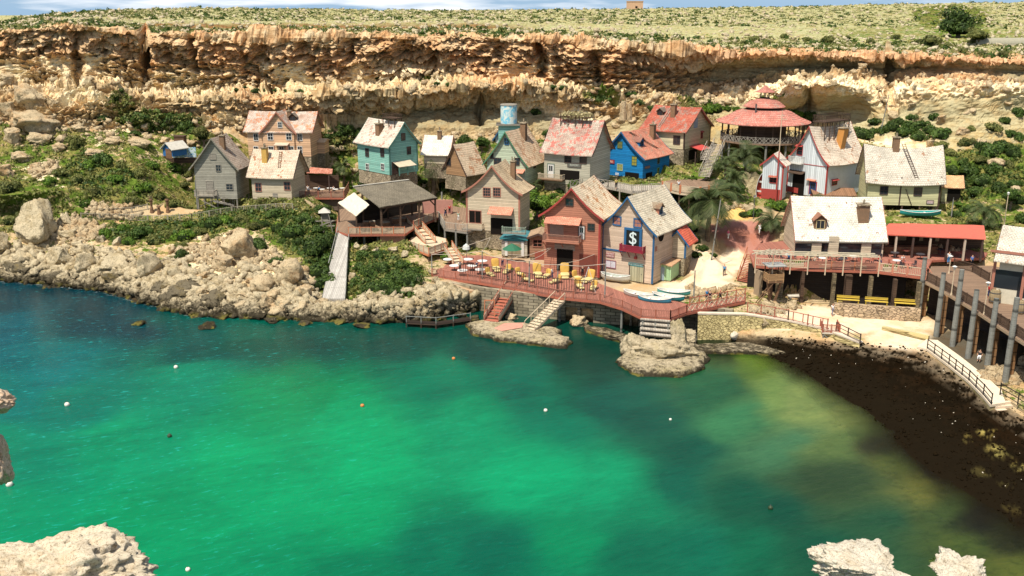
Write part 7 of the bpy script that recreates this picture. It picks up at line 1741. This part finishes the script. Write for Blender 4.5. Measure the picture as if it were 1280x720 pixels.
# ---- the plateau hut, greenhouse and wall
p = atY(793, 18.5, 470); k_ = 470/FPX; o = empty('stone_hut', (p.x, p.y, p.z-.5), .15, 'small peach coloured stone cube hut on the plateau skyline', 'hut'); MB().box(-3.1,-3,-1,3.1,3,6.3).build('wall', paint((0.55,0.35,0.22), .9), o); MB().box(-.5,-3.05,3.4,.5,-3.004,4.3).build('window', DARK, o); MB().box(-3.25,-3.15,6.3,3.25,3.1,6.6).build('parapet', paint((0.5,0.32,0.2), .9), o)
p = atY(1250, 57, 226); o = empty('greenhouse', p, .1, 'long low grey barrel roofed shelter on the plateau at right', 'shelter'); m = MB(); n0 = 12
for i in range(n0): a0, a1_ = math.pi*i/n0, math.pi*(i+1)/n0; m.quad((-6.5,-1.6*math.cos(a0),1.5*math.sin(a0)+.2),(7.5,-1.6*math.cos(a0),1.5*math.sin(a0)+.2),(7.5,-1.6*math.cos(a1_),1.5*math.sin(a1_)+.2),(-6.5,-1.6*math.cos(a1_),1.5*math.sin(a1_)+.2))
m.build('cover', paint((0.30,0.28,0.2), .8), o); MB().box(-6.6,-1.8,-.6,7.6,-1.65,.25).build('side_wall', paint((0.5,0.42,0.3)), o)
# ---- left slope: blue shack, mural, dark platform, fences, posts
h = House('blue_shack', 'small blue gabled shack with pale corrugated roof on the left hillside', 'shack', -32, (216,196,14.3), 204, 222, 186, 178, paint((0.02,0.12,0.30), .7), paint((0.5,0.47,0.4), .7), None, L=3.2, c=0, oh=.3, og=.4, sag=0, base=0); h.panel('F', 211, 192, 1.6, 1.7, WOODB, 'door')
mq0, mq1 = atz(216,193,14.2), atz(245,191,14.4); m = MB(); wallseg(m, mq0, mq1, 13.6, 15.4, .2); o = m.build('painted_wall', None); t = NT('wall painting', .7); ob = t.tc.outputs['Object']; a_ = t.noise(ob, .9, 5, .7, 1.5)
o.data.materials.append(t.done(t.mix(t.step(a_, .52, .62), t.mix(t.step(a_, .42, .5), (0.1,0.3,0.45), (0.6,0.68,0.7)), (0.12,0.3,0.12)))); tag(o, 'low wall painted in blue, white and green behind the timber house', 'painted wall')
m = MB(); wallseg(m, mq0+V3((-2,-.3,0)), mq1+V3((1,-.3,0)), 12.6, 13.55, .3); o = m.build('dark_parapet', WOODD); tag(o, 'dark plank parapet under the blue and white painted wall', 'parapet')
o = empty('hut', atz(226, 181, 15.6), 0, 'tiny brown box hut above the painted wall', 'hut'); MB().box(-.9,-.8,-1,.9,.8,1.6).build('wall', WOODB, o); MB().box(-1.05,-.95,1.6,1.05,.95,1.72).build('roof', WOODD, o)
dp = [atz(x, y, 14.3) for x, y in [(123,190),(180,188),(181,183),(126,185)]]; o = poly_deck('dark_platform', dp, 14.3, .3, WOODD, 'long dark timber platform on the left hillside beside the blue shack', fascia=WOODD); legs(o, [dp[0].lerp(dp[1], t)-V3((0,-.2,.1)) for t in (.05,.25,.5,.75,.95)], .25, WOODD, depth=1.2); fence([dp[0], dp[1]], .9, WOODG, WOODG, 'rails', 2, root=o, off=o.location)
def gp(px, py, up=0.0): q = hitpx(px, py); return q+V3((0,0,up))
FP = paint((0.33,0.29,0.21), .9, .6)
fence([gp(x, y) for x, y in [(102,274),(125,275),(150,275),(185,277),(210,277),(240,275)]], 1.0, FP, FP, 'picket', 2.2, .3, name='fence', label='weathered picket fence along the path left of the timber house', cat='fence')
fence([gp(x, y) for x, y in [(240,275),(262,271),(290,266),(320,264),(345,262),(366,262)]], 1.0, FP, FP, 'picket', 2.2, .3, name='fence', label='weathered picket fence below the timber house and the low cottage', cat='fence')
fence([gp(x, y) for x, y in [(125,268),(165,266),(185,262)]], .9, FP, FP, 'picket', 2.2, .3, name='fence', label='upper picket fence behind the pale hillside path', cat='fence')
for i, (x, y) in enumerate([(190,262),(210,262),(199,264)]): q = gp(x, y+3); o = empty('mooring_post', q, 0, ['left', 'right', 'short middle'][i]+' of the three brown carved posts on the pale left terrace', 'post'); MB().tube([(0,0,-.2),(0,0,.6),(0,0,1.0),(0,0,2.0 if i < 2 else 1.1)], [.42,.25,.18,.3], 9).build('shaft', WOODB, o); MB().cyl((0,0,2.0 if i < 2 else 1.1),(0,0,2.25 if i < 2 else 1.3),.38,.3,9).build('cap', WOODB, o)
# small kiosk and broken racks by the boat shed
o = empty('kiosk', gp(406,276), .2, 'tiny grey kiosk with a pyramid roof left of the boat shed', 'kiosk'); MB().box(-.6,-.6,-.3,.6,.6,1.5).build('body', WOODG, o); m = MB(); m.v = [(-1,-1,1.5),(1,-1,1.5),(1,1,1.5),(-1,1,1.5),(0,0,2.3)]; m.f = [(0,1,4),(1,2,4),(2,3,4),(3,0,4),(3,2,1,0)]; m.build('roof', paint((0.45,0.42,0.36)), o)
o = empty('drying_rack', gp(400,288), .1, 'ramshackle rack of crossed brown sticks left of the slipway top', 'rack'); m = MB()
for a_, b_ in (((-2.5,0,0),(2.2,0,1.5)),((-2.6,.4,1.4),(2.4,.3,1.5)),((-1.5,0,-.3),(-1.2,0,2.4)),((.5,0,-.3),(.3,.2,2.2)),((2,0,-.3),(1.5,0,2.6)),((-2.5,0,.8),(2.4,0,.7)),((0,-.6,-.8),(1.8,.2,1.2))): m.beam(a_, b_, .14)
m.build('sticks', WOODG, o)
# ---- water tank
q = atY(638, 165, 182); o = empty('water_tank', (q.x, q.y, 15.0), 0, 'pale blue mottled water tank on a boarded platform above the green house', 'water tank'); OO = o.location
def zt_(py): return atY(638, py, OO.y).z-OO.z
t = NT('tank paint', .5); a_ = t.noise(t.tc.outputs['Object'], .9, 5, .65, .6); tm = t.done(t.mix(t.step(a_, .42, .56), (0.16,0.48,0.62), (0.62,0.68,0.62)))
MB().cyl((-.3,0,zt_(154)), (-.3,0,zt_(131)), 1.5, 1.5, 24).build('tank', tm, o); MB().cyl((-.3,0,zt_(131)), (-.3,0,zt_(130)), 1.6, 1.5, 24).build('rim', WOODG, o)
MB().box(-2.6,-1.6,zt_(156),2.9,1.6,zt_(154)-.01).build('platform', WOODG, o); MB().box(-2.2,-1.2,-1,2.5,1.2,zt_(156)-.003).build('base_box', wood((0.25,0.5,0.42),None,.4,'z'), o)
h = House('lean_to', 'steep bright blue roofed lean-to beside the water tank', 'shed', -20, (633,180,15.6), 619, 640, 172, 161, WHT, paint((0.01,0.09,0.32), .6, .3), TRIMB, L=2.5, c=0, oh=.6, og=.4, sag=0, base=.5)
# old stone stumps by the rock pile
o = empty('stone_stump', atY(783,140,186), 0, 'tall grey tree-stump like stone pillar pair on the rock pile', 'pillar'); MB().tube([(-.6,0,-1.5),(-.6,0,1),(-.5,0,2.0)], [.7,.6,.5], 7).tube([(.6,.2,-1.5),(.6,.2,.6),(.5,.2,1.5)], [.6,.5,.4], 7).build('stump', RK_DRY, o)
# ---- boats
def boat(name, loc, L, W, H, rz, hull, inner, label, group=None, rx=0, ry=0):
    o = empty(name, loc, rz, label, 'boat', group); o.rotation_euler = (rx, ry, rz)
    N_, M_ = 14, 8; V, F, V2 = [], [], []
    for i in range(N_+1):
        u = -1+2*i/N_; w = W/2*(1-abs(u)**2.6)**.75+.02; sh = H*(.75+.3*u*u)
        for j in range(M_+1): a_ = math.pi*j/M_; V.append((u*L/2, -w*math.cos(a_), sh - (sh)*(math.sin(a_)**.7)*(1-.35*abs(u)**4)))
    for i in range(N_):
        for j in range(M_): k = i*(M_+1)+j; F.append((k, k+1, k+M_+2, k+M_+1))
    me = npmesh(name, V, F, True); me.materials.append(hull); hb = meshobj('hull', me, None, o)
    V2 = [(x*.96, y*.9, z*.9+.08) for x, y, z in V]; me2 = npmesh(name, V2, F, True); me2.materials.append(inner); meshobj('inside', me2, None, o)
    g = MB(); 
    for j in (0, M_): g.tube([V[i*(M_+1)+j] for i in range(N_+1)], .05, 5)
    g.build('gunwale', WTRIM, o)
    for u in (-.35, .25): MB().box(u*L/2-.15, -W*.42, H*.52, u*L/2+.15, W*.42, H*.58).build('thwart', WTRIM, o)
    return o
WB, TB = paint((0.55,0.53,0.45), .5), paint((0.02,0.25,0.25), .5)
boat('rowing_boat', atz(769,351,3.1), 4.4, 1.5, 1.0, -.5, WB, paint((0.4,0.42,0.36)), 'weathered white rowing boat in front of the dollar sign house window')
boat('rowing_boat', atz(1150,270,9.0), 6.2, 1.6, .9, -.06, TB, paint((0.02,0.3,0.26)), 'long teal rowing boat under the pale yellow house')
for i, (x, y, rz, m_) in enumerate([(835,375,-.5,TB),(818,378,-.4,paint((0.05,0.3,0.42), .5)),(798,372,-.6,WB),(842,369,-.3,paint((0.1,0.4,0.35), .5))]):
    boat('rowing_boat', atz(x, y, 3.35), 4.4, 1.4, .8, rz, m_, WB, ['teal', 'blue', 'white', 'green'][i]+' rowing boat stored behind the railing near the footbridge', 'boats behind the railing')
ub = boat('upright_boat', atz(950,251,8.3), 5.4, 1.9, .9, 0, paint((0.68,0.66,0.6), .5), paint((0.52,0.08,0.05), .6), 'red and white boat standing upright like a sign by the plaza', rx=0); ub.rotation_euler = Matrix(((.15,-.99,0),(0,0,-1),(.99,.15,0))).to_euler(); ub.location = ub.location + V3((0,-.3,2.7))
# mast by the white and red house
q = atz(969.5, 251, 8.9); H_ = solve(lambda h_: -proj(q+V3((0,0,h_)))[1], -138, 1, 30); o = empty('flagpole', q, 0, 'tall thin red and white mast in front of the white and red house', 'mast'); MB().cyl((0,0,0), (0,0,H_*.55), .14, .1).build('lower_pole', TRIMR, o); MB().cyl((0,0,H_*.55), (0,0,H_), .08, .05).beam((-.9,0,H_*.9), (.9,0,H_*.9), .06).build('upper_pole', RAILC, o)
for i, (x, y, top, lb) in enumerate([(889,325,248,'leaning grey pole beside the large arching palm'),(474,222,178,'thin grey pole in front of the turquoise house'),(563,240,205,'thin pole behind the raised walkway near the small tree'),(1189,272,247,'short grey post by the steps beside the yellow lean-to'),(867,374,338,'thin brown pole at the road end of the footbridge railing'),(1100,168,118,'thin leaning pole on the slope above the pale yellow house'),(247,262,225,'thin pole beside the timber house stilts')]):
    q = hitpx(x, y) or atz(x, y, 6); H_ = solve(lambda h_: -proj(q+V3((0,0,h_)))[1], -top, .3, 20); MB().cyl((0,0,-.3), ((.9 if i in (0,5) else 0),0,H_), .11, .07, 6).build('pole', PILE).location = q; tag(bpy.context.scene.objects[-1] if False else COL.objects[-1], lb, 'pole')
# ---- yellow loungers on the deck, white tables
YEL1, YEL2 = paint((0.55,0.33,0.07), .8, .4), paint((0.55,0.45,0.20), .8, .5)
def lounger(px, py, rz, label, s_=1.0, mat=YEL1):
    o = empty('lounger', atz(px, py, zd), rz, label, 'lounger', 'yellow loungers on the red deck'); 
    def cushion(nm, x0, y0, z0, x1, y1, z1, rx, m_):
        V, F = ico(3); V = np.sign(V)*np.abs(V)**.45; V = V*np.array([(x1-x0)/2, (y1-y0)/2, (z1-z0)/2])*.98; me = npmesh(nm, V, F, True); me.materials.append(m_); c_ = meshobj(nm, me, None, o); c_.location = ((x0+x1)/2, (y0+y1)/2, (z0+z1)/2); c_.rotation_euler = (rx, 0, 0); return c_
    cushion('seat', -.62*s_, -.8*s_, .22, .62*s_, .7*s_, .55, 0, YEL2); cushion('backrest', -.62*s_, .55*s_, .35, .62*s_, .95*s_, 1.75*s_, -.15, mat); cushion('footrest', -.5*s_, -1.6*s_, .12, .5*s_, -.95*s_, .38, 0, YEL2)
    for x in (-.5, .5):
        for y in (-.6, .6): MB().box(x-.04, y-.04, 0, x+.04, y+.04, .25).build('leg', METAL, o)
    return o
LG = [(620,338,.2,1.1),(612,345,.6,.8),(634,341,-.4,.8),(672,345,.1,1.2),(650,345,.7,.8),(684,347,-.5,.8),(706,346,0,1.25),(722,350,.8,.9),(736,352,-.6,1.1),(658,352,1.2,.8),(695,354,-1,.8),(724,360,.3,.9),(742,362,-.3,.8)]
for i, (x, y, rz, s_) in enumerate(sorted(LG)): lounger(x, y, rz, ORD[i]+' yellow cushioned lounger from the left on the red deck', s_*.85)
for i, (x, y) in enumerate([(568,338),(578,344),(590,338),(585,330),(560,330),(603,332),(600,343)]): table('table', atz(x, y, zd), ORD[i]+' white table at the left end of the red deck', 'white deck tables', 1.5)
# umbrellas folded green/white near the shop
for i, (x, y) in enumerate([(583,325),(640,325)]):
    o = empty('parasol', atz(x, y, zd), 0, ['folded pale parasol with a green top under the raised walkway', 'dark green parasol in front of the teal framed shop'][i], 'parasol'); MB().cyl((0,0,0),(0,0,2.6),.04).build('pole', METAL, o)
    tier([(1.5 if i else .6, 1.7), (.8 if i else .5, 2.15), (.05, 2.55)], 'canopy', paint((0.02,0.12,0.06), .7) if i else paint((0.5,0.52,0.48), .7), o, 10)
# net mending frame V ropes
o = empty('swing_frame', atz(735,366,zd), 0, 'thin white A shaped rope frame at the right end of the red deck', 'frame'); MB().beam((-1,0,0),(0,0,3.6),.06).beam((1,0,0),(0,0,3.6),.06).build('poles', WTRIM, o)
# ---- buoys
def buoy(px, py, col, label, r=.22):
    p = atz(px, py, 0); o = empty('buoy', p, 0, label, 'buoy', 'mooring buoys in the bay'); V, F = ico(3); me = npmesh('float', V*r, F, True); me.materials.append(col); f_ = meshobj('float', me, None, o); f_.location = (0,0,r*.45); MB().cyl((0,0,r*1.3),(0,0,r*1.8),r*.2,r*.16,8).build('ring', METAL, o)
BW, BO, BD = paint((0.7,0.65,0.55), .4, .2), paint((0.6,0.2,0.05), .5, .2), paint((0.03,0.05,0.02), .5, .2)
for x, y, c_, lb, r in [(220,460,BW,'white buoy floating highest in the left part of the bay',.24),(84,507,BW,'white buoy by the dark patch near the left edge',.26),(12,607,BW,'large pinkish white buoy at the left edge of the water',.3),(212,546,BD,'small dark buoy in the left part of the bay',.22),(453,508,BO,'orange buoy left of the centre of the bay',.2),(682,514,BW,'small white buoy near the centre of the bay',.2),(567,449,BO,'orange buoy below the flat rock platform',.2),(235,713,BW,'white buoy at the bottom edge beside the corner crag',.18),(963,636,BD,'dark float in the lower right of the bay',.2),(838,525,BW,'pale buoy right of the bay centre',.14)]: buoy(x, y, c_, lb, r)
# ---- people
def skin(name, joints, edges, mat, parent, lv=1, root=0):
    me = bpy.data.meshes.new(name); me.from_pydata([j[:3] for j in joints], edges, []); me.update(); o = bpy.data.objects.new(name, me); COL.objects.link(o); o.modifiers.new('s', 'SKIN')
    for i, j in enumerate(joints): sv = me.skin_vertices[0].data[i]; sv.radius = (j[3], j[4] if len(j) > 4 else j[3]); sv.use_root = (i == root)
    m_ = o.modifiers.new('u', 'SUBSURF'); m_.levels = lv; m_.render_levels = lv
    bpy.context.view_layer.update(); nm = bpy.data.meshes.new_from_object(o.evaluated_get(bpy.context.evaluated_depsgraph_get())); bpy.data.objects.remove(o); nm.name = name; nm.materials.clear(); nm.materials.append(mat); nm.shade_smooth(); return nm
SKN = NT('skin', .6, .3).done((0.45,0.25,0.16))
def person_meshes(pose):
    st = .22 if pose == 'walk' else .0; sit = pose == 'sit'; hz = .48 if sit else .92
    if sit: hipL, knL, anL = (-.1,0,hz), (-.11,-.42,hz+.02), (-.11,-.45,.08); hipR, knR, anR = (.1,0,hz), (.12,-.42,hz+.02), (.13,-.42,.08)
    else: hipL, knL, anL = (-.09,0,hz), (-.1,-st*.7,.5), (-.1,-st*.6,.08); hipR, knR, anR = (.09,0,hz), (.1,st*.2,.5), (.1,st*1.3,.1)
    z = hz; J = [(0,0,z,.13,.10),(0,0,z+.25,.13,.09),(0,.0,z+.45,.16,.09),(0,-.01,z+.56,.06),(0,-.02,z+.66,.085,.09),(0,-.02,z+.76,.08,.09),
      (-.19,0,z+.48,.055),(-.24,.03,z+.22,.042),(-.22,-.10 if not sit else -.25,z+.0 if not sit else z+.12,.034),(-.22,-.13 if not sit else -.32,z-.08 if not sit else z+.1,.036,.02),
      (.19,0,z+.48,.055),(.25,.02,z+.22,.042),(.23,.06 if not sit else -.25,z+.0 if not sit else z+.12,.034),(.23,.08 if not sit else -.32,z-.08 if not sit else z+.1,.036,.02),
      (*hipL,.085),(*knL,.06),(*anL,.04),(anL[0],anL[1]-.13,.035,.04,.03),(*hipR,.085),(*knR,.06),(*anR,.04),(anR[0],anR[1]-.13,.035,.04,.03)]
    E_ = [(0,1),(1,2),(2,3),(3,4),(4,5),(2,6),(6,7),(7,8),(8,9),(2,10),(10,11),(11,12),(12,13),(0,14),(14,15),(15,16),(16,17),(0,18),(18,19),(19,20),(20,21)]
    body = skin('body', J, E_, SKN, None)
    sh = [(x,y,zz,*[r*1.18+.008 for r in rr]) for x,y,zz,*rr in (J[0],J[1],J[2],J[6],J[7],J[10],J[11])]; sh[4] = (-.22,.02,z+.32,.055); sh[6] = (.23,.02,z+.32,.055); shirt = skin('shirt', sh, [(0,1),(1,2),(2,3),(3,4),(2,5),(5,6)], SKN, None)
    tr_ = [(0,0,z,.155,.125),(*hipL,.105),(*knL,.075),(anL[0],anL[1],anL[2]+.12,.06),(*hipR,.105),(*knR,.075),(anR[0],anR[1],anR[2]+.12,.06)]; trou = skin('trousers', tr_, [(0,1),(1,2),(2,3),(0,4),(4,5),(5,6)], SKN, None)
    hair = skin('hair', [(0,.015,z+.76,.092,.10),(0,.01,z+.82,.075,.08)], [(0,1)], SKN, None)
    return body, shirt, trou, hair
PM = {k: person_meshes(k) for k in ('stand', 'walk', 'sit')}
CM = {}
def cmat(c): 
    if c not in CM: CM[c] = NT('cloth', .85, .1).done(c)
    return CM[c]
def person(px, py, z, rz, pose, shirt, trou, hair, label):
    p = atz(px, py, z) if z is not None else (hitpx(px, py)); o = empty('person', p, rz, label, 'person', 'visitors in the village'); b, s_, t_, h_ = PM[pose]
    meshobj('body', b, None, o)
    for nm, me_, c_ in (('shirt', s_, shirt), ('trousers', t_, trou), ('hair', h_, hair)): q = meshobj(nm, me_.copy(), None, o); q.data.materials.clear(); q.data.materials.append(cmat(c_))
WH, RD, BK, BL, NV = (.7,.7,.68), (.5,.04,.04), (.02,.02,.025), (.05,.25,.5), (.03,.04,.1)
HB = (0.03,0.018,0.01)
for a_ in [(949,293,6.75,.5,'walk',WH,WH,HB,'person in white clothes walking across the red plaza'),(991,293,7.05,-.4,'stand',WH,BK,HB,'person in a white top and black trousers by the white boathouse roof'),(997,297,7.05,.8,'stand',WH,NV,BK,'person in white bending towards the boathouse wall'),(892,268,None,.2,'stand',BL,NV,HB,'person in a light blue shirt beside the large palm on the plaza'),
  (897,272,None,1.2,'walk',(.3,.3,.35),NV,BK,'person in grey standing by the large palm shade'),(562,268,6.25,.3,'stand',RD,BK,HB,'person in a red top standing on the raised walkway'),(557,272,6.25,-.5,'walk',BK,NV,BK,'person in black leaning on the raised walkway rail'),(573,277,6.25,0,'stand',(.3,.4,.3),WH,HB,'person in grey green on the raised walkway near the cream house'),
  (970,322,7.0,.2,'sit',RD,BK,HB,'person in red sitting at the left end of the café terrace'),(962,322,7.0,-.3,'sit',(.45,.25,.18),BK,HB,'person in tan sitting at the café terrace corner'),(883,377,3.55,.6,'stand',BL,BK,HB,'person in blue standing on the red footbridge'),(887,379,3.55,-.4,'stand',BK,(.3,.2,.15),BK,'person in black standing on the red footbridge'),(900,376,3.55,1.4,'walk',(.4,.12,.08),BK,HB,'person in dull red crossing the red footbridge'),
  (1224,450,1.7,-.6,'sit',(.06,.05,.05),WH,BK,'person in dark clothes sitting in the shade under the boardwalk'),(1214,334,6.65,.3,'stand',(.1,.2,.5),BK,HB,'person in a blue top at the back of the boardwalk'),(1128,330,7.0,.1,'sit',WH,NV,BK,'person in white sitting under the left part of the red canopy'),(868,205,11.9,.4,'stand',(.05,.2,.3),BK,HB,'person in blue at the foot of the pavilion staircase'),
  (385,240,8.0,.2,'sit',WH,NV,HB,'person in white seated at the left of the restaurant terrace'),(399,241,8.0,-.5,'sit',BL,BK,HB,'person in blue seated in the middle of the restaurant terrace'),(417,241,8.0,.5,'sit',WH,BK,BK,'person in white seated at the right of the restaurant terrace'),(1066,320,7.0,0,'stand',(.3,.3,.3),BK,HB,'person in grey on the café terrace'),(985,330,7.0,.4,'stand',BL,NV,HB,'person in blue at the second flower planter of the café terrace'),(1018,331,7.0,-.7,'sit',(.5,.4,.3),BK,HB,'person in beige sitting near the middle of the café terrace'),(1098,330,7.0,.3,'sit',RD,NV,BK,'person in red sitting where the café terrace meets the canopy'),(1185,330,7.0,.2,'stand',WH,BL,HB,'person in white top and blue trousers under the right part of the red canopy'),(575,340,3.5,.5,'stand',WH,BK,HB,'person in white among the white deck tables'),(596,336,3.5,-.5,'sit',NV,BK,HB,'person in navy sitting at a white deck table'),(628,334,3.5,.3,'stand',(.5,.3,.2),NV,BK,'person in brown behind the leftmost yellow loungers'),(690,349,3.5,1,'walk',WH,NV,HB,'person in white walking between the yellow loungers'),(728,347,3.5,-.3,'stand',BK,BK,HB,'person in black before the salmon house'),(910,300,None,.6,'walk',(.5,.1,.2),WH,HB,'person in pink walking down the concrete road'),(905,345,None,-.4,'walk',BL,BK,HB,'person in light blue on the lower concrete road'),(1040,395,None,.4,'walk',WH,(.2,.2,.25),HB,'person in white on the road before the undercroft'),(1235,372,6.6,.3,'walk',RD,NV,HB,'person in red walking on the boardwalk'),(1262,376,6.6,-.5,'walk',WH,BK,BK,'person in white walking on the boardwalk by the barrels'),(770,236,11.5,.2,'stand',(.5,.4,.1),BK,HB,'person in yellow on the timber bridge before the blue house'),(848,238,11.7,.1,'stand',WH,BK,HB,'person in white on the curved plank terrace'),(690,226,11.5,0,'stand',RD,BK,BK,'person in red on the balcony side of the faded red roofed house')]: person(*a_)
